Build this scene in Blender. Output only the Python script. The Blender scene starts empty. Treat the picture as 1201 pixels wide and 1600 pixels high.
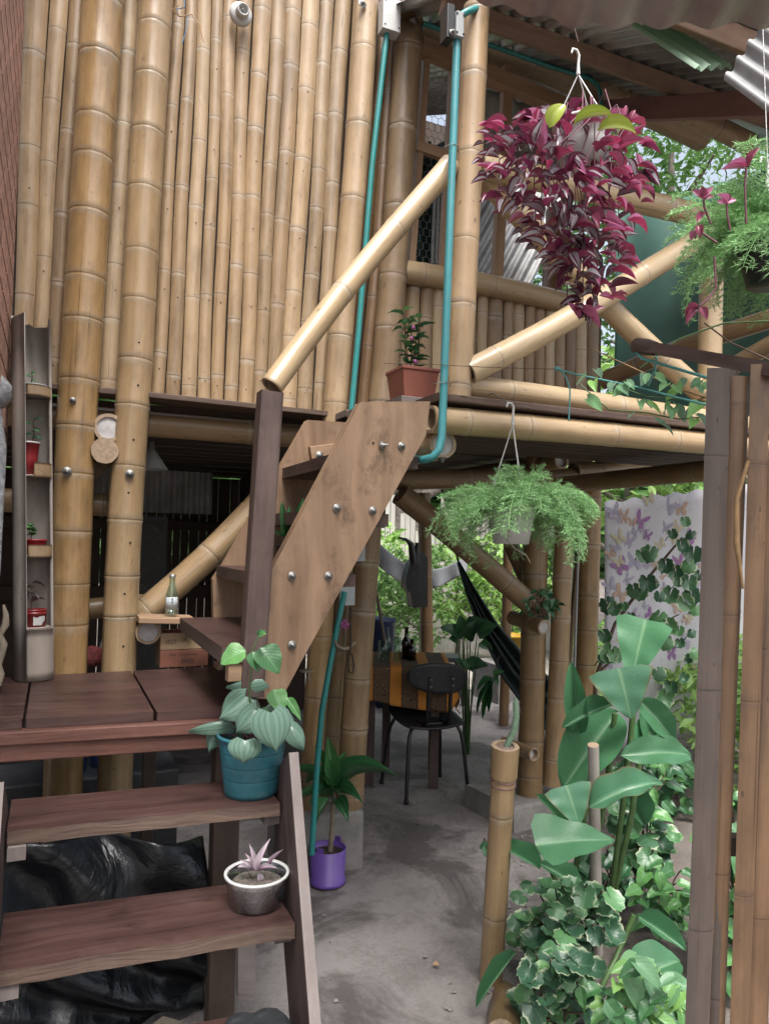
import bpy, math, random
from mathutils import Vector, Matrix, noise
V = Vector
R_ = math.radians
scene = bpy.context.scene
col = scene.collection

# ------------------------------------------------------------------ camera, sky, sun, exposure
CAM = V((0, 0, 1.5))
FPX = 1155.0
_yaw, _pit, _rho = R_(24), math.atan(45 / 1155), 0.02
_f = V((math.sin(_yaw) * math.cos(_pit), math.cos(_yaw) * math.cos(_pit), math.sin(_pit)))
_r = V((math.cos(_yaw), -math.sin(_yaw), 0))
_u = _r.cross(_f)
CR = _r * math.cos(_rho) + _u * math.sin(_rho)
CU = _u * math.cos(_rho) - _r * math.sin(_rho)
cam_data = bpy.data.cameras.new('camera')
cam_data.sensor_fit = 'VERTICAL'
cam_data.sensor_height = 36
cam_data.lens = 36 * FPX / 1600
cam_data.clip_start = 0.02
cam_data.clip_end = 500
cam = bpy.data.objects.new('camera', cam_data)
cam.matrix_world = Matrix(((CR.x, CU.x, -_f.x, CAM.x), (CR.y, CU.y, -_f.y, CAM.y), (CR.z, CU.z, -_f.z, CAM.z), (0, 0, 0, 1)))
col.objects.link(cam)
scene.camera = cam

SUN_EL, SUN_AZ = 63, 188          # soft overcast light, from behind the viewer and above
world = bpy.data.worlds.new('World')
scene.world = world
world.use_nodes = True
nt = world.node_tree
bg = nt.nodes['Background']
sky = nt.nodes.new('ShaderNodeTexSky')
sky.sky_type = 'NISHITA'
sky.sun_disc = False
sky.sun_elevation = R_(SUN_EL)
sky.sun_rotation = R_(SUN_AZ)
sky.dust_density = 6
sky.air_density = 1.2
hs = nt.nodes.new('ShaderNodeHueSaturation')
hs.inputs['Saturation'].default_value = 0.55       # thin white overcast
nt.links.new(sky.outputs[0], hs.inputs['Color'])
nt.links.new(hs.outputs[0], bg.inputs['Color'])
bg.inputs['Strength'].default_value = 0.125
sd = bpy.data.lights.new('sun', 'SUN')
sd.energy = 2.1
sd.angle = R_(24)
sd.color = (1.0, 1.0, 0.99)
sun = bpy.data.objects.new('sun', sd)
sun.rotation_euler = (R_(90 - SUN_EL), 0, R_(180 - SUN_AZ))
col.objects.link(sun)
scene.view_settings.view_transform = 'Standard'
scene.view_settings.look = 'None'
scene.view_settings.gamma = 1
scene.view_settings.use_curve_mapping = False
scene.view_settings.exposure = 1.3


def P(px, py, X=None, Y=None, Z=None, d=None):
    """A point of the photograph put on a plane of the place (wall, floor, distance)."""
    v = _f * FPX + CR * (px - 600.5) + CU * (800 - py)
    if X is not None: t = (X - CAM.x) / v.x
    elif Y is not None: t = (Y - CAM.y) / v.y
    elif Z is not None: t = (Z - CAM.z) / v.z
    else: t = d / FPX
    return CAM + v * t


right_ = V((CR.x, CR.y, 0)).normalized(); fwd_ = V((_f.x, _f.y, 0)).normalized()


def depth(p): return (V(p) - CAM).dot(_f)


# ------------------------------------------------------------------ materials
class N:
    def __init__(s, name):
        s.m = bpy.data.materials.new(name)
        s.m.use_nodes = True
        s.t = s.m.node_tree
        s.b = s.t.nodes['Principled BSDF']
        s.out = s.t.nodes['Material Output']
    def n(s, typ, **kw):
        x = s.t.nodes.new('ShaderNode' + typ)
        for k, v in kw.items():
            if k in x.inputs.keys(): x.inputs[k].default_value = v
            else: setattr(x, k, v)
        return x
    def l(s, a, b): s.t.links.new(a, b)
    def ramp(s, fac, stops):
        r = s.n('ValToRGB')
        e = r.color_ramp.elements
        while len(e) < len(stops): e.new(0.5)
        for i, (p, c) in enumerate(stops):
            e[i].position = p
            e[i].color = tuple(c) + (1,) if len(c) == 3 else c
        s.l(fac, r.inputs[0])
        return r.outputs[0]
    def math(s, op, a, b=None, c=None):
        x = s.n('Math', operation=op)
        for i, q in enumerate((a, b, c)):
            if q is None: continue
            if isinstance(q, (int, float)): x.inputs[i].default_value = q
            else: s.l(q, x.inputs[i])
        return x.outputs[0]
    def mix(s, fac, a, b, mode='MIX'):
        x = s.n('Mix', data_type='RGBA', blend_type=mode)
        for i, q in ((0, fac), (6, a), (7, b)):
            if isinstance(q, (int, float)): x.inputs[i].default_value = q
            elif isinstance(q, (tuple, list)): x.inputs[i].default_value = tuple(q) + ((1,) if len(q) == 3 else ())
            else: s.l(q, x.inputs[i])
        return x.outputs[2]
    def bump(s, h, strength=0.3, dist=0.01):
        b = s.n('Bump', Strength=strength, Distance=dist)
        s.l(h, b.inputs['Height'])
        s.l(b.outputs[0], s.b.inputs['Normal'])
    def uv(s, su, sv, rnd=True):
        """UV scaled and shifted by a per-object random."""
        t = s.n('UVMap')
        mp = s.n('Mapping')
        mp.inputs['Scale'].default_value = (su, sv, 1)
        s.l(t.outputs[0], mp.inputs[0])
        if rnd:
            oi = s.n('ObjectInfo')
            cx = s.n('CombineXYZ')
            s.l(s.math('MULTIPLY', oi.outputs['Random'], 37.0), cx.inputs[0])
            s.l(s.math('MULTIPLY', oi.outputs['Random'], 91.0), cx.inputs[2])
            s.l(cx.outputs[0], mp.inputs['Location'])
        return mp.outputs[0]
    def noise(s, vec, scale, detail=4, rough=0.55, dist=0.0):
        x = s.n('TexNoise', Scale=scale, Detail=detail, Roughness=rough, Distortion=dist)
        if vec is not None: s.l(vec, x.inputs['Vector'])
        return x.outputs['Fac']


def mat_bamboo(name, light, dark, rough=0.32, mottle=0.5, pale=(0.62, 0.55, 0.43), var=0.22, coat=0.15):
    light, dark, pale = [tuple(x * q for x, q in zip(t_, (0.57, 0.565, 0.56))) for t_ in (light, dark, pale)]
    n = N(name)
    fib = n.noise(n.uv(90, 2.2), 1.0, 4)
    mot = n.noise(n.uv(14, 7), 1.0, 5, 0.65)
    big = n.noise(n.uv(3, 1.6), 1.0, 2)
    f = n.math('ADD', n.math('MULTIPLY', fib, 0.35), n.math('MULTIPLY', mot, 0.65 * mottle))
    f = n.math('ADD', f, n.math('MULTIPLY', big, 0.3))
    c = n.ramp(f, [(0.28, dark), (0.72, light)])
    spots = n.math('LESS_THAN', n.noise(n.uv(60, 30), 1.0, 2), 0.29)
    c = n.mix(n.math('MULTIPLY', spots, 0.55), c, tuple(x * 0.35 for x in dark))
    sp2 = n.ramp(n.noise(n.uv(9, 2.2), 1.0, 6, 0.7), [(0.50, (0, 0, 0)), (0.68, (1, 1, 1))])
    c = n.mix(n.math('MULTIPLY', sp2, 0.55), c, tuple(x * 0.55 + 0.02 for x in dark))
    oi = n.n('ObjectInfo')
    tint = n.math('FRACT', n.math('MULTIPLY', oi.outputs['Random'], 17.3))
    tn = n.math('ADD', n.math('MULTIPLY', tint, 0.6), n.math('MULTIPLY', big, 0.5))
    c = n.mix(n.ramp(tn, [(0.3, (0,) * 3), (0.85, (0.8,) * 3)]), c, (0.76, 0.69, 0.62), 'MULTIPLY')
    crack = n.ramp(n.noise(n.uv(70, 0.55), 1.0, 2, 0.4), [(0.70, (0, 0, 0)), (0.715, (1, 1, 1)), (0.73, (0, 0, 0))])
    c = n.mix(n.math('MULTIPLY', crack, 0.75), c, tuple(x * 0.3 for x in dark))
    mould = n.ramp(n.noise(n.uv(22, 9), 1.0, 6, 0.75), [(0.60, (0, 0, 0)), (0.70, (1, 1, 1))])
    c = n.mix(n.math('MULTIPLY', mould, 0.35), c, tuple(x * 0.62 for x in dark))
    bright = n.math('ADD', n.math('MULTIPLY', oi.outputs['Random'], var), 1 - var / 2)
    vm = n.n('VectorMath', operation='SCALE')
    n.l(c, vm.inputs[0]); n.l(bright, vm.inputs['Scale'])
    at = n.n('Attribute'); at.attribute_name = 'node'
    up = n.math('MAXIMUM', at.outputs['Fac'], 0.0)
    patch = n.ramp(n.noise(n.uv(30, 30), 1.0, 3), [(0.35, (0.25,) * 3), (0.65, (1,) * 3)])
    c2 = n.mix(n.math('MULTIPLY', up, patch), vm.outputs[0], pale)
    dn = n.math('MULTIPLY', n.math('MINIMUM', at.outputs['Fac'], 0.0), -0.8)
    c3 = n.mix(dn, c2, tuple(x * 0.3 for x in dark))
    n.l(c3, n.b.inputs['Base Color'])
    n.l(n.math('ADD', n.math('MULTIPLY', mot, 0.25), rough - 0.1), n.b.inputs['Roughness'])
    n.b.inputs['Coat Weight'].default_value = coat
    n.b.inputs['Coat Roughness'].default_value = 0.22
    n.bump(n.math('ADD', fib, n.math('MULTIPLY', mot, 0.6)), 0.22, 0.003)
    return n.m


def mat_wood(name, light, dark, rough=0.6, su=30, sv=2.0, bump=0.4, stain=0.3, spec=0.4):
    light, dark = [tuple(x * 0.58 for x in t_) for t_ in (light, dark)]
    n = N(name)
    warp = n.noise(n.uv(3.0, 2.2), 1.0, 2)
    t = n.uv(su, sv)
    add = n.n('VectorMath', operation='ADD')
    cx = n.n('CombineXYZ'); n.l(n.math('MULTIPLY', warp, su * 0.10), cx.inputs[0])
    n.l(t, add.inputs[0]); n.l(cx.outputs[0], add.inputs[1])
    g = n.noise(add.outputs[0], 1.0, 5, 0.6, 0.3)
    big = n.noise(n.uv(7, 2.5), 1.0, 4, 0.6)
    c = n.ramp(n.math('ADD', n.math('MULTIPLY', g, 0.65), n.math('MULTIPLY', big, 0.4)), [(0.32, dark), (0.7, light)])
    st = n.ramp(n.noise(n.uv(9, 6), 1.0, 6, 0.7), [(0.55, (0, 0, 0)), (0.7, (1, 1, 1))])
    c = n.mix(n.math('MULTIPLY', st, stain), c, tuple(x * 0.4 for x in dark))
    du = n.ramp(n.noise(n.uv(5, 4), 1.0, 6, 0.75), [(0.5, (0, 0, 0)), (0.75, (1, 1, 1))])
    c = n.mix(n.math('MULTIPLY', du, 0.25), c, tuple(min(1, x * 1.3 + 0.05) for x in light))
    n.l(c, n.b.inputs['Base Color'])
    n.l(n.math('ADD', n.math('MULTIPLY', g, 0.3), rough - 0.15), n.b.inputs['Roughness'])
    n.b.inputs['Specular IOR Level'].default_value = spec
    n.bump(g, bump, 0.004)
    return n.m


def mat_plain(name, c, rough=0.5, metal=0.0, var=0.25, scale=12, bump=0.0, rnd=0.0, spec=0.5, c2=None):
    c = tuple(x * 0.72 for x in c)
    n = N(name)
    tc = n.n('TexCoord')
    f = n.noise(tc.outputs['Object'], scale, 5, 0.6)
    d = c2 or tuple(x * (1 - var) for x in c)
    cc = n.ramp(f, [(0.35, d), (0.65, c)])
    if rnd:
        oi = n.n('ObjectInfo')
        vm = n.n('VectorMath', operation='SCALE')
        n.l(cc, vm.inputs[0])
        n.l(n.math('ADD', n.math('MULTIPLY', oi.outputs['Random'], rnd), 1 - rnd / 2), vm.inputs['Scale'])
        cc = vm.outputs[0]
    if metal < 0.1:                      # dust, splashes and scuffs
        dn = n.ramp(n.noise(tc.outputs['Object'], scale * 1.7 + 11, 7, 0.72), [(0.54, (0,) * 3), (0.72, (1,) * 3)])
        cc = n.mix(n.math('MULTIPLY', dn, 0.3), cc, (0.16, 0.135, 0.115))
    n.l(cc, n.b.inputs['Base Color'])
    n.b.inputs['Roughness'].default_value = rough
    n.b.inputs['Metallic'].default_value = metal
    n.b.inputs['Specular IOR Level'].default_value = spec
    if bump: n.bump(f, bump, 0.01)
    return n.m


def mat_glass(name, c=(0.9, 0.97, 0.95), rough=0.03):
    n = N(name)
    tr = n.n('BsdfTransparent', Color=c + (1,)); gl = n.n('BsdfGlossy', Roughness=rough)
    lw = n.n('LayerWeight', Blend=0.35); ms = n.n('MixShader')
    n.l(n.math('ADD', n.math('MULTIPLY', lw.outputs['Facing'], 0.45), 0.06), ms.inputs[0])
    n.l(tr.outputs[0], ms.inputs[1]); n.l(gl.outputs[0], ms.inputs[2]); n.l(ms.outputs[0], n.out.inputs['Surface'])
    return n.m
    n.b.inputs['Base Color'].default_value = c + (1,)
    n.b.inputs['Transmission Weight'].default_value = 1.0
    n.b.inputs['Roughness'].default_value = rough
    n.b.inputs['IOR'].default_value = 1.3
    return n.m


def mat_leaf(name, base, vein, mid=None, under=None, edge=None, edge_at=0.75, veins=9, slant=5, vw=0.5, stripe=None,
             rough=0.38, trans=0.22, var=0.35, radial=False, alt=None, dull=0.0):
    """Leaf colours from its own UV: u along the midrib, v from edge to edge."""
    n = N(name)
    uv = n.n('UVMap')
    sp = n.n('SeparateXYZ'); n.l(uv.outputs[0], sp.inputs[0])
    u, v = sp.outputs[0], sp.outputs[1]
    av = n.math('ABSOLUTE', n.math('SUBTRACT', n.math('MULTIPLY', v, 2.0), 1.0))
    tc = n.n('TexCoord')
    oi = n.n('ObjectInfo')
    nz = n.noise(tc.outputs['Object'], 40, 4)
    if radial:
        ph = n.math('MULTIPLY', av, float(veins))
    else:
        ph = n.math('SUBTRACT', n.math('MULTIPLY', u, float(veins)), n.math('MULTIPLY', av, float(slant)))
    w = n.math('SINE', n.math('MULTIPLY', ph, 6.2832))
    vm = n.ramp(w, [(0.0, (0, 0, 0)), (1 - vw, (0, 0, 0)), (1.0, (1, 1, 1))])
    b2 = n.mix(n.ramp(nz, [(0.3, (0,) * 3), (0.7, (1,) * 3)]), tuple(x * 0.8 for x in base), tuple(min(1, x * 1.15) for x in base))
    if alt:
        b2 = n.mix(n.ramp(oi.outputs['Random'], [(0.3, (0,) * 3), (0.8, (1,) * 3)]), b2, alt)
    c = n.mix(n.math('MULTIPLY', vm, 0.55), b2, vein)
    if stripe:
        sm = n.ramp(av, [(0.12, (0,) * 3), (0.22, (1,) * 3), (0.62, (1,) * 3), (0.74, (0,) * 3)])
        rr = n.ramp(oi.outputs['Random'], [(0.1, (0.15,) * 3), (0.6, (1.0,) * 3)])
        c = n.mix(n.math('MULTIPLY', sm, rr), c, stripe)
    if edge:
        ev = n.math('ADD', av, n.math('MULTIPLY', n.math('SUBTRACT', n.noise(tc.outputs['Object'], 55, 3), 0.5), 0.5))
        ue = n.math('ABSOLUTE', n.math('SUBTRACT', n.math('MULTIPLY', u, 2.0), 1.0))
        ev = n.math('MAXIMUM', ev, n.math('SUBTRACT', ue, 0.10))
        em = n.ramp(ev, [(edge_at, (0,) * 3), (edge_at + 0.08, (1,) * 3)])
        c = n.mix(em, c, edge)
    mr = n.ramp(av, [(0.0, (1,) * 3), (0.09, (0,) * 3)])
    c = n.mix(n.math('MULTIPLY', mr, 0.8), c, mid or vein)
    sp = n.ramp(n.noise(tc.outputs['Object'], 7, 6, 0.75), [(0.60, (0,) * 3), (0.68, (1,) * 3)])
    c = n.mix(n.math('MULTIPLY', sp, 0.35), c, tuple(x * 0.45 + y for x, y in zip(base, (0.05, 0.03, 0.005))))
    if under:
        ge = n.n('NewGeometry')
        c = n.mix(ge.outputs['Backfacing'], c, under)
    sc = n.n('VectorMath', operation='SCALE')
    n.l(c, sc.inputs[0])
    n.l(n.math('ADD', n.math('MULTIPLY', oi.outputs['Random'], var), 1 - var / 2), sc.inputs['Scale'])
    n.l(sc.outputs[0], n.b.inputs['Base Color'])
    n.b.inputs['Roughness'].default_value = rough
    n.bump(n.math('ADD', w, n.math('MULTIPLY', nz, 0.6)), 0.08, 0.002)
    if trans:
        tr = n.n('BsdfTranslucent')
        n.l(sc.outputs[0], tr.inputs['Color'])
        ms = n.n('MixShader', Fac=trans)
        n.l(n.b.outputs[0], ms.inputs[1]); n.l(tr.outputs[0], ms.inputs[2])
        n.l(ms.outputs[0], n.out.inputs['Surface'])
    return n.m


M = {}
M['bam_gold'] = mat_bamboo('varnished_gold_bamboo', (0.58, 0.375, 0.17), (0.24, 0.135, 0.055), 0.34, 1.0, coat=0.3)
M['bam_tan'] = mat_bamboo('varnished_tan_bamboo', (0.63, 0.445, 0.25), (0.34, 0.22, 0.112), 0.33, 0.6, coat=0.22)
M['bam_strip'] = mat_bamboo('split_bamboo', (0.60, 0.43, 0.255), (0.30, 0.20, 0.112), 0.42, 1.0, (0.66, 0.59, 0.49), 0.42, 0.1)
M['bam_brown'] = mat_bamboo('dark_split_bamboo', (0.36, 0.22, 0.11), (0.2, 0.11, 0.05), 0.42, 0.7, (0.42, 0.35, 0.28), 0.2)
M['bam_pale'] = mat_bamboo('pale_bamboo_painted_lit', (0.88, 0.69, 0.43), (0.64, 0.46, 0.26), 0.35, 0.5, (0.7, 0.6, 0.5), 0.1, 0.25)  # pale bamboo; the strong light on the rails is painted into its colour
M['bam_dull'] = mat_bamboo('dull_brown_bamboo', (0.44, 0.305, 0.155), (0.22, 0.135, 0.065), 0.42, 0.9, (0.45, 0.4, 0.33), 0.15)  # brown bamboo, darker than the tan kind
M['bam_grey'] = mat_bamboo('grey_weathered_bamboo', (0.68, 0.62, 0.57), (0.44, 0.39, 0.36), 0.7, 0.7, (0.5, 0.48, 0.46), 0.1, 0.0)
M['bam_red'] = mat_bamboo('reddish_split_bamboo', (0.31, 0.185, 0.103), (0.105, 0.06, 0.034), 0.45, 0.9, (0.16, 0.10, 0.075), 0.5, 0.1)
M['bam_violet'] = mat_bamboo('purplish_weathered_bamboo', (0.16, 0.122, 0.102), (0.07, 0.052, 0.043), 0.6, 0.8, (0.16, 0.11, 0.1), 0.2, 0.0)
M['cut'] = mat_plain('cut_bamboo_end', (0.50, 0.36, 0.24), 0.7, var=0.35, scale=60)
M['pith'] = mat_plain('pale_bamboo_pith', (0.66, 0.63, 0.62), 0.65, var=0.3, scale=35)
M['hole'] = mat_plain('nail_hole', (0.02, 0.013, 0.01), 0.9)
M['board'] = mat_wood('purplish_hardwood', (0.118, 0.060, 0.050), (0.036, 0.0185, 0.0175), 0.42, 34, 1.6, 0.35, 0.6)
M['board_red'] = mat_wood('reddish_hardwood', (0.20, 0.078, 0.054), (0.066, 0.028, 0.022), 0.6, 40, 3.0, 0.6, 0.2)
M['board_edge'] = mat_wood('rough_sawn_hardwood_edge', (0.20, 0.13, 0.095), (0.07, 0.04, 0.032), 0.75, 55, 3.0, 0.9, 0.2)
M['plank_tan'] = mat_wood('tan_stringer_plank', (0.43, 0.275, 0.17), (0.195, 0.113, 0.068), 0.55, 30, 1.5, 0.4, 0.75)
M['newel'] = mat_wood('purple_brown_post_wood', (0.165, 0.106, 0.09), (0.056, 0.033, 0.03), 0.62, 30, 2.2, 0.5, 0.35)
M['grey_wood'] = mat_wood('weathered_grey_plank', (0.33, 0.28, 0.26), (0.19, 0.15, 0.14), 0.8, 40, 2.5, 0.6, 0.2)
M['frame_wood'] = mat_wood('light_frame_wood', (0.55, 0.36, 0.22), (0.33, 0.2, 0.12), 0.6, 40, 2.5, 0.3, 0.2)
M['roof_wood'] = mat_wood('brown_roof_timber', (0.46, 0.31, 0.22), (0.24, 0.15, 0.10), 0.75, 30, 2.0, 0.5, 0.35)
M['roof_red'] = mat_wood('red_brown_roof_board', (0.42, 0.22, 0.19), (0.27, 0.135, 0.12), 0.75, 20, 1.5, 0.3, 0.2)
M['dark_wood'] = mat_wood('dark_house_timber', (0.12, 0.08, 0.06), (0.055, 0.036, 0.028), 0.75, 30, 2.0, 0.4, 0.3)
M['steel'] = mat_plain('bolt_steel', (0.42, 0.41, 0.39), 0.5, 0.85, var=0.5, scale=90)
M['teal'] = mat_plain('teal_conduit_plastic', (0.03, 0.30, 0.29), 0.4, var=0.15)
M['teal_light'] = mat_plain('lighter_teal_conduit_plastic', (0.07, 0.33, 0.36), 0.4, var=0.15)  # slightly lighter, bluer teal than the other conduits
M['white_plastic'] = mat_plain('white_plastic', (0.66, 0.66, 0.64), 0.4, var=0.08)
M['grey_plastic'] = mat_plain('grey_plastic', (0.4, 0.42, 0.42), 0.45, var=0.12)
M['black_plastic'] = mat_plain('black_plastic', (0.012, 0.012, 0.013), 0.45, var=0.3)
M['dark_rubber'] = mat_plain('black_rubber', (0.03, 0.033, 0.038), 0.5, var=0.4, scale=30, bump=0.1)
M['soil'] = mat_plain('potting_soil', (0.10, 0.07, 0.05), 0.95, var=0.7, scale=90, bump=0.8)
M['concrete'] = mat_plain('rough_concrete', (0.33, 0.31, 0.29), 0.9, var=0.35, scale=9, bump=0.5)
M['stem_green'] = mat_plain('green_stem', (0.10, 0.19, 0.06), 0.5, var=0.35, scale=25)
M['stem_brown'] = mat_plain('brown_twig', (0.15, 0.09, 0.06), 0.7, var=0.4, scale=40)
M['stem_purple'] = mat_plain('purple_stem', (0.20, 0.06, 0.09), 0.5, var=0.3, scale=40)
M['stem_pale'] = mat_plain('pale_trunk', (0.33, 0.27, 0.2), 0.8, var=0.35, scale=30, bump=0.4)


def mat_corr(name, c, c2, rough=0.45, metal=0.6):
    n = N(name)
    tc = n.n('TexCoord')
    f = n.noise(tc.outputs['Object'], 3.0, 6, 0.65)
    c_ = n.ramp(f, [(0.38, c2), (0.62, c)])
    n.l(c_, n.b.inputs['Base Color'])
    n.b.inputs['Roughness'].default_value = rough
    n.b.inputs['Metallic'].default_value = metal
    n.bump(n.noise(tc.outputs['Object'], 25, 4), 0.15, 0.004)
    return n.m


M['zinc'] = mat_corr('galvanised_sheet', (0.62, 0.63, 0.64), (0.42, 0.42, 0.43), 0.36, 0.7)
M['zinc_dull'] = mat_corr('old_grey_sheet', (0.30, 0.30, 0.30), (0.17, 0.165, 0.16), 0.6, 0.45)
M['zinc_red'] = mat_corr('rust_stained_sheet', (0.50, 0.44, 0.45), (0.30, 0.20, 0.21), 0.5, 0.15)


# ------------------------------------------------------------------ mesh builder
class MB:
    def __init__(s):
        s.v, s.f, s.mi, s.uv, s.at, s.fl = [], [], [], [], {}, []
    def add(s, vs, fs, mi=0, uvs=None, at=None, flat=False):
        o = len(s.v)
        s.v += [V(p) for p in vs]
        for k, f in enumerate(fs):
            s.f.append([i + o for i in f])
            s.mi.append(mi)
            s.fl.append(flat)
            s.uv.append(uvs[k] if uvs else [(0, 0)] * len(f))
        if at:
            for i, a in enumerate(at):
                if a: s.at[o + i] = a
        return o
    def board(s, p0, p1, w, h, up=(0, 0, 1), mi=0, end=None, taper=1.0):
        """A plank from p0 to p1: w wide (sideways), h thick (along up)."""
        p0, p1 = V(p0), V(p1)
        a = p1 - p0
        L = a.length
        a.normalize()
        side = a.cross(V(up)).normalized()
        n = side.cross(a).normalized()
        vs = []
        for q, k in ((p0, 1), (p1, taper)):
            for sx, sn in ((-1, -1), (1, -1), (1, 1), (-1, 1)):
                vs.append(q + side * (sx * w * k / 2) + n * (sn * h * k / 2))
        fs = [(0, 1, 5, 4), (1, 2, 6, 5), (2, 3, 7, 6), (3, 0, 4, 7)]
        uo = random.random() * 3
        uvs = []
        for i, (x0, x1) in enumerate(((0, w), (w, w + h), (w + h, 2 * w + h), (2 * w + h, 2 * w + 2 * h))):
            uvs.append([(x0 + uo, 0), (x1 + uo, 0), (x1 + uo, L), (x0 + uo, L)])
        s.add(vs, fs, mi, uvs, flat=True)
        e = mi if end is None else end
        s.add(vs, [(3, 2, 1, 0), (4, 5, 6, 7)], e, [[(0, 0), (w, 0), (w, h), (0, h)]] * 2, flat=True)
    def box(s, lo, hi, mi=0):
        lo, hi = V(lo), V(hi)
        c = (lo + hi) / 2
        d = hi - lo
        ax = max(range(3), key=lambda i: d[i])
        e = V((0, 0, 0)); e[ax] = d[ax] / 2
        if ax == 2: s.board(c - e, c + e, d.x, d.y, (0, 1, 0), mi)
        elif ax == 0: s.board(c - e, c + e, d.y, d.z, (0, 0, 1), mi)
        else: s.board(c - e, c + e, d.x, d.z, (0, 0, 1), mi)
    def prism(s, outline, n, mi=0, side=None):
        """A flat outline (points in order) given thickness along n."""
        pts = [V(p) for p in outline]
        n = V(n)
        k = len(pts)
        ax = (pts[1] - pts[0]).normalized()
        by = n.normalized().cross(ax)
        uv = [((p - pts[0]).dot(by), (p - pts[0]).dot(ax)) for p in pts]
        vs = pts + [p + n for p in pts]
        s.add(vs, [tuple(range(k))[::-1], tuple(range(k, 2 * k))], mi, [uv[::-1], uv], flat=True)
        fs, us = [], []
        acc = 0
        for i in range(k):
            j = (i + 1) % k
            L = (pts[j] - pts[i]).length
            fs.append((i, j, k + j, k + i))
            us.append([(0, acc), (0, acc + L), (n.length, acc + L), (n.length, acc)])
            acc += L
        s.add(vs, fs, mi if side is None else side, us, flat=True)
    def tube(s, pts, r, seg=8, mi=0, cap=True, closed=False):
        pts = [V(p) for p in pts]
        k = len(pts)
        rad = r if isinstance(r, (list, tuple)) else [r] * k
        t0 = (pts[1] - pts[0]).normalized()
        ref = V((0, 0, 1)) if abs(t0.z) < 0.9 else V((1, 0, 0))
        n = t0.cross(ref).normalized()
        vs, acc, accs = [], 0, []
        for i, p in enumerate(pts):
            t = (pts[min(i + 1, k - 1)] - pts[max(i - 1, 0)]).normalized()
            n = (n - t * n.dot(t)).normalized()
            b = t.cross(n)
            if i: acc += (p - pts[i - 1]).length
            accs.append(acc)
            for j in range(seg):
                a = 2 * math.pi * j / seg
                vs.append(p + n * (math.cos(a) * rad[i]) + b * (math.sin(a) * rad[i]))
        fs, us = [], []
        for i in range(k - 1):
            for j in range(seg):
                j2 = (j + 1) % seg
                fs.append((i * seg + j, i * seg + j2, (i + 1) * seg + j2, (i + 1) * seg + j))
                c0, c1 = j / seg * 6.28 * rad[0], (j + 1) / seg * 6.28 * rad[0]
                us.append([(c0, accs[i]), (c1, accs[i]), (c1, accs[i + 1]), (c0, accs[i + 1])])
        s.add(vs, fs, mi, us)
        if cap:
            s.add([vs[j] for j in range(seg)], [tuple(range(seg))[::-1]], mi, flat=True)
            s.add([vs[(k - 1) * seg + j] for j in range(seg)], [tuple(range(seg))], mi, flat=True)
    def lathe(s, prof, c=(0, 0, 0), axis=(0, 0, 1), seg=24, mi=0, wob=0.0):
        """Profile of (radius, height) turned about an axis through c."""
        axis = V(axis).normalized()
        ref = V((1, 0, 0)) if abs(axis.x) < 0.9 else V((0, 1, 0))
        n = axis.cross(ref).normalized()
        b = axis.cross(n)
        c = V(c)
        vs = []
        for (r, h) in prof:
            for j in range(seg):
                a = 2 * math.pi * j / seg
                rr = r * (1 + wob * math.sin(3 * a + h * 20))
                vs.append(c + axis * h + n * (math.cos(a) * rr) + b * (math.sin(a) * rr))
        fs, us = [], []
        for i in range(len(prof) - 1):
            for j in range(seg):
                j2 = (j + 1) % seg
                fs.append((i * seg + j, i * seg + j2, (i + 1) * seg + j2, (i + 1) * seg + j))
                us.append([(j / seg, prof[i][1]), ((j + 1) / seg, prof[i][1]), ((j + 1) / seg, prof[i + 1][1]), (j / seg, prof[i + 1][1])])
        s.add(vs, fs, mi, us)
    def disc(s, c, n, r, seg=12, mi=0, dome=0.0):
        n = V(n).normalized()
        ref = V((0, 0, 1)) if abs(n.z) < 0.9 else V((1, 0, 0))
        a = n.cross(ref).normalized(); b = n.cross(a)
        c = V(c)
        vs = [c + n * dome] + [c + a * (math.cos(6.2832 * j / seg) * r) + b * (math.sin(6.2832 * j / seg) * r) for j in range(seg)]
        s.add(vs, [(0, 1 + j, 1 + (j + 1) % seg) for j in range(seg)], mi, flat=True)
    def culm(s, pts, r0, r1, gap=0.25, seg=18, half=None, flat=0.6, seed=0, mi=0, cut=1, pith=2, ends='oo', ring=1.0, nodes=None, depth_=0.03):
        """A bamboo culm along pts. half = outward normal gives a split half-round strip.
        ends: o = open hollow cut, p = cut just at a membrane, c = plain cut."""
        rnd = random.Random(seed)
        pts = [V(p) for p in pts]
        cum = [0]
        for i in range(1, len(pts)): cum.append(cum[-1] + (pts[i] - pts[i - 1]).length)
        L = cum[-1]
        def at(d):
            d = max(0, min(L, d))
            for i in range(1, len(pts)):
                if d <= cum[i] or i == len(pts) - 1:
                    t = (d - cum[i - 1]) / max(1e-9, cum[i] - cum[i - 1])
                    break
            p = pts
            i0, i1, i2, i3 = max(0, i - 2), i - 1, i, min(len(p) - 1, i + 1)
            t2, t3 = t * t, t * t * t
            return 0.5 * ((2 * p[i1]) + (p[i2] - p[i0]) * t + (2 * p[i0] - 5 * p[i1] + 4 * p[i2] - p[i3]) * t2 + (3 * p[i1] - p[i0] - 3 * p[i2] + p[i3]) * t3)
        if nodes is None:
            nodes, d = [], gap * (0.25 + 0.6 * rnd.random())
            while d < L - 0.02:
                nodes.append(d); d += gap * (0.72 + 0.56 * rnd.random())
        w = max(r0, r1) * (1.35 if half is not None else 1.0)
        rows = [(0, 1.0, 0)]
        nodes = [d + (rnd.random() - 0.5) * 0.035 for d in nodes]
        ring0 = ring
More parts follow.
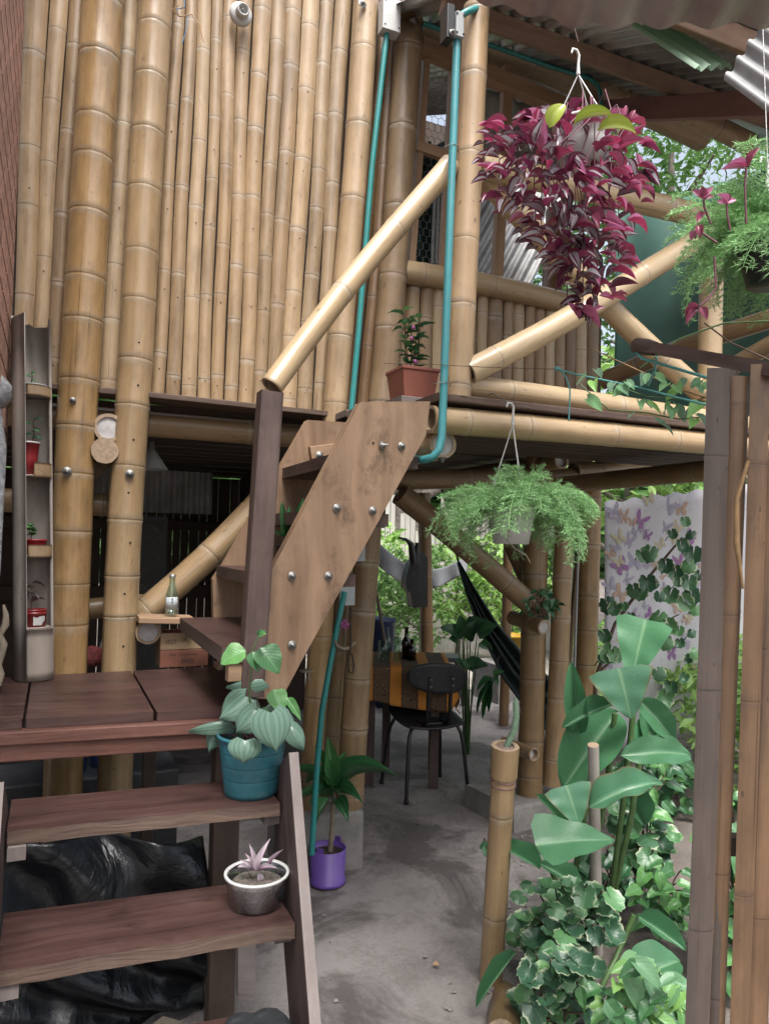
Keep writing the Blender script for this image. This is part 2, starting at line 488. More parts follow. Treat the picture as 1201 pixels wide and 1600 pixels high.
        for d in nodes:
            ring = ring0 * (0.45 + 0.6 * rnd.random())
            q = w * 0.09 + 0.0025
            for dd, k, a in ((-3.2 * q, 1.0, 0), (-1.5 * q, 1.012, 0.75 * ring), (-0.55 * q, 1.045 * ring + (1 - ring), 0.5 * ring), (0, 1.0, -0.9), (0.55 * q, 1.05 * ring + (1 - ring), 0.65 * ring), (2.6 * q, 1.0, 0)):
                if 0.001 < d + dd < L - 0.001: rows.append((d + dd, k, a))
        rows.append((L, 1.0, 0))
        rows.sort()
        full = []
        for i, x in enumerate(rows):            # extra rows where the culm bends
            full.append(x)
            if i + 1 < len(rows) and rows[i + 1][0] - x[0] > 0.16 and len(pts) > 2:
                full.append(((x[0] + rows[i + 1][0]) / 2, 0.995, 0))
        rows = full
        t = (pts[-1] - pts[0]).normalized()
        if half is not None: n = V(half)
        else: n = t.cross(V((0, 0, 1)) if abs(t.z) < 0.9 else V((1, 0, 0)))
        n = (n - t * n.dot(t)).normalized()
        if half is not None:
            am = math.acos(max(-0.2, 1 - flat * 1.0)) if flat < 1 else math.pi / 2
            sec = []
            for j in range(seg):
                a = -am + 2 * am * j / (seg - 1)
                sec.append(((math.cos(a) - math.cos(am)) / math.sin(am), math.sin(a) / math.sin(am)))
        else:
            sec = [(math.cos(2 * math.pi * j / seg), math.sin(2 * math.pi * j / seg)) for j in range(seg)]
        K = len(sec)
        ovl = [1 + 0.03 * math.sin(rnd.random() * 6 + 2 * 6.2832 * j / K) for j in range(K)] if half is None else [1] * K
        vs, att, us, fs = [], [], [], []
        for (d, k, a) in rows:
            p = at(d)
            tt = (at(d + 0.01) - at(d - 0.01)).normalized()
            nn = (n - tt * n.dot(tt)).normalized()
            bb = tt.cross(nn)
            r = (r0 + (r1 - r0) * d / L) * k
            for j, (x, y) in enumerate(sec):
                vs.append(p + nn * (x * r * ovl[j]) + bb * (y * r * ovl[j]))
                att.append(a)
        per = 2 * math.pi * w if half is None else 2.6 * w
        uo, vo = rnd.random() * 9, rnd.random() * 9
        JJ = K if half is None else K - 1
        for i in range(len(rows) - 1):
            for j in range(JJ):
                j2 = (j + 1) % K
                fs.append((i * K + j, i * K + j2, (i + 1) * K + j2, (i + 1) * K + j))
                c0, c1 = uo + per * j / K, uo + per * (j + 1) / K
                d0, d1 = vo + rows[i][0], vo + rows[i + 1][0]
                us.append([(c0, d0), (c1, d0), (c1, d1), (c0, d1)])
        s.add(vs, fs, mi, us, att)
        m = len(rows) - 1
        if half is not None:
            s.add([vs[i * K + e] for i in range(m + 1) for e in (K - 1, 0)], [(2 * i, 2 * i + 1, 2 * i + 3, 2 * i + 2) for i in range(m)], cut, flat=True)
            s.add(vs[:K], [tuple(range(K))[::-1]], cut, flat=True)
            s.add(vs[-K:], [tuple(range(K))], cut, flat=True)
        else:
            for e, (base, d, sg) in enumerate(((0, 0, 1), (m * K, L, -1))):
                loop = vs[base:base + K]
                c = at(d)
                tt = (at(d + 0.01) - at(d - 0.01)).normalized() * sg
                kind = ends[e]
                if kind == 'c':
                    s.add(loop, [tuple(range(K))[::-sg]], cut, flat=True)
                    continue
                dp = depth_ if kind == 'o' else 0.008
                ri = 0.78 if kind == 'o' else 0.76
                inner = [c + (p - c) * ri for p in loop]
                deep = [p + tt * dp for p in inner]
                bot = [c + (p - c) * ri * 0.55 + tt * (dp * 0.8) for p in loop]
                q = [tuple((j, (j + 1) % K, K + (j + 1) % K, K + j)[::sg]) for j in range(K)]
                s.add(loop + inner, [x[::-1] for x in q], cut, flat=True)
                s.add(inner + deep, [x[::-1] for x in q], pith if kind == 'p' else cut, flat=False)
                s.add(deep + bot, [x[::-1] for x in q], pith)
                s.add(bot, [tuple(range(K))[::-sg]], pith)
    def build(s, name, mats, parent=None, bevel=0, smooth=True, auto=None, origin=None):
        me = bpy.data.meshes.new(name)
        # recentre on the foot of the piece
        vs = s.v
        lo = [min(p[i] for p in vs) for i in range(3)]
        hi = [max(p[i] for p in vs) for i in range(3)]
        og = V(origin) if origin is not None else V(((lo[0] + hi[0]) / 2, (lo[1] + hi[1]) / 2, lo[2]))
        me.from_pydata([p - og for p in vs], [], s.f)
        if not isinstance(mats, (list, tuple)): mats = [mats]
        for m in mats: me.materials.append(M[m] if isinstance(m, str) else m)
        me.polygons.foreach_set('material_index', s.mi)
        if smooth: me.polygons.foreach_set('use_smooth', [not x for x in s.fl])
        uvl = me.uv_layers.new(name='UVMap')
        flat = []
        for u in s.uv:
            for q in u: flat += [q[0], q[1]]
        uvl.data.foreach_set('uv', flat)
        if s.at:
            a = me.attributes.new('node', 'FLOAT', 'POINT')
            arr = [0.0] * len(vs)
            for i, x in s.at.items(): arr[i] = x
            a.data.foreach_set('value', arr)
        me.update()
        o = bpy.data.objects.new(name, me)
        col.objects.link(o)
        place(o, Matrix.Translation(og), parent)
        if bevel:
            b = o.modifiers.new('edge', 'BEVEL')
            b.width = bevel; b.segments = 2; b.limit_method = 'ANGLE'; b.angle_limit = R_(40)
            b.harden_normals = False
        return o


WORLD = {}


def place(o, mw, parent=None):
    WORLD[o.name] = mw.copy()
    if parent is not None:
        o.parent = parent
        o.matrix_parent_inverse = WORLD[parent.name].inverted()
    o.matrix_basis = mw
    return o


def tag(o, label, cat, group=None, kind=None):
    o['label'] = label
    if cat: o['category'] = cat
    if group: o['group'] = group
    if kind: o['kind'] = kind
    return o


def structure(o, label=None):
    o['kind'] = 'structure'
    if label: o['label'] = label
    return o


def thing(name, label, cat, loc, group=None):
    o = bpy.data.objects.new(name, None)
    o.empty_display_size = 0.1
    col.objects.link(o)
    place(o, Matrix.Translation(V(loc)))
    return tag(o, label, cat, group)


def inst(me, name, mw, parent, mat=None):
    o = bpy.data.objects.new(name, me)
    col.objects.link(o)
    return place(o, mw, parent)


def frame(pos, d, n=(0, 0, 1), s=1.0):
    """Matrix with local +Y along d and local +Z near n."""
    d = V(d).normalized()
    n = V(n)
    x = d.cross(n)
    if x.length < 1e-4: x = d.cross(V((1, 0.3, 0.1)))
    x.normalize()
    z = x.cross(d)
    ss = s if isinstance(s, (tuple, list)) else (s, s, s)
    return Matrix(((x.x * ss[0], d.x * ss[1], z.x * ss[2], pos[0]), (x.y * ss[0], d.y * ss[1], z.y * ss[2], pos[1]), (x.z * ss[0], d.z * ss[1], z.z * ss[2], pos[2]), (0, 0, 0, 1)))


BAM = lambda k: [k, 'cut', 'pith', 'hole']


def culm(name, kind, pts, r0, r1, parent=None, **kw):
    mb = MB()
    mb.culm(pts, r0, r1, seed=kw.pop('seed', hash_of(name)), **kw)
    return mb.build(name, BAM(kind), parent)


_cnt = [0]


def hash_of(name):
    _cnt[0] += 1
    return _cnt[0] * 7919 % 100003


def bolt(parent, p, n, r=0.012, name='bolt', L=0.018):
    mb = MB()
    n = V(n).normalized()
    mb.lathe([(0.0, 0), (r * 1.75, 0), (r * 1.75, 0.002), (r * 1.7, 0.0024), (r * 1.02, 0.0025), (r, 0.003), (r * 0.97, 0.0085), (r * 0.5, 0.009), (r * 0.48, L * 0.8), (r * 0.4, L * 0.82), (0, L * 0.82)], V(p), n, 10)
    return mb.build(name, 'steel', parent)
random.seed(7)
# ------------------------------------------------------------------ ground
def mat_ground(name, light, mid, dark, wet=True):
    n = N(name)
    tc = n.n('TexCoord')
    o = tc.outputs['Object']
    big = n.noise(o, 0.9, 6, 0.6, 0.4)
    med = n.noise(o, 4.5, 6, 0.65)
    fine = n.noise(o, 60, 5, 0.7)
    f = n.math('ADD', n.math('MULTIPLY', big, 0.45), n.math('ADD', n.math('MULTIPLY', med, 0.4), n.math('MULTIPLY', fine, 0.22)))
    c = n.ramp(f, [(0.43, mid), (0.58, light)])
    damp = n.ramp(n.math('ADD', n.math('MULTIPLY', n.noise(o, 1.7, 7, 0.65, 0.6), 0.8), n.math('MULTIPLY', med, 0.2)), [(0.495, (0,) * 3), (0.565, (1,) * 3)])
    c = n.mix(n.math('MULTIPLY', damp, 0.78 if wet else 0.35), c, dark)
    sp = n.math('GREATER_THAN', n.noise(o, 130, 2), 0.70)
    c = n.mix(n.math('MULTIPLY', sp, 0.4), c, tuple(min(1, x * 1.5) for x in light))
    n.l(c, n.b.inputs['Base Color'])
    n.l(n.math('SUBTRACT', 0.92, n.math('MULTIPLY', damp, 0.18)), n.b.inputs['Roughness'])
    ck = n.n('TexVoronoi', Scale=1.1, feature='DISTANCE_TO_EDGE'); wv = n.n('VectorMath', operation='ADD'); nv = n.n('TexNoise', Scale=3.0, Detail=6.0)
    n.l(o, nv.inputs['Vector']); sc = n.n('VectorMath', operation='SCALE', Scale=0.5); n.l(nv.outputs['Color'], sc.inputs[0]); n.l(o, wv.inputs[0]); n.l(sc.outputs[0], wv.inputs[1]); n.l(wv.outputs[0], ck.inputs['Vector'])
    cr = n.ramp(ck.outputs['Distance'], [(0.0, (1,) * 3), (0.012, (0,) * 3)])
    gr = n.noise(o, 240, 3, 0.8)
    c2 = n.mix(n.math('MULTIPLY', cr, 0.12), c, dark)
    c2 = n.mix(n.math('MULTIPLY', n.ramp(gr, [(0.5, (0,) * 3), (0.7, (1,) * 3)]), 0.35), c2, tuple(x * 0.6 for x in mid))
    n.l(c2, n.b.inputs['Base Color'])
    n.bump(n.math('ADD', n.math('ADD', fine, gr), n.math('MULTIPLY', med, 2.0)), 0.6, 0.012)
    return n.m


M['floor'] = mat_ground('trodden_cement_floor', (0.285, 0.26, 0.25), (0.15, 0.133, 0.127), (0.062, 0.053, 0.05))
M['earth'] = mat_ground('bare_garden_earth', (0.19, 0.16, 0.14), (0.105, 0.085, 0.072), (0.05, 0.04, 0.034), False)


def sheet(name, x0, x1, y0, y1, nx, ny, z, amp, fr, mat, edge=None):
    vs, fs = [], []
    for j in range(ny + 1):
        for i in range(nx + 1):
            y = y0 + (y1 - y0) * j / ny
            xe = x1 if edge is None else min(x1, edge(y))
            x = x0 + (xe - x0) * i / nx
            e = 0 if i in (0, nx) or j in (0, ny) else 1
            vs.append((x, y, z + e * amp * (noise.noise(V((x * fr, y * fr, 3))) + 0.4 * noise.noise(V((x * fr * 3, y * fr * 3, 9))))))
    fs = [(j * (nx + 1) + i, j * (nx + 1) + i + 1, (j + 1) * (nx + 1) + i + 1, (j + 1) * (nx + 1) + i) for j in range(ny) for i in range(nx)]
    mb = MB(); mb.add(vs, fs)
    return structure(mb.build(name, mat))


sheet('ground', -60, 60, -30, 90, 60, 60, -0.03, 0.01, 0.5, 'earth')
sheet('packed_floor', -2.5, 4.0, 0.2, 6.6, 120, 120, 0.0, 0.008, 1.5, 'floor', lambda y: 1.62 + 0.66 * max(0, y - 2.1) + 0.035 * math.sin(y * 5) + 0.012 * math.sin(y * 17))

# ------------------------------------------------------------------ the house
WY = 3.03
FZ = 2.06
house = thing('bamboo_house', 'raised bamboo house with split bamboo upper wall on thick varnished bamboo posts', 'house', (0.6, WY, 0))
# solid inner shell behind the strips, floor of the upper storey
wall = MB()
wall.box((-1.3, WY + 0.035, FZ - 0.02), (1.30, WY + 0.075, 4.3))
wall.build('backing_panel', 'dark_wood', house)
top = [P(x, 0, Y=WY).x for x in (270, 290, 310, 333, 351, 373, 396, 424, 447, 473, 500, 522, 549)]
bot = [P(x, 530, Y=WY).x for x in (240, 263, 287, 312, 333, 354, 376, 400, 421, 443, 470, 495, 516)]
sl = [(35, 20), (78, 50), (108, 75), (137, 101)]
zt, zb = P(300, 0, Y=WY).z, P(300, 530, Y=WY).z
def lean(xt, xb, z):
    return xb + (xt - xb) * (z - zb) / (zt - zb)
strips = []
for i in range(12):
    strips.append((top[i], top[i + 1], bot[i], bot[i + 1], FZ - 0.012 * random.random(), 'bam_strip'))
lt = [P(a, 0, Y=WY).x for a, b in sl]
lb = [P(b, 530, Y=WY).x for a, b in sl]
for i in range(3):
    strips.append((lt[i], lt[i + 1], lb[i], lb[i + 1], FZ + 0.0, 'bam_strip'))
strips.append((P(186, 0, Y=WY).x, P(222, 0, Y=WY).x, P(156, 530, Y=WY).x, P(194, 530, Y=WY).x, FZ + 0.005, 'bam_strip'))
for a, b, c, d in ((592, 608, 548, 566), (607, 626, 565, 588)):
    strips.append((P(a, 0, Y=WY).x, P(b, 0, Y=WY).x, P(c, 530, Y=WY).x, P(d, 530, Y=WY).x, FZ - 0.1, 'bam_brown'))
for k, (ta, tb, ba, bb, z0, kind) in enumerate(strips):
    z1 = 4.25
    rr = random.Random(k)
    n_ = 7
    pts = []
    for i in range(n_):
        z = z0 + (z1 - z0) * i / (n_ - 1)
        x = (lean(ta, ba, z) + lean(tb, bb, z)) / 2 + (0.004 * math.sin(i * 1.7 + k) if 0 < i < n_ - 1 else 0)
        pts.append((x, WY + 0.01 + 0.005 * math.sin(i * 1.1 + k * 2), z))
    hw0 = (bb - ba) / 2 - 0.0014 - 0.0016 * rr.random()
    hw1 = lean(tb, bb, z1) / 2 - lean(ta, ba, z1) / 2 - 0.0012
    mb = MB()
    mb.culm(pts, hw0, hw1, gap=0.25 + 0.05 * rr.random(), seg=9, half=(0, -1, 0), flat=0.38 + 0.22 * rr.random(), seed=k * 31 + 5, ring=1.15)
    for i in range(3 + rr.randrange(3)):        # nail holes
        z = z0 + 0.06 + (3.35 - z0) * (i + 0.15 * rr.random()) / 4.0
        t = (z - z0) / (z1 - z0)
        x = (lean(ta, ba, z) + lean(tb, bb, z)) / 2 + 0.01 * (rr.random() - 0.5)
        mb.disc((x, WY + 0.01 - hw0 * 0.62, z), (0, -1, 0), 0.0031, 8, 3, 0.001)
    mb.build('bamboo_strip', BAM(kind), house)

# the thick posts
YP = 2.985
def post(name, kind, pix, r, z0=None, z1=None, Y=YP, parent=None, **kw):
    pts = [P(x, y, Y=Y) for x, y in pix]
    pts = sorted(pts, key=lambda p: p.z)
    if z0 is not None:
        pts[0] = V((pts[0].x, pts[0].y, z0)) if pts[0].z < z0 + 0.25 else pts[0]
        if pts[0].z > z0 + 0.02: pts = [V((pts[0].x, pts[0].y, z0))] + pts
    if z1 is not None: pts = pts + [V((pts[-1].x + (pts[-1].x - pts[-2].x) / max(.01, pts[-1].z - pts[-2].z) * (z1 - pts[-1].z), pts[-1].y, z1))]
    return culm(name, kind, pts, r[0], r[1], parent or house, **kw)


post('post', 'bam_gold', [(162, 0), (145, 260), (128, 530), (118, 700), (112, 860), (106, 1030)], (0.064, 0.075), 0.0, 4.25, gap=0.255, seg=24, seed=11, nodes=[0.1 + 0.2 * i + 0.012 * (i % 3) for i in range(20)], mi=0)
post('post', 'bam_tan', [(244, 0), (228, 260), (214, 530), (205, 660), (196, 800), (190, 920), (186, 1030)], (0.062, 0.064), 0.0, 4.25, gap=0.25, seg=24, seed=23, nodes=[0.06 + 0.215 * i + 0.012 * (i % 2) for i in range(19)])
post('post', 'bam_strip', [(572, 0), (556, 260), (532, 530), (522, 660)], (0.053, 0.058), 1.98, 4.1, gap=0.3, seg=22, seed=41)
post('post', 'bam_strip', [(640, 30), (625, 260), (606, 530), (596, 640)], (0.064, 0.066), 2.06, 3.88, gap=0.3, seg=22, seed=43)
post('post', 'bam_tan', [(572, 870), (558, 1060), (545, 1270)], (0.064, 0.06), 0.25, 2.0, gap=0.27, seg=22, seed=51, Y=3.25)
post('post', 'bam_gold', [(508, 880), (496, 1060), (482, 1240)], (0.055, 0.055), 0.25, 2.0, gap=0.28, seg=22, seed=53, Y=3.3)
post('post', 'bam_dull', [(536, 900), (528, 1060), (520, 1140), (514, 1270)], (0.042, 0.042), 0.25, 2.0, gap=0.24, seg=16, seed=57, Y=3.42)
# bolts and small screws on the two big posts
for px, py, r in ((105, 737, 0.010), (203, 741, 0.010), (114, 626, 0.007)):
    p = P(px, py, Y=YP - 0.071)
    bolt(house, p, (0, -1, 0), r)
for px, py in ((217, 535), (216, 602), (209, 687), (201, 770), (204, 848), (195, 928), (193, 1010)):
    mb = MB(); mb.disc(P(px, py, Y=YP - 0.0645), (0, -1, 0), 0.0045, 8, 0, 0.001); mb.build('nail_hole', 'hole', house)
b_ = P(566, 6, Y=YP - 0.06); bolt(house, b_, (0, -1, 0.2), 0.011)
b_ = P(645, 32, Y=YP - 0.07); bolt(house, b_, (0, -1, 0.3), 0.012)

# sill boards and beams under the upper wall
mb = MB(); mb.board((0.30, WY + 0.005, 2.045), (1.12, WY + 0.005, 2.035), 0.16, 0.022, mi=0); mb.build('sill_board', 'board_edge', house, 0.003)
mb = MB(); mb.board((-1.0, WY + 0.02, 2.05), (0.30, WY + 0.02, 2.05), 0.12, 0.022); mb.build('sill_board', 'board_edge', house, 0.003)
culm('beam', 'bam_tan', [(-1.2, 3.13, 1.955), (0.4, 3.13, 1.955), (1.30, 3.13, 1.95)], 0.052, 0.052, house, gap=0.33, seed=61)
culm('beam', 'bam_dull', [(-1.2, 3.14, 1.64), (0.24, 3.14, 1.62)], 0.045, 0.045, house, gap=0.3, seed=63)
# cut beam ends that point at the viewer between the posts
c1 = P(170, 668, Y=2.95); culm('beam', 'bam_dull', [c1, c1 + V((0, 1.4, 0))], 0.055, 0.055, house, gap=0.4, seed=65, ends='pc')
c2 = P(164, 704, Y=2.93); culm('beam', 'bam_dull', [c2, c2 + V((0, 1.4, 0))], 0.049, 0.049, house, gap=0.4, seed=67, ends='cc')
c3 = P(232, 988, Y=2.93); culm('beam', 'bam_dull', [c3, c3 + V((0, 1.5, 0))], 0.047, 0.047, house, gap=0.4, seed=69, ends='pc')
# big diagonal brace behind the upper stairs
culm('brace', 'bam_tan', [P(208, 972, Y=3.2), P(330, 865, Y=3.2), P(470, 718, Y=3.2)], 0.056, 0.06, house, gap=0.36, seed=73, ends='co', nodes=[0.12, 0.42, 0.72, 1.02])
culm('beam', 'bam_dull', [P(135, 952, Y=3.25), P(185, 946, Y=3.25), P(260, 942, Y=3.3)], 0.042, 0.042, house, gap=0.3, seed=75)
# shelf board on the cut beam end, carrying the bottle
shelf = MB(); shelf.board(P(214, 966, Y=2.94), P(300, 968, Y=2.94), 0.16, 0.022); shelf.build('shelf_board', 'frame_wood', house, 0.003)

# the upper floor, seen dark from below: boards run along the wall
for i in range(16):
    y = 3.22 + i * 0.2
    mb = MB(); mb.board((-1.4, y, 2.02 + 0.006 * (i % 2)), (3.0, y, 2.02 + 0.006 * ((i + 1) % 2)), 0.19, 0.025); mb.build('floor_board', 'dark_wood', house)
for i, x in enumerate((1.55, 2.45)):
    culm('joist', 'bam_dull', [(x, 3.2, 1.945), (x, 6.4, 1.945)], 0.045, 0.045, house, gap=0.35, seed=80 + i)

# the open side: sill pole, low wall of split bamboo, header, window frames
HX0, HX1 = 1.40, 2.62
culm('sill_pole', 'bam_pale', [P(626, 424, Y=3.0), P(760, 445, Y=3.0), P(905, 478, Y=3.0)], 0.052, 0.05, house, gap=0.42, seed=91)
xs = [612, 634, 656, 676, 696, 726, 745, 762, 786, 802, 820, 836, 852, 868, 884, 900, 918, 936]
for i in range(len(xs) - 1):
    a, b = P(xs[i], 520, Y=3.03).x, P(xs[i + 1], 520, Y=3.03).x
    x = (a + b) / 2
    mb = MB(); mb.culm([(x, 3.03 + 0.006 * (i % 3), 2.05), (x - 0.003, 3.03, 2.35), (x, 3.03 + 0.004 * (i % 2), 2.72)], (b - a) / 2 - 0.001, (b - a) / 2 - 0.001, gap=0.32, seg=9, half=(0, -1, 0), flat=0.5, seed=i * 17 + 3)
    mb.build('bamboo_strip', BAM('bam_strip' if i % 3 else 'bam_pale'), house)
mb = MB(); mb.box((1.36, 3.075, 2.04), (2.6, 3.10, 2.70)); mb.build('backing_panel', 'dark_wood', house)
hd = lambda a, b, w, h, m, n_='header_board', Y=3.0: (lambda mm: (mm.board(P(*a, Y=Y), P(*b, Y=Y), w, h), mm.build(n_, m, house, 0.003)))(MB())
culm('header_pole', 'bam_strip', [P(655, 44, Y=3.06), P(830, 100, Y=3.06), P(1010, 175, Y=3.06), P(1098, 216, Y=3.06)], 0.066, 0.07, house, gap=0.45, seed=101, ends='oo')
hd((656, 73), (905, 178), 0.06, 0.075, 'frame_wood')
wf = thing('window_frame', 'light wooden window frame filled with chicken wire beside the corner post', 'window frame', P(690, 420, Y=3.02))
def wbar(a, b, w, h=0.035, Y=3.02, m='frame_wood', up=(0, 1, 0)):
    mm = MB(); mm.board(P(*a, Y=Y), P(*b, Y=Y), w, h, up); mm.build('frame_bar', m, wf, 0.002)
wbar((666, 84), (641, 420), 0.032)
wbar((650, 228), (702, 246), 0.05, 0.03, 3.01)
wbar((708, 90), (690, 425), 0.03)
wbar((793, 105), (775, 445), 0.052)
# chicken wire
wire = MB()
zy0, zy1 = 2.76, 3.72
def wire_line(a, b):
    wire.tube([a, b], 0.0012, 3, 0, False)
hx = 0.034
row = 0
z = zy0
while z < zy1:
    k = 0
    x = 1.44 + (hx / 2 if row % 2 else 0)
    while x < 1.70:
        c = V((x, 3.045, z))
        q = hx * 0.5
        wire_line(c + V((-q, 0, -q * 0.3)), c + V((0, 0, q * 0.3)))
        wire_line(c + V((0, 0, q * 0.3)), c + V((q, 0, -q * 0.3)))
        wire_line(c + V((0, 0, q * 0.3)), c + V((0, 0, q * 1.7)))
        x += hx
    z += q * 2.0
    row += 1
w_ = wire.build('chicken_wire', 'steel', wf, smooth=False)
w_['kind'] = 'stuff'

# ------------------------------------------------------------------ inside the dark ground floor
def back_panel(name, label, cat, x0, x1, y, z0, z1, amp=0.012, pitch=0.076, mat='zinc_dull', axis='x', th=0.002):
    mb = MB()
    nx = int((x1 - x0) / pitch * 8)
    vs, fs = [], []
    for j, z in enumerate((z0, z1)):
        for i in range(nx + 1):
            x = x0 + (x1 - x0) * i / nx
            yy = y + amp * math.sin(2 * math.pi * x / pitch)
            vs += [(x, yy, z), (x, yy + th, z)]
    k = 2 * (nx + 1)
    for i in range(nx):
        fs += [(2 * i, 2 * i + 2, k + 2 * i + 2, k + 2 * i), (2 * i + 1, k + 2 * i + 1, k + 2 * i + 3, 2 * i + 3)]
    mb.add(vs, fs)
    return tag(mb.build(name, mat), label, cat)


back = thing('plank_wall', 'dark upright plank wall with slits of daylight at the back of the ground floor', 'wall', (0.2, 6.3, 0))
x = -2.2
i = 0
while x < 1.95:
    w = (0.055 if 0.0 < x < 1.5 else 0.16) + 0.05 * random.random()
    gap = 0.006 if 0.0 < x < 1.5 else 0.0015
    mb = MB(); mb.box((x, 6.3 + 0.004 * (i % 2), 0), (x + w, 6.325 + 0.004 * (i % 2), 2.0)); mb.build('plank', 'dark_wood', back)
    x += w + gap
    i += 1
mb = MB(); mb.box((-2.2, 6.2, 1.0), (1.9, 6.29, 1.1)); mb.build('rail', 'dark_wood', back)
mb = MB(); mb.box((-2.2, 6.2, 1.55), (1.9, 6.29, 1.63)); mb.build('rail', 'dark_wood', back)
sw = thing('side_wall', 'dark board wall closing the left side of the ground floor', 'wall', (-1.6, 4.6, 0))
for i in range(14):
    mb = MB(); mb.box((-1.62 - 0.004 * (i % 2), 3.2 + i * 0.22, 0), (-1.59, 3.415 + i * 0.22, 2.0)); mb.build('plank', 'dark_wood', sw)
pw = thing('partition_wall', 'dark partition of upright boards behind the stairs inside', 'wall', (1.45, 5.3, 0))
for i in range(5):
    mb = MB(); mb.box((1.42 + 0.004 * (i % 2), 4.9 + i * 0.26, 0), (1.45, 5.155 + i * 0.26, 2.0)); mb.build('plank', 'dark_wood', pw)
# a corrugated sheet leaning inside, cupboard, lamp shade
o = back_panel('corrugated_sheet', 'corrugated metal sheet fixed high inside the dark ground floor', 'metal sheet', 0.15, 1.0, 5.2, 1.66, 1.95, mat='zinc_dull')
o = thing('cupboard', 'grey upright cupboard in the dark behind the second thick post', 'cupboard', P(245, 1000, Y=4.6).xy.to_3d())
cx = P(246, 900, Y=4.6).x
mb = MB(); mb.box((cx - 0.2, 4.6, 0), (cx + 0.05, 5.0, 1.62)); mb.build('body', 'dark_rubber', o)
mb = MB(); mb.box((cx - 0.19, 4.575, 0.05), (cx + 0.04, 4.598, 1.57)); mb.build('door', 'black_plastic', o)
mb = MB(); mb.tube([(cx + 0.02, 4.565, 0.9), (cx + 0.02, 4.565, 1.0)], 0.006); mb.build('handle', 'steel', o)
mb = MB()
p = P(236, 712, Y=3.35)
mb.lathe([(0.012, 0.06), (0.014, 0.03), (0.075, -0.06), (0.072, -0.06), (0.012, 0.025)], p, (0, 0, 1), 14)
tag(mb.build('cone_lamp', 'grey_plastic'), 'grey cone ceiling lamp half hidden behind the second thick post', 'lamp')
mb = MB(); mb.tube([P(176, 955, Y=3.6), P(150, 1040, Y=3.35)], 0.008); tag(mb.build('broom_handle', 'grey_plastic'), 'thin grey broom handle leaning in the gap between the two thick posts', 'broom')
mb = MB()
c = V((0.18, 3.28, 1.0))
c = P(143, 1028, Y=3.2)
mb.lathe([(0.0, -0.03), (0.05, -0.028), (0.062, 0.0), (0.045, 0.035), (0.0, 0.05)], c, (0, 0, 1), 16, 0, 0.25)
M['red_cloth'] = mat_plain('red_cloth', (0.22, 0.035, 0.035), 0.9, var=0.6, scale=50, bump=0.8)
tag(mb.build('red_cloth', 'red_cloth'), 'crumpled red cloth lying between the two thick posts', 'cloth')

# ------------------------------------------------------------------ balcony
BY = 2.15
balc = thing('balcony', 'bamboo balcony with crossed pole railing and bare plank floor', 'balcony', (1.7, BY, 1.85))
BR = 0.046
culm('floor_beam', 'bam_pale', [P(672, 655, Y=BY), P(900, 674, Y=BY), P(1190, 700, Y=BY)], 0.047, 0.045, balc, gap=0.27, seed=111, ends='oo', depth_=0.05)
e1 = P(692, 694, Y=BY + 0.02); culm('floor_beam', 'bam_pale', [e1, e1 + V((0, 1.1, 0))], 0.05, 0.052, balc, gap=0.4, seed=113, ends='pc', depth_=0.03)
e2 = P(566, 672, Y=2.88); culm('floor_beam', 'bam_pale', [e2, e2 + V((0, 0.3, 0))], 0.045, 0.045, balc, gap=0.4, seed=114, ends='pc')
e3 = V((2.6, BY + 0.02, 1.835)); culm('floor_beam', 'bam_dull', [e3, e3 + V((0, 1.2, 0))], 0.045, 0.045, balc, gap=0.4, seed=115)
for i in range(5):
    y = BY + 0.04 + i * 0.175
    z = 1.972 + 0.012 * i
    mb = MB()
    n_ = 10
    x0, x1 = 1.12 - 0.05 * (i > 0), 2.95
    for k in range(1):
        mb.board((x0, y, z + (0.004 if i % 2 else 0)), (x1, y, z), 0.17, 0.026)
    mb.build('floor_board', 'board_edge' if i == 0 else 'grey_wood', balc, 0.004)
for i in range(9):                                   # laths seen from below, behind the front beam
    y = BY + 0.09 + i * 0.095
    mb = MB(); mb.board((1.08, y, 1.945), (2.95, y, 1.94), 0.085, 0.018); mb.build('under_lath', 'dark_wood', balc)
# corner post and bolts
culm('corner_post', 'bam_strip', [P(713, 622, Y=BY), P(725, 400, Y=BY), P(735, 200, Y=BY), P(744, 12, Y=BY)], 0.047, 0.044, balc, gap=0.235, seg=22, seed=121)
pk = P(699, 626, Y=BY + 0.03)
culm('corner_post', 'bam_pale', [pk, pk + V((0.02, 0.01, 0.55))], 0.03, 0.03, balc, gap=0.4, seed=123)
culm('rail_post', 'bam_pale', [P(1106, 700, Y=BY + 0.05), P(1109, 500, Y=BY + 0.05), P(1113, 340, Y=BY + 0.05)], 0.047, 0.046, balc, gap=0.3, seed=125)
culm('top_rail', 'bam_pale', [P(748, 258, Y=BY), P(900, 292, Y=BY), P(1150, 350, Y=BY)], 0.043, 0.043, balc, gap=0.35, seed=127)
culm('bottom_rail', 'bam_pale', [P(722, 603, Y=BY + 0.02), P(900, 626, Y=BY + 0.02), P(1180, 668, Y=BY + 0.02)], 0.040, 0.042, balc, gap=0.38, seed=129)
culm('cross_brace', 'bam_pale', [P(730, 583, Y=BY - 0.01), P(890, 497, Y=BY - 0.01), P(1105, 365, Y=BY - 0.01)], 0.043, 0.041, balc, gap=0.36, seed=131)
culm('cross_brace', 'bam_pale', [P(758, 278, Y=BY + 0.06), P(900, 430, Y=BY + 0.06), P(1000, 530, Y=BY + 0.05), P(1092, 612, Y=BY + 0.04)], 0.042, 0.043, balc, gap=0.36, seed=133)
for px, py in ((763, 677), (690, 716)):
    p = P(px, py, Y=BY + 0.02)
    bolt(balc, V((p.x, p.y, p.z)), (0, -0.3, -1), 0.009)
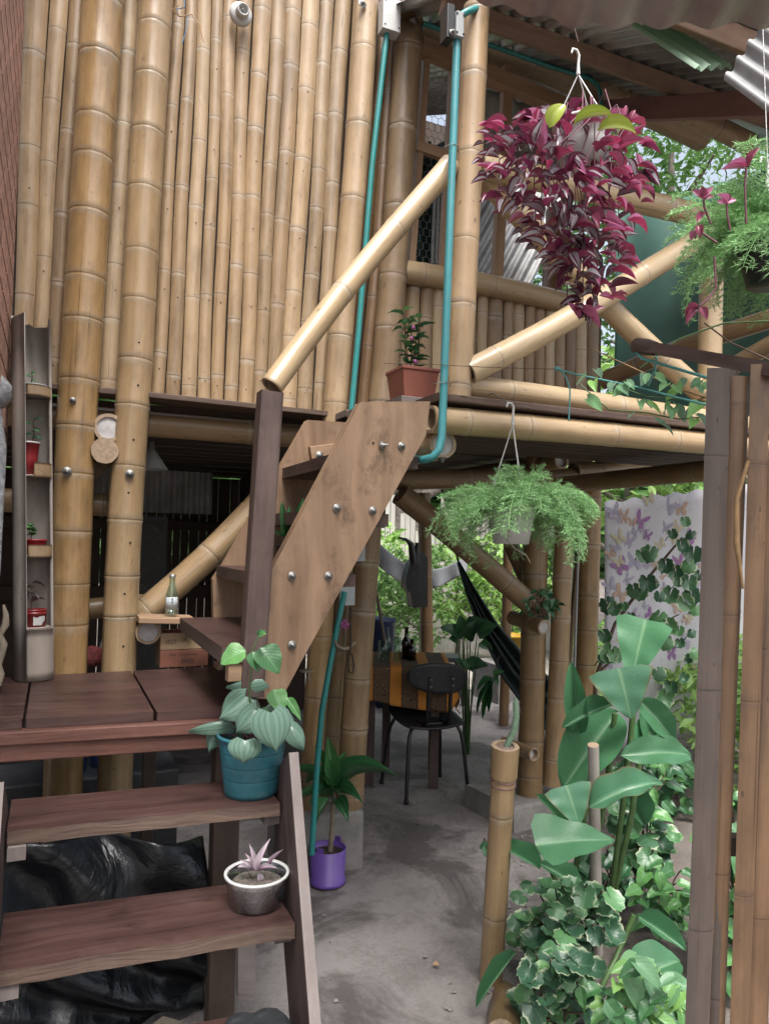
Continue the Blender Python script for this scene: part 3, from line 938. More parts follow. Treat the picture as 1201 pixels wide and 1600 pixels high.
# posts that stand on the concrete kerb and carry the inner beam
KY = 3.5
kerb = MB(); kerb.board((2.2, KY - 0.02, 0.04), (2.78, KY + 0.05, 0.04), 0.42, 0.18); 
kb = kerb.build('concrete_kerb', 'concrete', None, 0.015)
tag(kb, 'low concrete kerb under the two bamboo posts at the right', 'kerb')
culm('post', 'bam_dull', [(2.43, 3.42, 0.13), (2.44, 3.42, 1.1), (2.455, 3.42, 2.0)], 0.07, 0.066, house, gap=0.27, seed=141, seg=22)
pb = P(862, 1230, Y=3.34)
culm('post', 'bam_tan', [P(862, 1226, Y=3.36), P(872, 1050, Y=3.36), P(883, 760, Y=3.36)], 0.056, 0.053, house, gap=0.25, seed=143, seg=22)
culm('post', 'bam_gold', [P(905, 1260, Y=3.75), P(915, 1000, Y=3.75), P(922, 745, Y=3.75)], 0.075, 0.07, house, gap=0.28, seed=145, seg=22)
culm('beam', 'bam_dull', [P(895, 738, Y=3.4), P(1290, 738, Y=3.4)], 0.06, 0.06, house, gap=0.4, seed=147)
culm('beam', 'bam_dull', [P(560, 752, Y=3.4), P(900, 745, Y=3.4)], 0.05, 0.05, house, gap=0.4, seed=148)
culm('brace', 'bam_dull', [P(625, 772, Y=3.35), P(720, 850, Y=3.35), P(832, 948, Y=3.35)], 0.058, 0.058, house, gap=0.38, seed=149)
culm('brace', 'dark' if False else 'bam_brown', [P(797, 850, Y=3.6), P(838, 940, Y=3.5)], 0.045, 0.045, house, gap=0.3, seed=150)
c = P(850, 980, Y=3.28); culm('beam', 'bam_tan', [c, P(800, 965, Y=3.6)], 0.04, 0.04, house, gap=0.4, seed=151, ends='po')
c = P(834, 1179, Y=3.25); culm('beam', 'bam_tan', [c, c + V((-0.02, 0.25, 0))], 0.034, 0.034, house, gap=0.4, seed=153, ends='oc')
culm('lath', 'bam_brown', [P(884, 1090, Y=3.55), P(904, 840, Y=3.55)], 0.016, 0.016, house, gap=0.3, seed=155)
# thin pale rod in front of posts
mb = MB(); mb.tube([P(896, 1080, Y=3.5), P(903, 850, Y=3.5)], 0.007, 8); mb.build('rod', 'grey_plastic', house)
# concrete footing under the post group
ft = MB()
a = P(515, 1370, Y=3.03)
ft.box((0.98, 3.18, -0.02), (1.34, 3.5, 0.265))
f_ = ft.build('concrete_footing', 'concrete', None, 0.02)
tag(f_, 'rough concrete footing block under the bamboo posts behind the purple pot', 'footing')

# posts inside the open dining area
mb = culm('bamboo_post', 'bam_brown', [P(668, 1100, Y=6.1).xy.to_3d(), P(664, 860, Y=6.1), P(662, 770, Y=6.1)], 0.06, 0.058, None, gap=0.32, seed=161)
tag(mb, 'dark bamboo post behind the dining table with black clothing hanging on it', 'post')
mb = culm('bamboo_post', 'bam_brown', [P(786, 1140, Y=5.2).xy.to_3d(), P(790, 1000, Y=5.2), P(795, 780, Y=5.2)], 0.04, 0.04, None, gap=0.32, seed=163)
tag(mb, 'thin dark bamboo post behind the hammock end', 'post')

# ------------------------------------------------------------------ roof over the balcony
ub = thing('added_back_wall', 'dark plank wall added behind the chicken wire to block the bright sky', 'wall', (2.4, 5.82, 2.05))  # wall put in so no bright sky shows through the window
for i in range(8):
    x = 2.05 + i * 0.19
    mb = MB(); mb.box((x, 5.8 + 0.006 * (i % 2), 2.05), (x + 0.186, 5.825 + 0.006 * (i % 2), 5.27)); mb.build('plank', 'dark_wood', ub)
roof = thing('balcony_roof', 'corrugated metal roof over the balcony carried on brown timber purlins', 'roof', (2.2, 2.4, 3.4))
RK, RZ = 0.50, 3.93            # slope (rise per metre into the house) and height at the wall
def rz(y): return RZ + RK * (y - WY)
def corr_sheet(name, parent, o, a, b, la, lb, pitch=0.076, amp=0.011, mat='zinc', th=0.0016, sub=8):
    """Corrugated sheet: o corner, a along the ribs, b across them."""
    o, a, b = V(o), V(a).normalized(), V(b).normalized()
    n = a.cross(b).normalized()
    if n.z < 0: n = -n
    k = max(2, int(lb / pitch * sub))
    vs, fs = [], []
    for t in (0, 0.5, 1):
        for i in range(k + 1):
            h = amp * math.sin(2 * math.pi * i * lb / k / pitch)
            p = o + a * (la * t) + b * (lb * i / k) + n * h
            vs += [p, p + n * th]
    q = 2 * (k + 1)
    for r in range(2):
        for i in range(k):
            j = r * q + 2 * i
            fs += [(j, j + 2, j + q + 2, j + q), (j + 1, j + q + 1, j + q + 3, j + 3)]
    mb = MB(); mb.add(vs, fs)
    return mb.build(name, mat, parent)


sd_ = V((0, 1, RK)).normalized()
for i in range(4):
    x0 = 1.29 + i * 0.78
    corr_sheet('roof_sheet', roof, (x0, 1.75, rz(1.75) + 0.004 * (i % 2)), sd_, (1, 0, 0), 4.6 if i < 2 else 1.75, 0.82, mat='zinc' if i != 1 else 'zinc_dull')
def beam3(name, p0, p1, w, h, m, parent=roof, up=(0, 0, 1)):
    mb = MB(); mb.board(p0, p1, w, h, up); return mb.build(name, m, parent, 0.004)
for y, m in ((2.52, 'roof_wood'), (1.80, 'roof_wood')):
    beam3('purlin', (1.33, y, rz(y) - 0.05), (4.1, y, rz(y) - 0.05), 0.05, 0.07, m, up=(0, -RK, 1))
for x in (2.55,):
    beam3('rafter', (x, 1.75, rz(1.75) - 0.15), (x, 3.4, rz(3.4) - 0.15), 0.05, 0.1, 'roof_red')
culm('eave_pole', 'bam_strip', [P(1040, 165, Y=2.75), P(1110, 195, Y=2.7), P(1172, 226, Y=2.65)], 0.05, 0.055, roof, gap=0.4, seed=171)
# green translucent sheets and the loose sheet at the right end
M['green_sheet'] = N('green_fibre_sheet').m
_n = N('green_fibre_sheet_lit')
_n.b.inputs['Base Color'].default_value = (0.42, 0.55, 0.42, 1)
_n.b.inputs['Roughness'].default_value = 0.5
_t = _n.n('BsdfTranslucent', Color=(0.42, 0.62, 0.48, 1)); _m = _n.n('MixShader', Fac=0.5)
_n.l(_n.b.outputs[0], _m.inputs[1]); _n.l(_t.outputs[0], _m.inputs[2]); _n.l(_m.outputs[0], _n.out.inputs['Surface'])
M['green_sheet'] = _n.m
a = P(1000, 42, d=2.55); b = P(1070, 102, d=2.55); c = P(1165, 60, d=2.9)
corr_sheet('green_sheet', roof, P(985, 40, d=2.6), P(1085, 108, d=2.5) - P(985, 40, d=2.6), (P(1180, 40, d=3.2) - P(985, 40, d=2.6)), (P(1085, 108, d=2.5) - P(985, 40, d=2.6)).length, 0.30, pitch=0.076, mat='green_sheet')
ls = thing('loose_roof_sheet', 'short grey corrugated sheet hanging from the roof end at the top right', 'metal sheet', P(1170, 130, d=2.3))
corr_sheet('sheet', ls, P(1130, 125, d=2.25), P(1230, 200, d=2.05) - P(1130, 125, d=2.25), P(1175, 60, d=2.25) - P(1130, 125, d=2.25), 0.35, 0.2, 0.06, 0.012, 'zinc_dull')
# nearer roof whose rust stained edge crosses the top of the view
nr = thing('near_roof', 'rust stained corrugated roof edge crossing the top right corner above the viewer', 'roof', P(1000, 20, d=1.5))
p0, p1, p2 = P(655, -22, d=1.75), P(900, 41, d=1.6), P(1260, 40, d=1.4)
vs, fs = [], []
K = 60
for i in range(K + 1):
    t = i / K
    p = p0.lerp(p1, min(1, t * 2.2)) if t < 1 / 2.2 else p1.lerp(p2, (t - 1 / 2.2) / (1 - 1 / 2.2))
    w = 0.008 * math.sin(i * 0.9)
    for k in range(2):
        q = p + V((-0.35, -1.1, 0.22)) * k + V((0, 0, w))
        vs += [q, q + V((0, 0, 0.004))]
for i in range(K):
    j = 4 * i
    fs += [(j, j + 4, j + 6, j + 2), (j + 1, j + 3, j + 7, j + 5), (j, j + 1, j + 5, j + 4)]
mb = MB(); mb.add(vs, fs); mb.build('roof_sheet', 'zinc_red', nr)

# ------------------------------------------------------------------ lower stairs and landing
st = thing('lower_stairs', 'dark hardwood open stairs rising from the left foreground to a plank landing', 'stairs', (0.2, 1.2, 0))
for i, (a, b) in enumerate(((-0.42, -0.037), (-0.033, 0.30), (0.304, 0.64))):
    sk = 0.06
    mb = MB()
    x0, x1 = a, b
    mb.prism([(a - 0.02, 2.235 - 0.10 * (a + 0.05) - 0.006 * (i == 0), 0.974), (b - 0.024, 2.235 - 0.10 * (b + 0.05) - 0.006 * (i == 0), 0.974), (b - 0.024, 2.90, 0.974), (a - 0.02, 2.90, 0.974)], (0, 0, 0.026), 0)
    mb.build('landing_plank', 'board', st, 0.004)
mb = MB(); mb.board((-0.4, 2.262, 0.955), (0.56, 2.165, 0.955), 0.045, 0.036); mb.build('landing_edge', 'board_red', st, 0.004)
mb = MB(); mb.board((-0.4, 2.27, 0.914), (0.56, 2.175, 0.914), 0.04, 0.044); mb.build('landing_joist', 'board_red', st, 0.003)
for nm, yb in (('landing_joist', 2.9),):
    mb = MB(); mb.board((-0.4, yb - 0.06, 0.938), (0.6, yb - 0.06, 0.938), 0.045, 0.07); mb.build(nm, 'board_red', st, 0.003)
for (za, ya, yb, x0, x1, w) in ((0.8, 1.965, 1.92, -0.078, 0.571, 0.22), (0.6, 1.735, 1.69, -0.078, 0.546, 0.245), (0.395, 1.50, 1.46, -0.078, 0.518, 0.265)):
    mb = MB()
    n_ = 14
    front = []
    for i in range(n_ + 1):
        t = i / n_
        front.append(V((x0 + (x1 - x0) * t, ya + (yb - ya) * t + 0.002 * math.sin(i * 2.1) + 0.0015 * math.sin(i * 5.3), za - 0.032)))
    backp = [V((x1, yb + w, za - 0.032)), V((x0, ya + w * 1.05, za - 0.032))]
    mb.prism(front + backp, (0, 0, 0.032), 0, side=1)
    mb.build('tread', ['board', 'board_edge'], st, 0.004)
# right and left stringers
def stringer(x, th, m=('newel', 'grey_wood')):
    mb = MB()
    o = [(1.84, 0.955), (1.28, 0.12), (1.20, 0.0), (1.45, 0.0), (2.12, 0.79), (2.0, 0.87)]
    o = [(x + (0.12 * (y - 1.70) if x > 0 else 0), y, z) for y, z in o]
    mb.prism(o, (th, 0, 0), 0, side=1)
    return mb.build('stringer', list(m), st, 0.004)
stringer(0.549, 0.025)
stringer(-0.112, 0.03)
for z, y in ((0.755, 1.98), (0.555, 1.77), (0.35, 1.54)):
    for x in (0.524 + 0.12 * (y - 1.70), -0.055):
        mb = MB(); mb.box((x - 0.02, y - 0.03, z - 0.02), (x + 0.02, y + 0.15, z + 0.011)); mb.build('cleat', 'grey_wood', st, 0.002)
mb = MB(); mb.box((0.475, 2.3, 0.0), (0.555, 2.37, 0.86)); mb.build('leg', 'dark_wood', st, 0.004)
mb = MB(); mb.box((0.30, 2.62, 0.0), (0.34, 2.66, 0.96)); mb.build('leg', 'dark_wood', st, 0.004)

# ------------------------------------------------------------------ upper stairs
SY = 2.10
us_ = thing('upper_stairs', 'steep tan plank stairs with bolted stringers climbing from the landing to the balcony', 'stairs', (0.65, SY, 1.0))
def sp(px, py, Y): return P(px, py, Y=Y)
mb = MB()
o = [sp(391, 1092, SY), sp(392, 945, SY), sp(400, 938, SY), sp(556, 641, SY), sp(563, 628, SY), sp(672, 627, SY), sp(665, 680, SY), sp(470, 1035, SY), sp(440, 1092, SY)]
o = [V((p.x, SY, p.z)) for p in o]
mb.prism(o, (0, 0.04, 0), 0)
mb.build('stringer', 'plank_tan', us_, 0.004)
FY = 2.80
mb = MB()
o = [sp(334, 975, FY), sp(333, 905, FY), sp(350, 880, FY), sp(480, 656, FY), sp(541, 660, FY), sp(543, 686, FY), sp(536, 720, FY), sp(440, 905, FY), sp(440, 975, FY)]
mb.prism([V((p.x, FY, p.z)) for p in o], (0, 0.04, 0), 0)
mb.build('stringer', 'plank_tan', us_, 0.004)
bolts = [(597, 696), (627, 697), (526, 794), (582, 798), (456, 900), (513, 900), (456, 1008), (397, 1010), (412, 1010)]
for i, (px, py) in enumerate(bolts):
    bolt(us_, P(px, py, Y=SY - 0.001), (0.1 if i else 0.5, -1, 0), 0.0078, L=0.03 if i == 0 else 0.018)
for px, py in ((583, 692), (406, 944)):
    mb = MB(); mb.disc(P(px, py, Y=SY - 0.0015), (0, -1, 0), 0.004, 8, 0, 0.001); mb.build('nail_hole', 'hole', us_)
def utread(z, x0, x1, y0, y1, th=0.04, nm='tread'):
    mb = MB()
    mb.prism([(x0, y0, z - th), (x1, y0, z - th), (x1, y1, z - th), (x0 + 0.005, y1, z - th)], (0, 0, th), 0, side=1)
    mb.build(nm, ['board', 'newel'], us_, 0.004)
mb = MB(); mb.prism([(0.43, 2.036, 1.155), (0.498, 2.036, 1.155), (0.498, 2.141, 1.155), (0.72, 2.141, 1.155), (0.72, 2.799, 1.155), (0.435, 2.82, 1.155)], (0, 0, 0.045), 0, side=1); mb.build('tread', ['board', 'newel'], us_, 0.004)
mb = MB(); mb.board((0.45, 2.062, 1.128), (0.497, 2.062, 1.128), 0.04, 0.05); mb.build('cleat', 'frame_wood', us_, 0.003)
t2 = P(345, 858, Y=2.83)
utread(1.395, 0.555, 0.86, 2.141, 2.799)
utread(1.585, 0.68, 0.97, 2.141, 2.799)
utread(1.775, 0.80, 1.07, 2.141, 2.799)
mb = MB(); mb.board(P(484, 708, Y=2.79), P(545, 700, Y=2.79), 0.03, 0.05); mb.build('cleat', 'frame_wood', us_, 0.003)
bolt(us_, P(499, 712, Y=2.775), (0, -1, 0), 0.01)
# newel post and bamboo handrail
mb = MB()
mb.board(P(391, 1086, Y=SY - 0.04), P(422, 614, Y=SY - 0.04), 0.066, 0.06, (0, 1, 0)); mb.build('newel_post', 'newel', us_, 0.006)
culm('handrail', 'bam_pale', [P(424, 604, Y=SY - 0.03), P(520, 475, Y=SY), P(610, 365, Y=SY + 0.03), P(703, 258, Y=SY + 0.06)], 0.034, 0.037, us_, gap=0.3, seed=201, nodes=[0.02, 0.40, 0.72, 1.02], ends='oc')
# ------------------------------------------------------------------ leaves
M['canna'] = mat_leaf('canna_leaf', (0.072, 0.20, 0.095), (0.08, 0.215, 0.105), mid=(0.19, 0.34, 0.18), under=(0.10, 0.26, 0.08), veins=26, slant=7, vw=0.4, rough=0.36, trans=0.3, var=0.3)
M['canna_dry'] = mat_leaf('canna_leaf_with_brown_edge', (0.075, 0.2, 0.11), (0.085, 0.215, 0.118), mid=(0.2, 0.33, 0.18), under=(0.14, 0.27, 0.05), edge=(0.20, 0.12, 0.05), edge_at=0.93, veins=26, slant=7, vw=0.4, rough=0.36, trans=0.3, var=0.3)
M['pep'] = mat_leaf('silver_striped_round_leaf', (0.115, 0.19, 0.145), (0.035, 0.085, 0.055), mid=(0.06, 0.13, 0.085), under=(0.16, 0.2, 0.14), veins=3.6, vw=0.8, radial=True, rough=0.28, trans=0.12, var=0.25)
M['green_a'] = mat_leaf('fresh_green_leaf', (0.055, 0.16, 0.06), (0.09, 0.22, 0.09), mid=(0.14, 0.28, 0.13), veins=8, slant=3, vw=0.35, rough=0.33, trans=0.25, alt=(0.10, 0.24, 0.07))
M['green_dark'] = mat_leaf('dark_glossy_leaf', (0.04, 0.13, 0.06), (0.07, 0.18, 0.085), mid=(0.12, 0.24, 0.11), veins=9, slant=3, vw=0.3, rough=0.28, trans=0.15, alt=(0.045, 0.13, 0.05))
M['drac'] = mat_leaf('dracaena_leaf', (0.03, 0.12, 0.045), (0.06, 0.18, 0.07), mid=(0.10, 0.24, 0.09), veins=2, vw=0.6, radial=True, rough=0.28, trans=0.2, alt=(0.06, 0.18, 0.06))
M['varieg'] = mat_leaf('white_edged_leaf', (0.042, 0.115, 0.062), (0.07, 0.16, 0.085), mid=(0.10, 0.2, 0.11), edge=(0.42, 0.48, 0.32), edge_at=0.80, veins=7, slant=3, vw=0.3, rough=0.36, trans=0.25, alt=(0.10, 0.23, 0.09), var=0.4)
M['vine'] = mat_leaf('pale_vine_leaf', (0.16, 0.33, 0.17), (0.22, 0.42, 0.24), mid=(0.2, 0.38, 0.2), under=(0.22, 0.36, 0.25), veins=6, slant=2.5, vw=0.35, rough=0.4, trans=0.35, alt=(0.19, 0.36, 0.08))
M['zebrina'] = mat_leaf('purple_striped_leaf', (0.11, 0.032, 0.055), (0.15, 0.045, 0.075), mid=(0.11, 0.02, 0.045), under=(0.17, 0.024, 0.07), veins=2, vw=0.7, radial=True, stripe=(0.44, 0.45, 0.47), rough=0.26, trans=0.2, var=0.6, alt=(0.16, 0.022, 0.05))
M['zebrina_red'] = mat_leaf('wine_red_leaf', (0.30, 0.062, 0.115), (0.36, 0.09, 0.16), mid=(0.38, 0.10, 0.17), under=(0.27, 0.035, 0.085), veins=2, vw=0.7, radial=True, rough=0.3, trans=0.3, var=0.5, alt=(0.45, 0.17, 0.30))  # pink-lilac alternate paints the haze over the plant's right side
M['orchid'] = mat_leaf('yellow_green_thick_leaf', (0.28, 0.34, 0.05), (0.32, 0.38, 0.08), mid=(0.22, 0.3, 0.06), veins=2, vw=0.7, radial=True, rough=0.25, trans=0.15)
M['white_leaf'] = mat_leaf('white_pink_leaf', (0.58, 0.52, 0.55), (0.45, 0.25, 0.35), mid=(0.5, 0.22, 0.36), under=(0.4, 0.12, 0.25), veins=3, vw=0.6, radial=True, rough=0.35, trans=0.25)
M['fern'] = mat_plain('feathery_fern_green', (0.50, 0.86, 0.38), 0.5, var=0.35, scale=14, rnd=0.5)  # green lightened to paint the haze over the right fern
_m = M['fern'].node_tree
_b = _m.nodes['Principled BSDF']
_tr = _m.nodes.new('ShaderNodeBsdfTranslucent'); _mx = _m.nodes.new('ShaderNodeMixShader'); _mx.inputs[0].default_value = 0.3
_m.links.new(_b.inputs['Base Color'].links[0].from_socket, _tr.inputs['Color'])
_m.links.new(_b.outputs[0], _mx.inputs[1]); _m.links.new(_tr.outputs[0], _mx.inputs[2])
_m.links.new(_mx.outputs[0], _m.nodes['Material Output'].inputs['Surface'])


def leaf_mesh(name, shape, mat, droop=0.5, fold=0.15, nl=8, nv=2, wave=0.0, W=1.0, twist=0.0, cup=0.0):
    """A leaf of unit length and unit half width, along +Y, facing +Z."""
    def w(t):
        if shape == 'tri': return min(1.0, 0.62 + t * 5) * max(0.0, 1 - t) ** 0.72
        if shape == 'lance': return max(0.0, math.sin(math.pi * t ** 0.75)) ** 0.9
        if shape == 'ovate': return max(0.0, math.sin(math.pi * t ** 0.62)) ** 0.8
        if shape == 'canna': return max(0.0, math.sin(math.pi * t ** 0.85)) ** 0.62
        if shape == 'strap': return min(1, (t * 5 + 0.35)) * max(0, 1 - t ** 4) ** 0.7
        if shape == 'round': return max(0.0, 1 - (2 * t - 1) ** 2) ** 0.5 * (1 - 0.12 * (t > 0.75) * (t - 0.75) * 4)
        if shape == 'heart': return (max(0.0, 1 - (2 * t ** 0.8 - 0.9) ** 2) ** 0.5) * (1 - t) ** 0.35 * 1.1 if t < 1 else 0
    vs, fs, us = [], [], []
    m = 2 * nv + 1
    y = z = 0.0
    pa = None
    for i in range(nl + 1):
        t = i / nl
        a = droop * (t - 0.3)
        if i:
            y += math.cos(pa) / nl
            z -= math.sin(pa) / nl
        pa = droop * ((i + 0.5) / nl - 0.3)
        for j in range(m):
            s = (j - nv) / nv
            x = s * w(t) * W * (1 - 0.12 * abs(fold))
            yy, zz = y, z + fold * abs(s) * w(t) * W + wave * math.sin(t * 15 + s * 2) * abs(s) - cup * s * s * W
            tw = twist * t
            x, zz2 = x * math.cos(tw), zz + x * math.sin(tw)
            if shape == 'heart' and t < 0.25: yy -= (0.25 - t) * abs(s) * 0.7
            vs.append((x, yy, zz2))
    for i in range(nl):
        for j in range(m - 1):
            q = (i * m + j, i * m + j + 1, (i + 1) * m + j + 1, (i + 1) * m + j)
            fs.append(q)
            us.append([(k // m / nl, (k % m) / (m - 1)) for k in q])
    me = bpy.data.meshes.new(name)
    me.from_pydata(vs, [], fs)
    me.materials.append(M[mat])
    u = me.uv_layers.new(name='UVMap')
    u.data.foreach_set('uv', [c for f in us for p in f for c in p])
    me.polygons.foreach_set('use_smooth', [True] * len(fs))
    me.update()
    return me


def lobed_mesh(name, mat, lobes=9, depth_=0.14, cup=0.15, seed=0):
    """A roundish scalloped leaf; unit length, stalk at the origin, facing +Z."""
    r_ = random.Random(seed)
    n = lobes * 3
    c = V((0, 0.45, 0))
    vs = [(0, 0.42, -0.02)]
    us0 = [(0.5, 0.5)]
    for ring in (0.55, 1.0):
        for k in range(n):
            a = -math.pi / 2 + 0.12 + (2 * math.pi - 0.24) * k / (n - 1)
            r = 0.5 * (1 - depth_ * (0.5 + 0.5 * math.cos(a * lobes)) * ring)
            if k in (0, n - 1): r *= 0.8
            x, y = math.cos(a) * r * ring, 0.45 + math.sin(a) * r * ring
            vs.append((x, y, cup * (ring ** 2) * 0.4 + 0.03 * math.sin(a * 3 + seed) * ring))
            us0.append((0.5 + 0.5 * ring * math.sin(a), 0.5 + 0.5 * ring * math.cos(a)))
    fs = [(0, 1 + k, 2 + k) for k in range(n - 1)] + [(1 + k, 1 + n + k, 2 + n + k, 2 + k) for k in range(n - 1)]
    me = bpy.data.meshes.new(name)
    me.from_pydata(vs, [], fs)
    me.materials.append(M[mat])
    u = me.uv_layers.new(name='UVMap')
    u.data.foreach_set('uv', [c for f in fs for i in f for c in us0[i]])
    me.polygons.foreach_set('use_smooth', [True] * len(fs))
    me.update()
    return me


LM = {}
def lm(key, *a, **k):
    if key not in LM: LM[key] = leaf_mesh(key, *a, **k)
    return LM[key]


for i in range(3):
    lm('canna%d' % i, 'canna', 'canna', droop=(0.5, 0.9, 0.25)[i], fold=(0.25, 0.1, 0.35)[i], nl=14, nv=4, wave=0.03, W=1)
for i in range(2): lm('tri%d' % i, 'tri', ('canna', 'canna_dry')[i], droop=0.35, fold=0.12, nl=14, nv=4, wave=0.02)
lm('canna3', 'canna', 'canna_dry', droop=1.0, fold=0.2, nl=14, nv=4, wave=0.05)
for i in range(3):
    lm('pep%d' % i, 'heart', 'pep', droop=(0.7, 0.4, 1.0)[i], fold=-0.12, nl=10, nv=4, cup=0.12)
    lm('green%d' % i, 'ovate', 'green_a', droop=(0.6, 0.3, 1.0)[i], fold=0.12, nl=9, nv=3, wave=0.03)
    lm('dark%d' % i, 'ovate', 'green_dark', droop=(0.6, 0.3, 1.1)[i], fold=0.15, nl=9, nv=3, wave=0.02)
    lm('drac%d' % i, 'lance', 'drac', droop=(1.0, 1.5, 0.5)[i], fold=0.3, nl=10, nv=2, wave=0.02)
    lm('zeb%d' % i, 'lance', 'zebrina', droop=(0.5, 0.2, 0.9)[i], fold=0.28, nl=6, nv=3)
    lm('zred%d' % i, 'lance', 'zebrina_red', droop=(0.5, 0.2, 0.9)[i], fold=0.28, nl=6, nv=2)
    lm('vine%d' % i, 'heart', 'vine', droop=(0.5, 0.2, 0.9)[i], fold=0.15, nl=6, nv=2)
    lm('white%d' % i, 'lance', 'white_leaf', droop=(0.5, 0.9, 1.4)[i], fold=0.3, nl=8, nv=2)
    LM['var%d' % i] = lobed_mesh('var%d' % i, 'varieg', 9, 0.16, (0.3, -0.3, 0.6)[i], i)
lm('orchid0', 'canna', 'orchid', droop=0.9, fold=0.25, nl=10, nv=2)
lm('strap0', 'strap', 'green_a', droop=0.5, fold=0.3, nl=8, nv=2)


def toward(p): return (CAM - V(p)).normalized()


def leaf_at(key, base, tip, half, parent, nrm=None, name='leaf', stalk=None, mat=None):
    base, tip = V(base), V(tip)
    d = tip - base
    n = nrm if nrm is not None else (toward(base) * 0.8 + V((0, 0, 0.6)))
    o = inst(LM[key], name, frame(base, d, n, (half, d.length, d.length if 'var' not in key else d.length)), parent)
    if 'var' in key: o.matrix_basis = frame(base, d, n, (half * 2, d.length, d.length))
    return o


def leaf_px(key, b, t, wpx, d, parent, dt=0.0, nrm=None, name='leaf'):
    """Leaf from pixel b to pixel t of the photograph at distance d (tip nearer or farther by dt)."""
    return leaf_at(key, P(b[0], b[1], d=d), P(t[0], t[1], d=d + dt), wpx * d / FPX / 2, parent, nrm, name)


def stalk(pts, r, mat, parent, name='stem', seg=6):
    mb = MB(); mb.tube(pts, r, seg); return mb.build(name, mat, parent)


def rpt(r=1.0):
    while True:
        v = V((random.uniform(-1, 1), random.uniform(-1, 1), random.uniform(-1, 1)))
        if v.length < 1: return v * r


def pot(mb, c, r0, r1, h, lip=0.006, mi=0, soil=1, wall_=0.004, rings=0):
    prof = [(0, 0), (r0, 0)]
    n = 14 if rings else 2
    for i in range(1, n):
        t = i / n
        k = 0.0
        prof.append((r0 + (r1 - r0) * t, h * t))
        if rings and i in (4, 7, 10):
            rr = r0 + (r1 - r0) * t
            prof += [(rr, h * t + 0.0004), (rr - 0.003, h * t + 0.0006), (rr - 0.003, h * t + 0.0026), (rr + 0.0004, h * t + 0.0028), (rr + 0.0005, h * t + 0.0034)]
    prof += [(r1, h - lip * 1.6), (r1 + lip * 0.5, h - lip * 1.5), (r1 + lip * 0.5, h), (r1 - wall_, h), (r1 - wall_ - 0.002, h * 0.82)]
    mb.lathe(prof, c, (0, 0, 1), 32, mi)
    if soil is not None:
        vs = [V(c) + V((0, 0, h * 0.86))]
        for j in range(24):
            a = 6.2832 * j / 24
            vs.append(V(c) + V((math.cos(a) * (r1 - wall_) * 0.5, math.sin(a) * (r1 - wall_) * 0.5, h * (0.86 + 0.03 * math.sin(j * 2.3)))))
        for j in range(24):
            a = 6.2832 * j / 24
            vs.append(V(c) + V((math.cos(a) * (r1 - wall_), math.sin(a) * (r1 - wall_), h * (0.83 + 0.02 * math.sin(j * 1.3)))))
        fs = [(0, 1 + j, 1 + (j + 1) % 24) for j in range(24)] + [(1 + j, 25 + j, 25 + (j + 1) % 24, 1 + (j + 1) % 24) for j in range(24)]
        mb.add(vs, fs, soil)


# ------------------------------------------------------------------ blue pot with round silver leaves on the stairs
M['blue_pot'] = mat_plain('teal_blue_pot', (0.032, 0.16, 0.20), 0.5, var=0.35, scale=18)
c = P(394, 1246, Z=0.8) + V((0.0, 0.055, 0))
c = V((0.519, 2.03, 0.801))
bp = thing('potted_plant', 'round silver leaved plant in a ribbed teal blue pot on the stair tread', 'potted plant', c)
mb = MB(); pot(mb, c, 0.072, 0.094, 0.162, rings=1); mb.build('pot', ['blue_pot', 'soil'], bp)
dd = depth(c)
core = P(400, 1160, d=dd)
pep = [((398, 1062), (347, 1068), 24, 0.02), ((372, 1090), (335, 1120), 46, -0.03), ((366, 1088), (402, 1112), 34, 0.03), ((388, 1112), (360, 1142), 44, -0.06),
       ((416, 1118), (424, 1172), 52, -0.09), ((375, 1160), (372, 1192), 42, -0.07), ((345, 1128), (288, 1136), 20, 0.0), ((330, 1140), (318, 1174), 22, 0.02),
       ((428, 1108), (398, 1120), 30, 0.0), ((420, 1080), (434, 1112), 26, 0.0), ((428, 1112), (452, 1146), 30, 0.0), ((447, 1136), (470, 1170), 26, -0.02),
       ((395, 1112), (412, 1126), 20, -0.02), ((441, 1092), (462, 1124), 12, 0.04), ((405, 1120), (440, 1100), 22, 0.05), ((380, 1130), (350, 1152), 20, 0.05)]
for i, (b, t, w, dz) in enumerate(pep):
    k = 'green1' if i in (9, 12, 13) else 'pep%d' % (i % 3)
    q = P(b[0], b[1], d=dd + dz)
    if b[1] > 1112 and w > 30: dz -= 0.055
    b = (b[0] + (b[0] - t[0]) * 0.08 + 8, b[1] + (b[1] - t[1]) * 0.08); t = (t[0] + (t[0] - b[0]) * 0.06 + 8, t[1] + (t[1] - b[1]) * 0.06)
    o = leaf_px(k, b, t, w * 1.3, dd + dz, bp, -0.025, toward(q) * 0.9 + V((0, 0, 0.55 + 0.2 * random.random())))
    m_ = P((b[0] * 2 + t[0]) / 3, (b[1] * 2 + t[1]) / 3, d=dd + dz + 0.004)
    stalk([core + V((random.uniform(-.025, .025), random.uniform(-.02, .03), -0.025)), (core + m_) / 2 + V((0, 0.005, 0.012)), m_], 0.0022, 'stem_purple', bp, 'leaf_stalk')
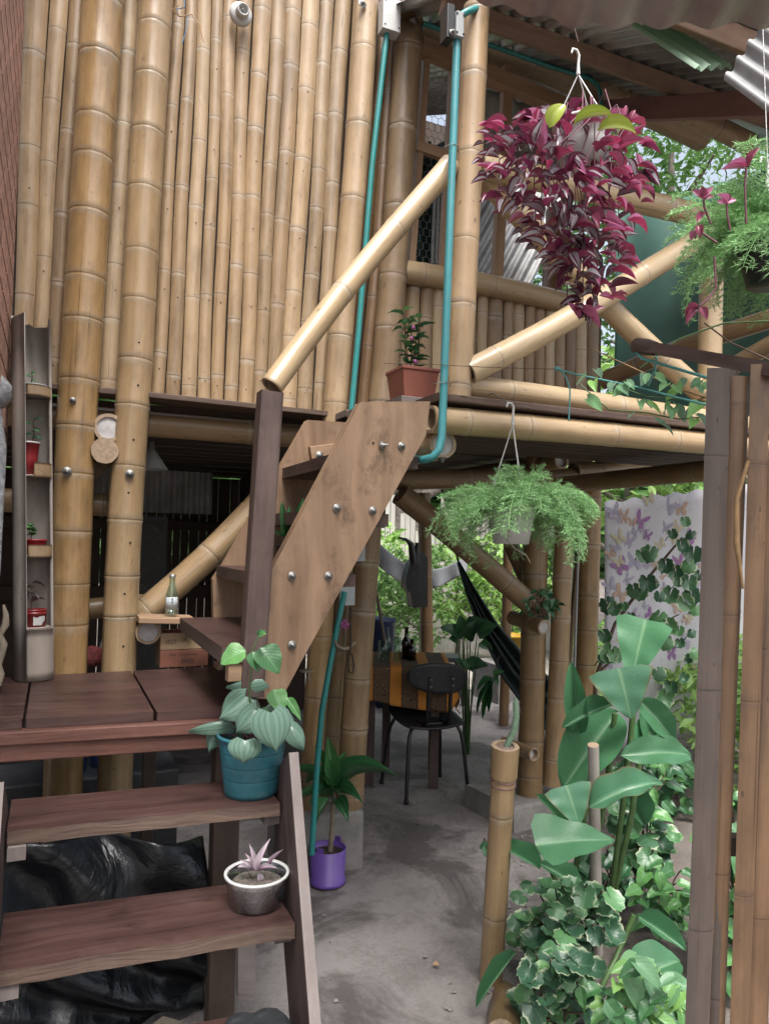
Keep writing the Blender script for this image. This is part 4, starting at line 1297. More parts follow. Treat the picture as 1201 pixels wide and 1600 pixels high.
# a taller green shoot in the same pot
s0 = P(384, 1086, d=dd + 0.05)
stalk([P(396, 1150, d=dd), P(390, 1090, d=dd - 0.04), P(393, 1030, d=dd - 0.06), P(396, 1012, d=dd - 0.06), P(406, 990, d=dd - 0.06)], [0.003, 0.003, 0.002, 0.002, 0.0015], 'stem_green', bp)
for i, (b, t, w, k) in enumerate((((384, 1016), (342, 1036), 32, 'green0'), ((406, 1012), (438, 1052), 38, 'green0'), ((394, 1018), (405, 1050), 22, 'green1'), ((403, 996), (412, 984), 12, 'green2'), ((404, 994), (416, 990), 10, 'green1'))):
    leaf_px(k, b, t, w * 1.2, dd - 0.06 - 0.01 * i, bp, -0.02)

# clear tub with white and pink leaves on the lower tread
M['clear'] = mat_glass('clear_plastic', (0.93, 0.95, 0.96), 0.12)
c = V((0.484, 1.815, 0.601))
tb = thing('potted_plant', 'small white and pink leaved plant in a clear plastic tub on the lower tread', 'potted plant', c)
mb = MB()
mb.lathe([(0, 0), (0.054, 0), (0.06, 0.01), (0.069, 0.062), (0.0715, 0.066), (0.0715, 0.071), (0.066, 0.071), (0.064, 0.055), (0.055, 0.005), (0, 0.004)], c, (0, 0, 1), 32)
mb.v = [c + (v - c) * 1.1 for v in mb.v]
M['frosted'] = mat_glass('frosted_clear_plastic', (0.9, 0.93, 0.96), 0.16)
mb.build('tub', 'frosted', tb)
mb = MB(); mb.lathe([(0.0775, 0.0725), (0.0797, 0.073), (0.0797, 0.0785), (0.0725, 0.0785), (0.072, 0.074)], c, (0, 0, 1), 32); mb.build('rim', 'white_plastic', tb)
mb = MB(); mb.lathe([(0.0, 0.007), (0.053, 0.007), (0.062, 0.055), (0.055, 0.058), (0.03, 0.061), (0, 0.058)], c, (0, 0, 1), 28, 0, 0.03)
M['soil_pale'] = mat_plain('pale_gritty_soil', (0.24, 0.2, 0.17), 0.95, var=0.75, scale=130, bump=0.8)
mb.build('soil', 'soil_pale', tb)
dd = depth(c)
for i, (b, t, w) in enumerate((((400, 1362), (390, 1318), 8), ((402, 1360), (420, 1310), 9), ((400, 1362), (368, 1350), 9), ((400, 1364), (375, 1342), 7), ((404, 1364), (408, 1380), 9), ((402, 1362), (436, 1352), 6), ((420, 1352), (442, 1326), 4), ((399, 1362), (384, 1332), 6))):
    leaf_px('white%d' % (i % 3), b, t, w * 1.25, dd - 0.005 * (i % 2), tb, 0.0)
for i in range(7):
    a = V((c.x - 0.02 + 0.01 * i, c.y + 0.01, c.z + 0.05))
    stalk([a, a + V((random.uniform(-.03, .02), 0, 0.03)), a + V((random.uniform(-.06, .0), -0.01, 0.034))], 0.0008, 'stem_green', tb, 'grass_blade', 3)

# black clogs on the lowest tread
M['clog'] = mat_plain('worn_black_clog', (0.035, 0.04, 0.045), 0.55, var=0.5, scale=20, bump=0.1)
for i, (px, py) in enumerate(((385, 1640), (425, 1632))):
    c = P(px, py, Z=0.397)
    mb = MB()
    vs, fs = [], []
    rows = [(-0.13, 0.028, 0.055), (-0.10, 0.038, 0.06), (-0.05, 0.036, 0.05), (0.0, 0.038, 0.062), (0.06, 0.044, 0.055), (0.11, 0.038, 0.04), (0.135, 0.02, 0.025)]
    K = 12
    for (y, w, h) in rows:
        for k in range(K):
            a = 2 * math.pi * k / K
            vs.append(c + V((math.cos(a) * w, y - 0.05, 0.001 + h / 2 + math.sin(a) * h / 2)))
    for r_ in range(len(rows) - 1):
        for k in range(K):
            if 1 <= r_ <= 2 and 1 <= k <= 4: continue
            fs.append((r_ * K + k, r_ * K + (k + 1) % K, (r_ + 1) * K + (k + 1) % K, (r_ + 1) * K + k))
    fs.append(tuple(range(K))[::-1]); fs.append(tuple(range((len(rows) - 1) * K, len(rows) * K)))
    mb.add(vs, fs)
    o = mb.build('clog', 'clog', None)
    so = o.modifiers.new('thick', 'SOLIDIFY'); so.thickness = 0.004
    sb = o.modifiers.new('smooth', 'SUBSURF'); sb.levels = 1; sb.render_levels = 1
    tag(o, ('black rubber clog on the lowest tread, the one farther from the stair side', 'black rubber clog on the lowest tread, the one nearer the right stair side')[i], 'shoe', 'pair of clogs on the stairs')

# wrinkled black plastic behind the treads
n = N('wrinkled_black_plastic'); n.b.inputs['Base Color'].default_value = (0.005, 0.006, 0.008, 1); n.b.inputs['Roughness'].default_value = 0.3
tc = n.n('TexCoord'); n.bump(n.math('ADD', n.noise(tc.outputs['Object'], 6, 3, 0.5, 1.2), n.math('MULTIPLY', n.noise(tc.outputs['Object'], 260, 2), 0.05)), 0.5, 0.04)
M['tarp_black'] = n.m
def cloth_grid(fn, nu, nv_, name, mat, parent=None, solid=0.002, uvs=(1, 1)):
    vs = [fn(i / nu, j / nv_) for j in range(nv_ + 1) for i in range(nu + 1)]
    fs, us = [], []
    for j in range(nv_):
        for i in range(nu):
            fs.append((j * (nu + 1) + i, j * (nu + 1) + i + 1, (j + 1) * (nu + 1) + i + 1, (j + 1) * (nu + 1) + i))
            us.append([((i + a) / nu * uvs[0], (j + b) / nv_ * uvs[1]) for a, b in ((0, 0), (1, 0), (1, 1), (0, 1))])
    mb = MB(); mb.add(vs, fs, 0, us)
    o = mb.build(name, mat, parent)
    if solid:
        s = o.modifiers.new('thick', 'SOLIDIFY'); s.thickness = solid
    return o
def tfn(u, v):
    x = -0.55 + 1.03 * u + 0.02 * math.sin(v * 5)
    z = v * (0.66 - 0.10 * u ** 3)
    fold = 0.035 * math.sin((x * 1.0 + z * 1.4) * 22 + 2 * math.sin(z * 7)) + 0.05 * noise.noise(V((x * 5, z * 5, 1))) + 0.02 * noise.noise(V((x * 14, z * 9, 4)))
    return V((x, 2.42 - 0.12 * math.sin(v * 2.2) + fold + 0.25 * max(0, u - 0.85), z))
o = cloth_grid(tfn, 80, 60, 'plastic_sheet', 'tarp_black')
tag(o, 'wrinkled black plastic sheet draped under the lower stairs', 'plastic sheet')
# planks standing beside it
mb = MB(); mb.prism([P(372, 1560, Y=2.2), P(398, 1562, Y=2.2), P(402, 1350, Y=2.2), P(372, 1350, Y=2.2)], (0, 0.025, 0)); tag(mb.build('plank', 'grey_wood', None, 0.003), 'grey plank standing upright behind the treads near the right stringer', 'plank')
mb = MB(); mb.prism([V((0.24, 2.0, 0.004)), V((0.38, 2.02, 0.004)), V((0.39, 2.16, 0.004)), V((0.33, 2.22, 0.004)), V((0.2, 2.12, 0.004))], (0, 0, 0.13)); tag(mb.build('wood_block', 'stem_pale', None, 0.02), 'pale wood block on the ground under the lower stairs', 'wood block')
# water bottles stored in the dark under the landing
M['water_blue'] = mat_glass('blue_bottle_plastic', (0.35, 0.5, 0.9), 0.1)
for i in range(2):
    mb = MB(); mb.lathe([(0, 0), (0.05, 0), (0.05, 0.14), (0.052, 0.15), (0.05, 0.2), (0.018, 0.26), (0.018, 0.28), (0, 0.28)], (0.10 + 0.115 * i, 3.25 + 0.05 * i, 0.55), (0, 0, 1), 16)
    b__ = mb.build('water_bottle', 'water_blue')
    tag(b__, ('blue water bottle under the landing beside the first thick post', 'blue water bottle under the landing beside the second thick post')[i], 'bottle')
mb = MB(); mb.box((-0.3, 3.15, 0.0), (0.5, 3.45, 0.548)); tag(mb.build('chest', 'dark_rubber', None, 0.01), 'dark low chest under the landing behind the thick posts', 'chest')

# ------------------------------------------------------------------ left edge: brick wall, dark sheet, driftwood, bamboo planter
M['brick'] = mat_plain('orange_brick', (0.62, 0.34, 0.25), 0.85, var=0.45, scale=30, bump=0.4, rnd=0.3)
M['mortar'] = mat_plain('grey_mortar', (0.6, 0.58, 0.58), 0.9, var=0.3, scale=40, bump=0.3)
bx = P(27, 240, Y=2.93).x
bw = thing('brick_wall', 'orange brick wall at the left edge meeting the bamboo wall', 'wall', (bx - 0.06, 2.3, 0))
mb = MB(); mb.box((bx - 0.12, 1.2, 1.75), (bx - 0.006, 2.95, 4.2)); mb.build('mortar', 'mortar', bw)
bme = None
for r in range(26):
    for k in range(8):
        y0 = 1.2 + k * 0.235 - (0.117 if r % 2 else 0)
        if y0 < 1.7: continue
        y1 = min(y0 + 0.222, 2.95)
        if y1 - y0 < 0.03: continue
        m_ = Matrix.Translation((bx, (y0 + y1) / 2, 1.76 + r * 0.094)) @ Matrix.Diagonal((1, (y1 - y0) / 0.222, 1, 1))
        if bme is None:
            q = MB(); q.box((-0.05, -0.111, 0), (0.004, 0.111, 0.082)); b0 = q.build('brick', 'brick', bw, 0, origin=(0, 0, 0)); bme = b0.data
            place(b0, m_, bw)
        else: inst(bme, 'brick', m_, bw)
# dark sheet hanging below it, grey bundle, driftwood
def dfn(u, v):
    y = 2.2 + 0.72 * u
    return V((bx - 0.07 + 0.02 * math.sin(u * 30) + 0.015 * noise.noise(V((u * 8, v * 8, 0))), y, 0.3 + 1.6 * v))
o = cloth_grid(dfn, 50, 20, 'dark_sheet', 'tarp_black'); tag(o, 'dark plastic sheet hanging at the left edge behind the bamboo planter', 'plastic sheet')
mb = MB()
c = P(-14, 612, Y=2.55)
mb.lathe([(0, -0.05), (0.035, -0.045), (0.052, -0.01), (0.05, 0.02), (0.03, 0.05), (0, 0.055)], c, (0, 0.2, 1), 14, 0, 0.2)
mb.tube([c + V((0, 0, -0.04)), P(0, 700, Y=2.55), P(-6, 900, Y=2.5)], [0.03, 0.02, 0.012], 10)
M['grey_foam'] = mat_plain('grey_crumpled_foil', (0.4, 0.41, 0.43), 0.55, var=0.5, scale=40, bump=0.9)
tag(mb.build('wrapped_pipe', 'grey_foam'), 'grey wrapped pipe end at the left edge beside the planter', 'pipe')
mb = MB()
a, b = P(-4, 1070, Y=2.6), P(10, 945, Y=2.62)
pts = [a.lerp(b, i / 8) + V((0.008 * math.sin(i * 2.2), 0, 0)) for i in range(9)]
mb.tube(pts, [0.014, 0.012, 0.015, 0.011, 0.013, 0.01, 0.012, 0.009, 0.004], 10)
mb.tube([a + V((-0.03, -0.03, -0.05)), a + V((-0.03, -0.02, 0.14)), a + V((-0.04, -0.02, 0.2))], [0.012, 0.011, 0.005], 8)
tag(mb.build('driftwood', 'stem_pale'), 'gnarled pale driftwood stump standing at the left end of the landing', 'driftwood')

pc = P(54, 1046, Z=1.002)
pc = V((pc.x, 2.83, 1.002))
pc.x = P(54, 1046, Y=2.83).x
PR = 0.064
pl = thing('bamboo_planter', 'upright grey bamboo planter with four cut out shelves on the landing', 'planter', pc)
cdir = (CAM - pc); cdir.z = 0; cdir.normalize()
rdir = V((0, 0, 1)).cross(cdir)
rdir = -rdir if rdir.dot(CR) < 0 else rdir
LEAN = (P(50, 500, Y=pc.y) - P(54, 1046, Y=pc.y))
LEAN = V((LEAN.x / LEAN.z, 0, 0))
def pdir(a): return cdir * math.cos(a) + rdir * math.sin(a)
def sector(name, mat, z0, z1, a0, a1, r=PR, th=0.009, n_=14, jag=0.0, parent=pl):
    mb = MB()
    vs, fs, us = [], [], []
    zs = [z0 + (z1 - z0) * k / 6 for k in range(7)]
    for k, z in enumerate(zs):
        for i in range(n_ + 1):
            a = R_(a0 + (a1 - a0) * i / n_)
            zz = z + (jag * (random.random() - 0.3) if k == 6 else 0)
            cc = pc + LEAN * (zz - pc.z)
            vs += [V((cc.x, cc.y, zz)) + pdir(a) * r, V((cc.x, cc.y, zz)) + pdir(a) * (r - th)]
    m = 2 * (n_ + 1)
    for k in range(6):
        for i in range(n_):
            j = k * m + 2 * i
            fs += [(j, j + 2, j + m + 2, j + m), (j + 1, j + m + 1, j + m + 3, j + 3)]
            uu = [(r * R_(a0 + (a1 - a0) * q / n_), zs[kk]) for q, kk in ((i, k), (i + 1, k), (i + 1, k + 1), (i, k + 1))]
            us += [uu, [uu[0], uu[3], uu[2], uu[1]]]
        for e in (0, n_):
            j = k * m + 2 * e
            fs.append((j, j + m, j + m + 1, j + 1)); us.append([(0, 0)] * 4)
    for base in (0, 6 * m):
        for i in range(n_):
            j = base + 2 * i
            fs.append((j, j + 1, j + 3, j + 2)); us.append([(0, 0)] * 4)
    mb.add(vs, fs, 0, us)
    return mb.build(name, mat, parent)
def pz(py): return P(54, py, Y=pc.y - 0.06).z
ztop = pz(498)
sector('shell', 'bam_grey', 1.003, ztop, 75, 340, jag=0.03)
sector('base_front', 'bam_pale' if False else 'bam_grey', 1.003, pz(984), -20, 75, r=PR - 0.0005)
for y0, y1, y2 in ((600, 617, 0), (722, 745, 1), (851, 871, 2)):
    sector('shelf_lip', 'bam_strip', pz(y1), pz(y0), -14 if y2 != 1 else 5, 75, r=PR - 0.001, th=0.008)
for y1 in (616, 744, 870, 984):
    mb = MB(); z = pz(y1)
    cc = pc + LEAN * (z - pc.z)
    mb.lathe([(0, 0), (PR - 0.010, 0), (PR - 0.010, 0.006), (0, 0.006)], (cc.x, cc.y, z), (0, 0, 1), 20); mb.build('shelf', 'bam_grey', pl)
for y0 in (548, 640, 760, 880, 940):
    pass
def at_shelf(py, off=0.0):
    z = pz(py) + 0.007
    cc = pc + LEAN * (z - pc.z)
    return V((cc.x, cc.y, z)) + cdir * 0.008 + rdir * off
M['red_plastic'] = mat_plain('red_plastic', (0.42, 0.025, 0.035), 0.4, var=0.2)
M['tin_red'] = mat_plain('red_printed_tin', (0.36, 0.03, 0.035), 0.35, var=0.25)
def little_plant(root, c, n_, h, kind, L, w, spread=0.02):
    for i in range(n_):
        a = i * 2.4 + random.random()
        b = c + V((0, 0, h * (0.35 + 0.65 * i / max(1, n_ - 1))))
        t = b + V((math.cos(a) * L, math.sin(a) * L * 0.8, L * random.uniform(-0.3, 0.5)))
        leaf_at('%s%d' % (kind, i % 3), b, t, w, root, V((0, 0, 1)) + toward(b) * 0.5)
    stalk([c, c + V((0.003, 0, h * 0.6)), c + V((0, 0, h))], 0.0018, 'stem_brown', root)
c = at_shelf(616, 0.008)
o = thing('potted_plant', 'tiny seedling in a dark tub on the top planter shelf', 'potted plant', c)
mb = MB(); pot(mb, c, 0.036, 0.038, 0.034, 0.003); mb.build('pot', ['grey_plastic', 'soil'], o); little_plant(o, c + V((-.012, 0, .03)), 4, 0.05, 'green', 0.03, 0.009)
c = at_shelf(744, -0.014)
o = thing('potted_plant', 'leafy cutting in a tall red plastic cup on the second planter shelf', 'potted plant', c)
mb = MB(); pot(mb, c, 0.024, 0.033, 0.112, 0.003); mb.build('cup', ['red_plastic', 'soil'], o); little_plant(o, c + V((0.01, 0, .1)), 6, 0.085, 'dark', 0.035, 0.011)
mb = MB(); mb.lathe([(0.0334, 0.108), (0.0352, 0.109), (0.0352, 0.1135), (0.0334, 0.114)], c, (0, 0, 1), 24); mb.build('rim', 'white_plastic', o)
c = at_shelf(870, 0.004)
o = thing('potted_plant', 'bushy green seedling in a low red pot on the third planter shelf', 'potted plant', c)
mb = MB(); pot(mb, c, 0.034, 0.038, 0.052, 0.003); mb.build('pot', ['red_plastic', 'soil'], o); little_plant(o, c + V((-.012, 0, .045)), 12, 0.055, 'green', 0.025, 0.011)
c = at_shelf(984, 0.0)
o = thing('potted_plant', 'wilted dark seedling in a red printed tin on the lowest planter shelf', 'potted plant', c)
mb = MB(); mb.lathe([(0, 0), (0.039, 0), (0.039, 0.042), (0.041, 0.043), (0.041, 0.048), (0.039, 0.049), (0.039, 0.053), (0.041, 0.054), (0.041, 0.058), (0.037, 0.058), (0.037, 0.045), (0, 0.045)], c, (0, 0, 1), 28)
mb.build('tin', 'tin_red', o)
mb = MB()
rows_ = []
for k, z in enumerate((0.006, 0.036)):
    for i in range(7):
        a = R_(-2 + 62 * i / 6)
        rows_.append(c + pdir(a) * 0.0394 + V((0, 0, z - (0.004 if k and i in (1, 2) else 0) + (0.012 if not k and i > 4 else 0))))
mb.add(rows_, [(i, i + 1, 8 + i, 7 + i) for i in range(6)]); mb.build('printed_label', 'white_plastic', o)
M['wilted'] = mat_leaf('wilted_leaf', (0.10, 0.085, 0.08), (0.13, 0.1, 0.09), veins=6, slant=2)
for i in range(3): lm('wilt%d' % i, 'lance', 'wilted', droop=1.4, fold=0.3)
little_plant(o, c + V((-.01, 0, .045)), 6, 0.1, 'wilt', 0.05, 0.008)

# ------------------------------------------------------------------ bottle and crate behind the landing
c = P(268, 955, Y=2.93); c.z = P(214, 966, Y=2.94).z + 0.012
bo = thing('glass_bottle', 'clear glass bottle with a pale label on the shelf board', 'bottle', c)
mb = MB(); k = 0.145 / 0.145
H = 0.155
mb.lathe([(0, 0), (0.022, 0), (0.0235, 0.004), (0.0235, 0.07), (0.022, 0.078), (0.012, 0.115), (0.0105, 0.14), (0.0115, 0.141), (0.0115, 0.146), (0.0085, 0.146), (0.0085, 0.115), (0.02, 0.076), (0.0212, 0.006), (0, 0.005)], c, (0, 0, 1), 24)
M['glass'] = mat_glass('bottle_glass', (0.86, 0.95, 0.92), 0.04)
mb.build('body', 'glass', bo)
mb = MB(); mb.lathe([(0.0125, 0.142), (0.0125, 0.154), (0, 0.155)], c, (0, 0, 1), 16); mb.build('cap', 'steel', bo)
mb = MB()
vv = []
cd = (CAM - c); cd.z = 0; cd.normalize(); rd = V((0, 0, 1)).cross(cd); rd = rd if rd.dot(CR) > 0 else -rd
for z in (0.02, 0.068):
    for i in range(13):
        a = R_(-70 + 140 * i / 12)
        vv.append(c + (cd * math.cos(a) + rd * math.sin(a)) * 0.0239 + V((0, 0, z)))
mb.add(vv, [(i, i + 1, 14 + i, 13 + i) for i in range(12)]); 
M['label'] = mat_plain('pale_blue_label', (0.5, 0.55, 0.58), 0.5, var=0.15, scale=60)
lb_ = mb.build('label', 'label', bo)
so = lb_.modifiers.new('thick', 'SOLIDIFY'); so.thickness = 0.0004
mb = MB()
for (z, a0, a1) in ((0.062, -5, 12), (0.0575, -6, 14), (0.053, 0, 14), (0.048, -8, 13), (0.043, 0, 14), (0.036, -40, 45)):
    q = []
    for zz in (z, z + (0.0022 if z > 0.04 else 0.001)):
        for i in range(5):
            a = R_(a0 + (a1 - a0) * i / 4)
            q.append(c + (cd * math.cos(a) + rd * math.sin(a)) * 0.0244 + V((0, 0, zz)))
    mb.add(q, [(i, i + 1, 6 + i, 5 + i) for i in range(4)])
mb.build('label_print', 'hole', bo)

def text(body, size, pos, right, up, mat, parent, name='lettering', ext=0.0004, shear=0):
    cu = bpy.data.curves.new(name, 'FONT')
    cu.body = body; cu.size = size; cu.extrude = ext; cu.align_x = 'CENTER'; cu.align_y = 'CENTER'; cu.shear = shear
    cu.resolution_u = 3
    cu.materials.append(M[mat])
    o = bpy.data.objects.new(name, cu)
    col.objects.link(o)
    me_ = bpy.data.meshes.new_from_object(o.evaluated_get(bpy.context.evaluated_depsgraph_get()))
    me_.name = name
    bpy.data.objects.remove(o); o = bpy.data.objects.new(name, me_); col.objects.link(o)
    r, u = V(right).normalized(), V(up).normalized()
    n = r.cross(u)
    place(o, Matrix(((r.x, u.x, n.x, pos[0]), (r.y, u.y, n.y, pos[1]), (r.z, u.z, n.z, pos[2]), (0, 0, 0, 1))), parent)
    return o

YC = 2.915
a = P(250, 1042, Y=YC); b = P(325, 1042, Y=YC)
x0, x1 = a.x, b.x
z0 = 1.002
zm, zt_ = P(250, 1017, Y=YC).z, P(250, 990, Y=YC).z
cr = thing('wooden_crate', 'small two tone wooden crate with worn lettering at the back of the landing', 'crate', ((x0 + x1) / 2, YC, z0))
M['crate_pale'] = mat_wood('pale_crate_wood', (0.50, 0.36, 0.22), (0.32, 0.2, 0.11), 0.65, 40, 4, 0.3, 0.3)
M['crate_red'] = mat_wood('red_crate_wood', (0.30, 0.115, 0.07), (0.17, 0.06, 0.04), 0.6, 40, 4, 0.3, 0.3)
M['ink'] = mat_plain('faded_ink', (0.06, 0.04, 0.035), 0.8)
mb = MB(); mb.box((x0, YC, z0), (x1, YC + 0.012, zm)); mb.build('front_board', 'crate_red', cr, 0.002)
mb = MB(); mb.box((x0, YC + 0.001, zm + 0.002), (x1, YC + 0.013, zt_)); mb.build('front_board', 'crate_pale', cr, 0.002)
for xx in (x0, x1 - 0.012):
    mb = MB(); mb.box((xx, YC + 0.014, z0), (xx + 0.012, YC + 0.13, zt_)); mb.build('side_board', 'crate_pale', cr, 0.002)
mb = MB(); mb.box((x0 + 0.013, YC + 0.12, z0), (x1 - 0.013, YC + 0.132, zt_)); mb.build('back_board', 'crate_red', cr, 0.002)
xm = (x0 + x1) / 2
text('(ECI', 0.022, (x0 + 0.035, YC + 0.0, zm + 0.032), (1, 0, 0.1), (0, 0, 1), 'ink', cr, shear=0.3)
text('L5', 0.02, (x0 + 0.085, YC + 0.0, zm + 0.042), (1, 0, 0), (0, 0, 1), 'ink', cr, shear=0.3)
text('TECN', 0.022, (x0 + 0.15, YC + 0.0, zm + 0.036), (1, 0, -0.05), (0, 0, 1), 'ink', cr, shear=0.3)
text('BRES', 0.022, (xm + 0.01, YC - 0.0006, z0 + 0.022), (1, 0, 0), (0, 0, 1), 'ink', cr)
text('SERIE  1 0 4  HAVANA', 0.011, (xm - 0.005, YC - 0.0006, z0 + 0.047), (1, 0, 0), (0, 0, 1), 'ink', cr)

# small pot with strap leaves standing on the second upper tread, and odds behind the stringer
c = P(452, 862, Y=2.35); c.z = 1.397
sn = thing('potted_plant', 'small strap leaved plant in a dark pot between the newel post and the stringer', 'potted plant', c)
mb = MB(); pot(mb, c, 0.035, 0.045, 0.085, 0.004); mb.build('pot', ['black_plastic', 'soil'], sn)
dd = depth(c)
for b, t, w in (((446, 838), (440, 783), 12), ((450, 840), (452, 790), 13), ((454, 840), (474, 777), 12), ((446, 838), (428, 830), 5)):
    leaf_px('strap0', b, t, w, dd, sn, -0.01, toward(c))
c = P(368, 1038, Y=2.75)
mb = MB(); mb.lathe([(0, 0), (0.05, 0), (0.058, 0.05), (0.06, 0.055), (0.052, 0.055), (0.045, 0.005), (0, 0.006)], (c.x, 2.72, 1.002), (0, 0, 1), 24)
tag(mb.build('glass_dish', 'clear'), 'small clear dish standing on the landing by the newel post', 'dish')
mb = MB(); mb.board(P(370, 1060, Y=2.86), P(392, 1058, Y=2.86), 0.1, 0.012); mb.box((0.58, 2.82, 0.99), (0.6, 2.9, 1.02)); tag(mb.build('shelf_scrap', 'frame_wood'), 'small pale board lying behind the newel post', 'board')
mb = MB(); c = P(374, 1040, Y=2.84); mb.lathe([(0, -0.012), (0.03, -0.01), (0.034, 0), (0.02, 0.02), (0, 0.024)], c, (0, 0, 1), 12, 0, 0.3); tag(mb.build('crumpled_paper', 'white_plastic'), 'crumpled white paper behind the newel post on a small board', 'paper')

# ------------------------------------------------------------------ things fixed to the walls
def tube_px(pts, r, Y, seg=12):
    mb = MB(); mb.tube([P(x, y, Y=(Y if not isinstance(Y, (list, tuple)) else Y[i])) for i, (x, y) in enumerate(pts)], r, seg); return mb
cd_ = thing('conduit', 'teal plastic conduit running down the wall from the white junction box', 'conduit', P(540, 668, Y=2.92))
tube_px([(606, 38), (602, 70), (581, 260), (560, 520), (549, 640), (544, 662), (536, 668)], 0.0125, 2.915).build('pipe', 'teal', cd_)
o = thing('conduit', 'teal plastic conduit leading down past the footing beside the purple pot', 'conduit', P(487, 1330, Y=2.96))
tube_px([(538, 925), (530, 965), (517, 1030), (503, 1110), (495, 1200), (489, 1300), (487, 1335)], 0.0125, [3.0, 2.99, 2.98, 2.97, 2.965, 2.96, 2.96]).build('pipe', 'teal', o)
o = thing('conduit', 'bright teal conduit running down the corner post and hooking under the balcony', 'conduit', P(690, 700, Y=2.08))
mb = tube_px([(714, 50), (709, 180), (703, 330), (697, 500), (692, 630), (690, 680), (686, 702), (676, 714), (664, 718), (640, 717)], 0.0130, [2.085] * 6 + [2.085, 2.09, 2.11, 2.3])
mb.build('pipe', 'teal_light', o)
for px, py in ((707, 230), (694, 600)):
    p = P(px, py, Y=2.085)
    mb = MB(); mb.tube([p + V((-0.03, 0.02, 0.0)), p + V((-0.012, -0.014, 0.002)), p + V((0.012, -0.014, 0.002)), p + V((0.04, 0.03, 0.0))], 0.0014, 4); mb.build('wire_tie', 'steel', o)
o = thing('conduit', 'thin teal conduit along the header pole under the balcony roof', 'conduit', P(800, 80, Y=2.95))
tube_px([(660, 36), (700, 50), (770, 72), (860, 104), (920, 122), (934, 134), (938, 150), (938, 185)], 0.011, 2.96).build('pipe', 'teal', o)
o = thing('conduit', 'short teal conduit bending up from the grey box into the roof', 'conduit', P(735, 20, Y=2.1))
tube_px([(720, 24), (728, 19), (745, 13), (752, 10)], 0.0115, [2.09, 2.08, 2.12, 2.2]).build('pipe', 'teal', o)

def jbox(px0, py0, px1, py1, Y, dep, mat, name, label):
    a, b = P(px0, py1, Y=Y), P(px1, py0, Y=Y)
    o = thing(name, label, 'junction box', ((a.x + b.x) / 2, Y, a.z))
    mb = MB(); mb.box((a.x, Y, a.z), (b.x, Y + dep, b.z)); mb.build('body', mat, o, 0.006)
    mb = MB()
    for sx in (0.12, 0.88):
        for sz in (0.12, 0.88):
            mb.disc((a.x + (b.x - a.x) * sx, Y - 0.001, a.z + (b.z - a.z) * sz), (0, -1, 0), 0.004, 8, 0, 0.001)
    mb.build('screw', 'hole', o)
    return o
jbox(598, 2, 627, 42, 2.88, 0.06, 'white_plastic', 'junction_box', 'white square junction box at the top of the wall above the conduit')
o = jbox(712, 20, 726, 54, 2.06, 0.05, 'grey_plastic', 'junction_box', 'grey electrical box with a black cover on the corner post')
a, b = P(698, 56, Y=2.04), P(711, 8, Y=2.04)
mb = MB(); mb.box((a.x, 2.04, a.z), (b.x, 2.09, b.z)); mb.build('cover', 'black_plastic', o, 0.003)
bolt(o, P(706, 51, Y=2.038), (0, -1, 0), 0.006)
# lamp holder
c = P(376, 22, Y=2.985)
lh = thing('lamp_holder', 'white round lamp holder fixed to the split bamboo wall', 'lamp holder', c)
ax = V((0.05, -1, -0.12))
mb = MB(); mb.lathe([(0, 0), (0.045, 0), (0.047, 0.004), (0.047, 0.016), (0.04, 0.024), (0.028, 0.026)], c + V((0, 0.01, 0)), ax, 28); mb.build('base', 'white_plastic', lh)
mb = MB(); mb.lathe([(0.028, 0.024), (0.027, 0.05), (0.0235, 0.056), (0.02, 0.056), (0.018, 0.035), (0, 0.033)], c + V((0, 0.01, 0)), ax, 24); mb.build('socket', 'white_plastic', lh)
mb = MB(); mb.lathe([(0.005, 0.03), (0.005, 0.04), (0, 0.04)], c, ax, 8); mb.build('contact', 'steel', lh)
# loose wires
M['wire_orange'] = mat_plain('orange_wire', (0.5, 0.27, 0.10), 0.5)
M['wire_blue'] = mat_plain('blue_wire', (0.10, 0.2, 0.36), 0.5)
for j, (pts, m_, lab) in enumerate(((((283, -20), (280, 8), (268, 16), (282, 26), (300, 22), (312, 40), (318, 66)), 'wire_orange', 'orange loose wire ends hanging on the wall beside the second post'),
                               (((287, -20), (289, 12), (276, 14), (280, 26), (294, 24), (291, 48), (285, 68)), 'wire_blue', 'blue loose wire ends hanging on the wall beside the second post'))):
    mb = tube_px(list(pts), 0.0022, 2.93, 5)
    tag(mb.build('loose_wire', m_), lab, 'wire')
# card, flower, hook and strap on the post group
a, b = P(531, 946, Y=3.0), P(555, 909, Y=3.0)
mb = MB(); mb.box((a.x, 3.0, a.z), (b.x, 3.012, b.z)); tag(mb.build('white_card', 'label', None, 0.001), 'small white card fixed above the pink flower on the bamboo post', 'card')
a, b = P(556, 877, Y=3.03), P(571, 850, Y=3.03)
mb = MB(); mb.box((a.x, 3.03, a.z), (b.x, 3.04, b.z)); tag(mb.build('pale_card', 'label', None, 0.001), 'small pale card on the post just under the stringer', 'card')
c = P(540, 976, Y=2.97)
fl = thing('flower', 'pink spiky flower hanging on the bamboo post under the card', 'flower', c)
M['pink'] = mat_plain('pink_petals', (0.55, 0.16, 0.42), 0.6, var=0.2)
mb = MB()
for i in range(46):
    v = rpt(1).normalized()
    mb.tube([c, c + v * 0.024], [0.004, 0.0015], 4)
mb.build('petals', 'pink', fl)
stalk([c, c + V((0, 0, -0.05)), c + V((0.004, 0, -0.09))], 0.0014, 'stem_green', fl)
mb = tube_px([(523, 1000), (527, 1010), (535, 1014), (545, 1013), (552, 1006), (556, 1003)], [0.004, 0.007, 0.008, 0.008, 0.006, 0.004], 2.96, 8)
tag(mb.build('wooden_hook', 'stem_pale'), 'curved pale driftwood hook on the post below the pink flower', 'hook')
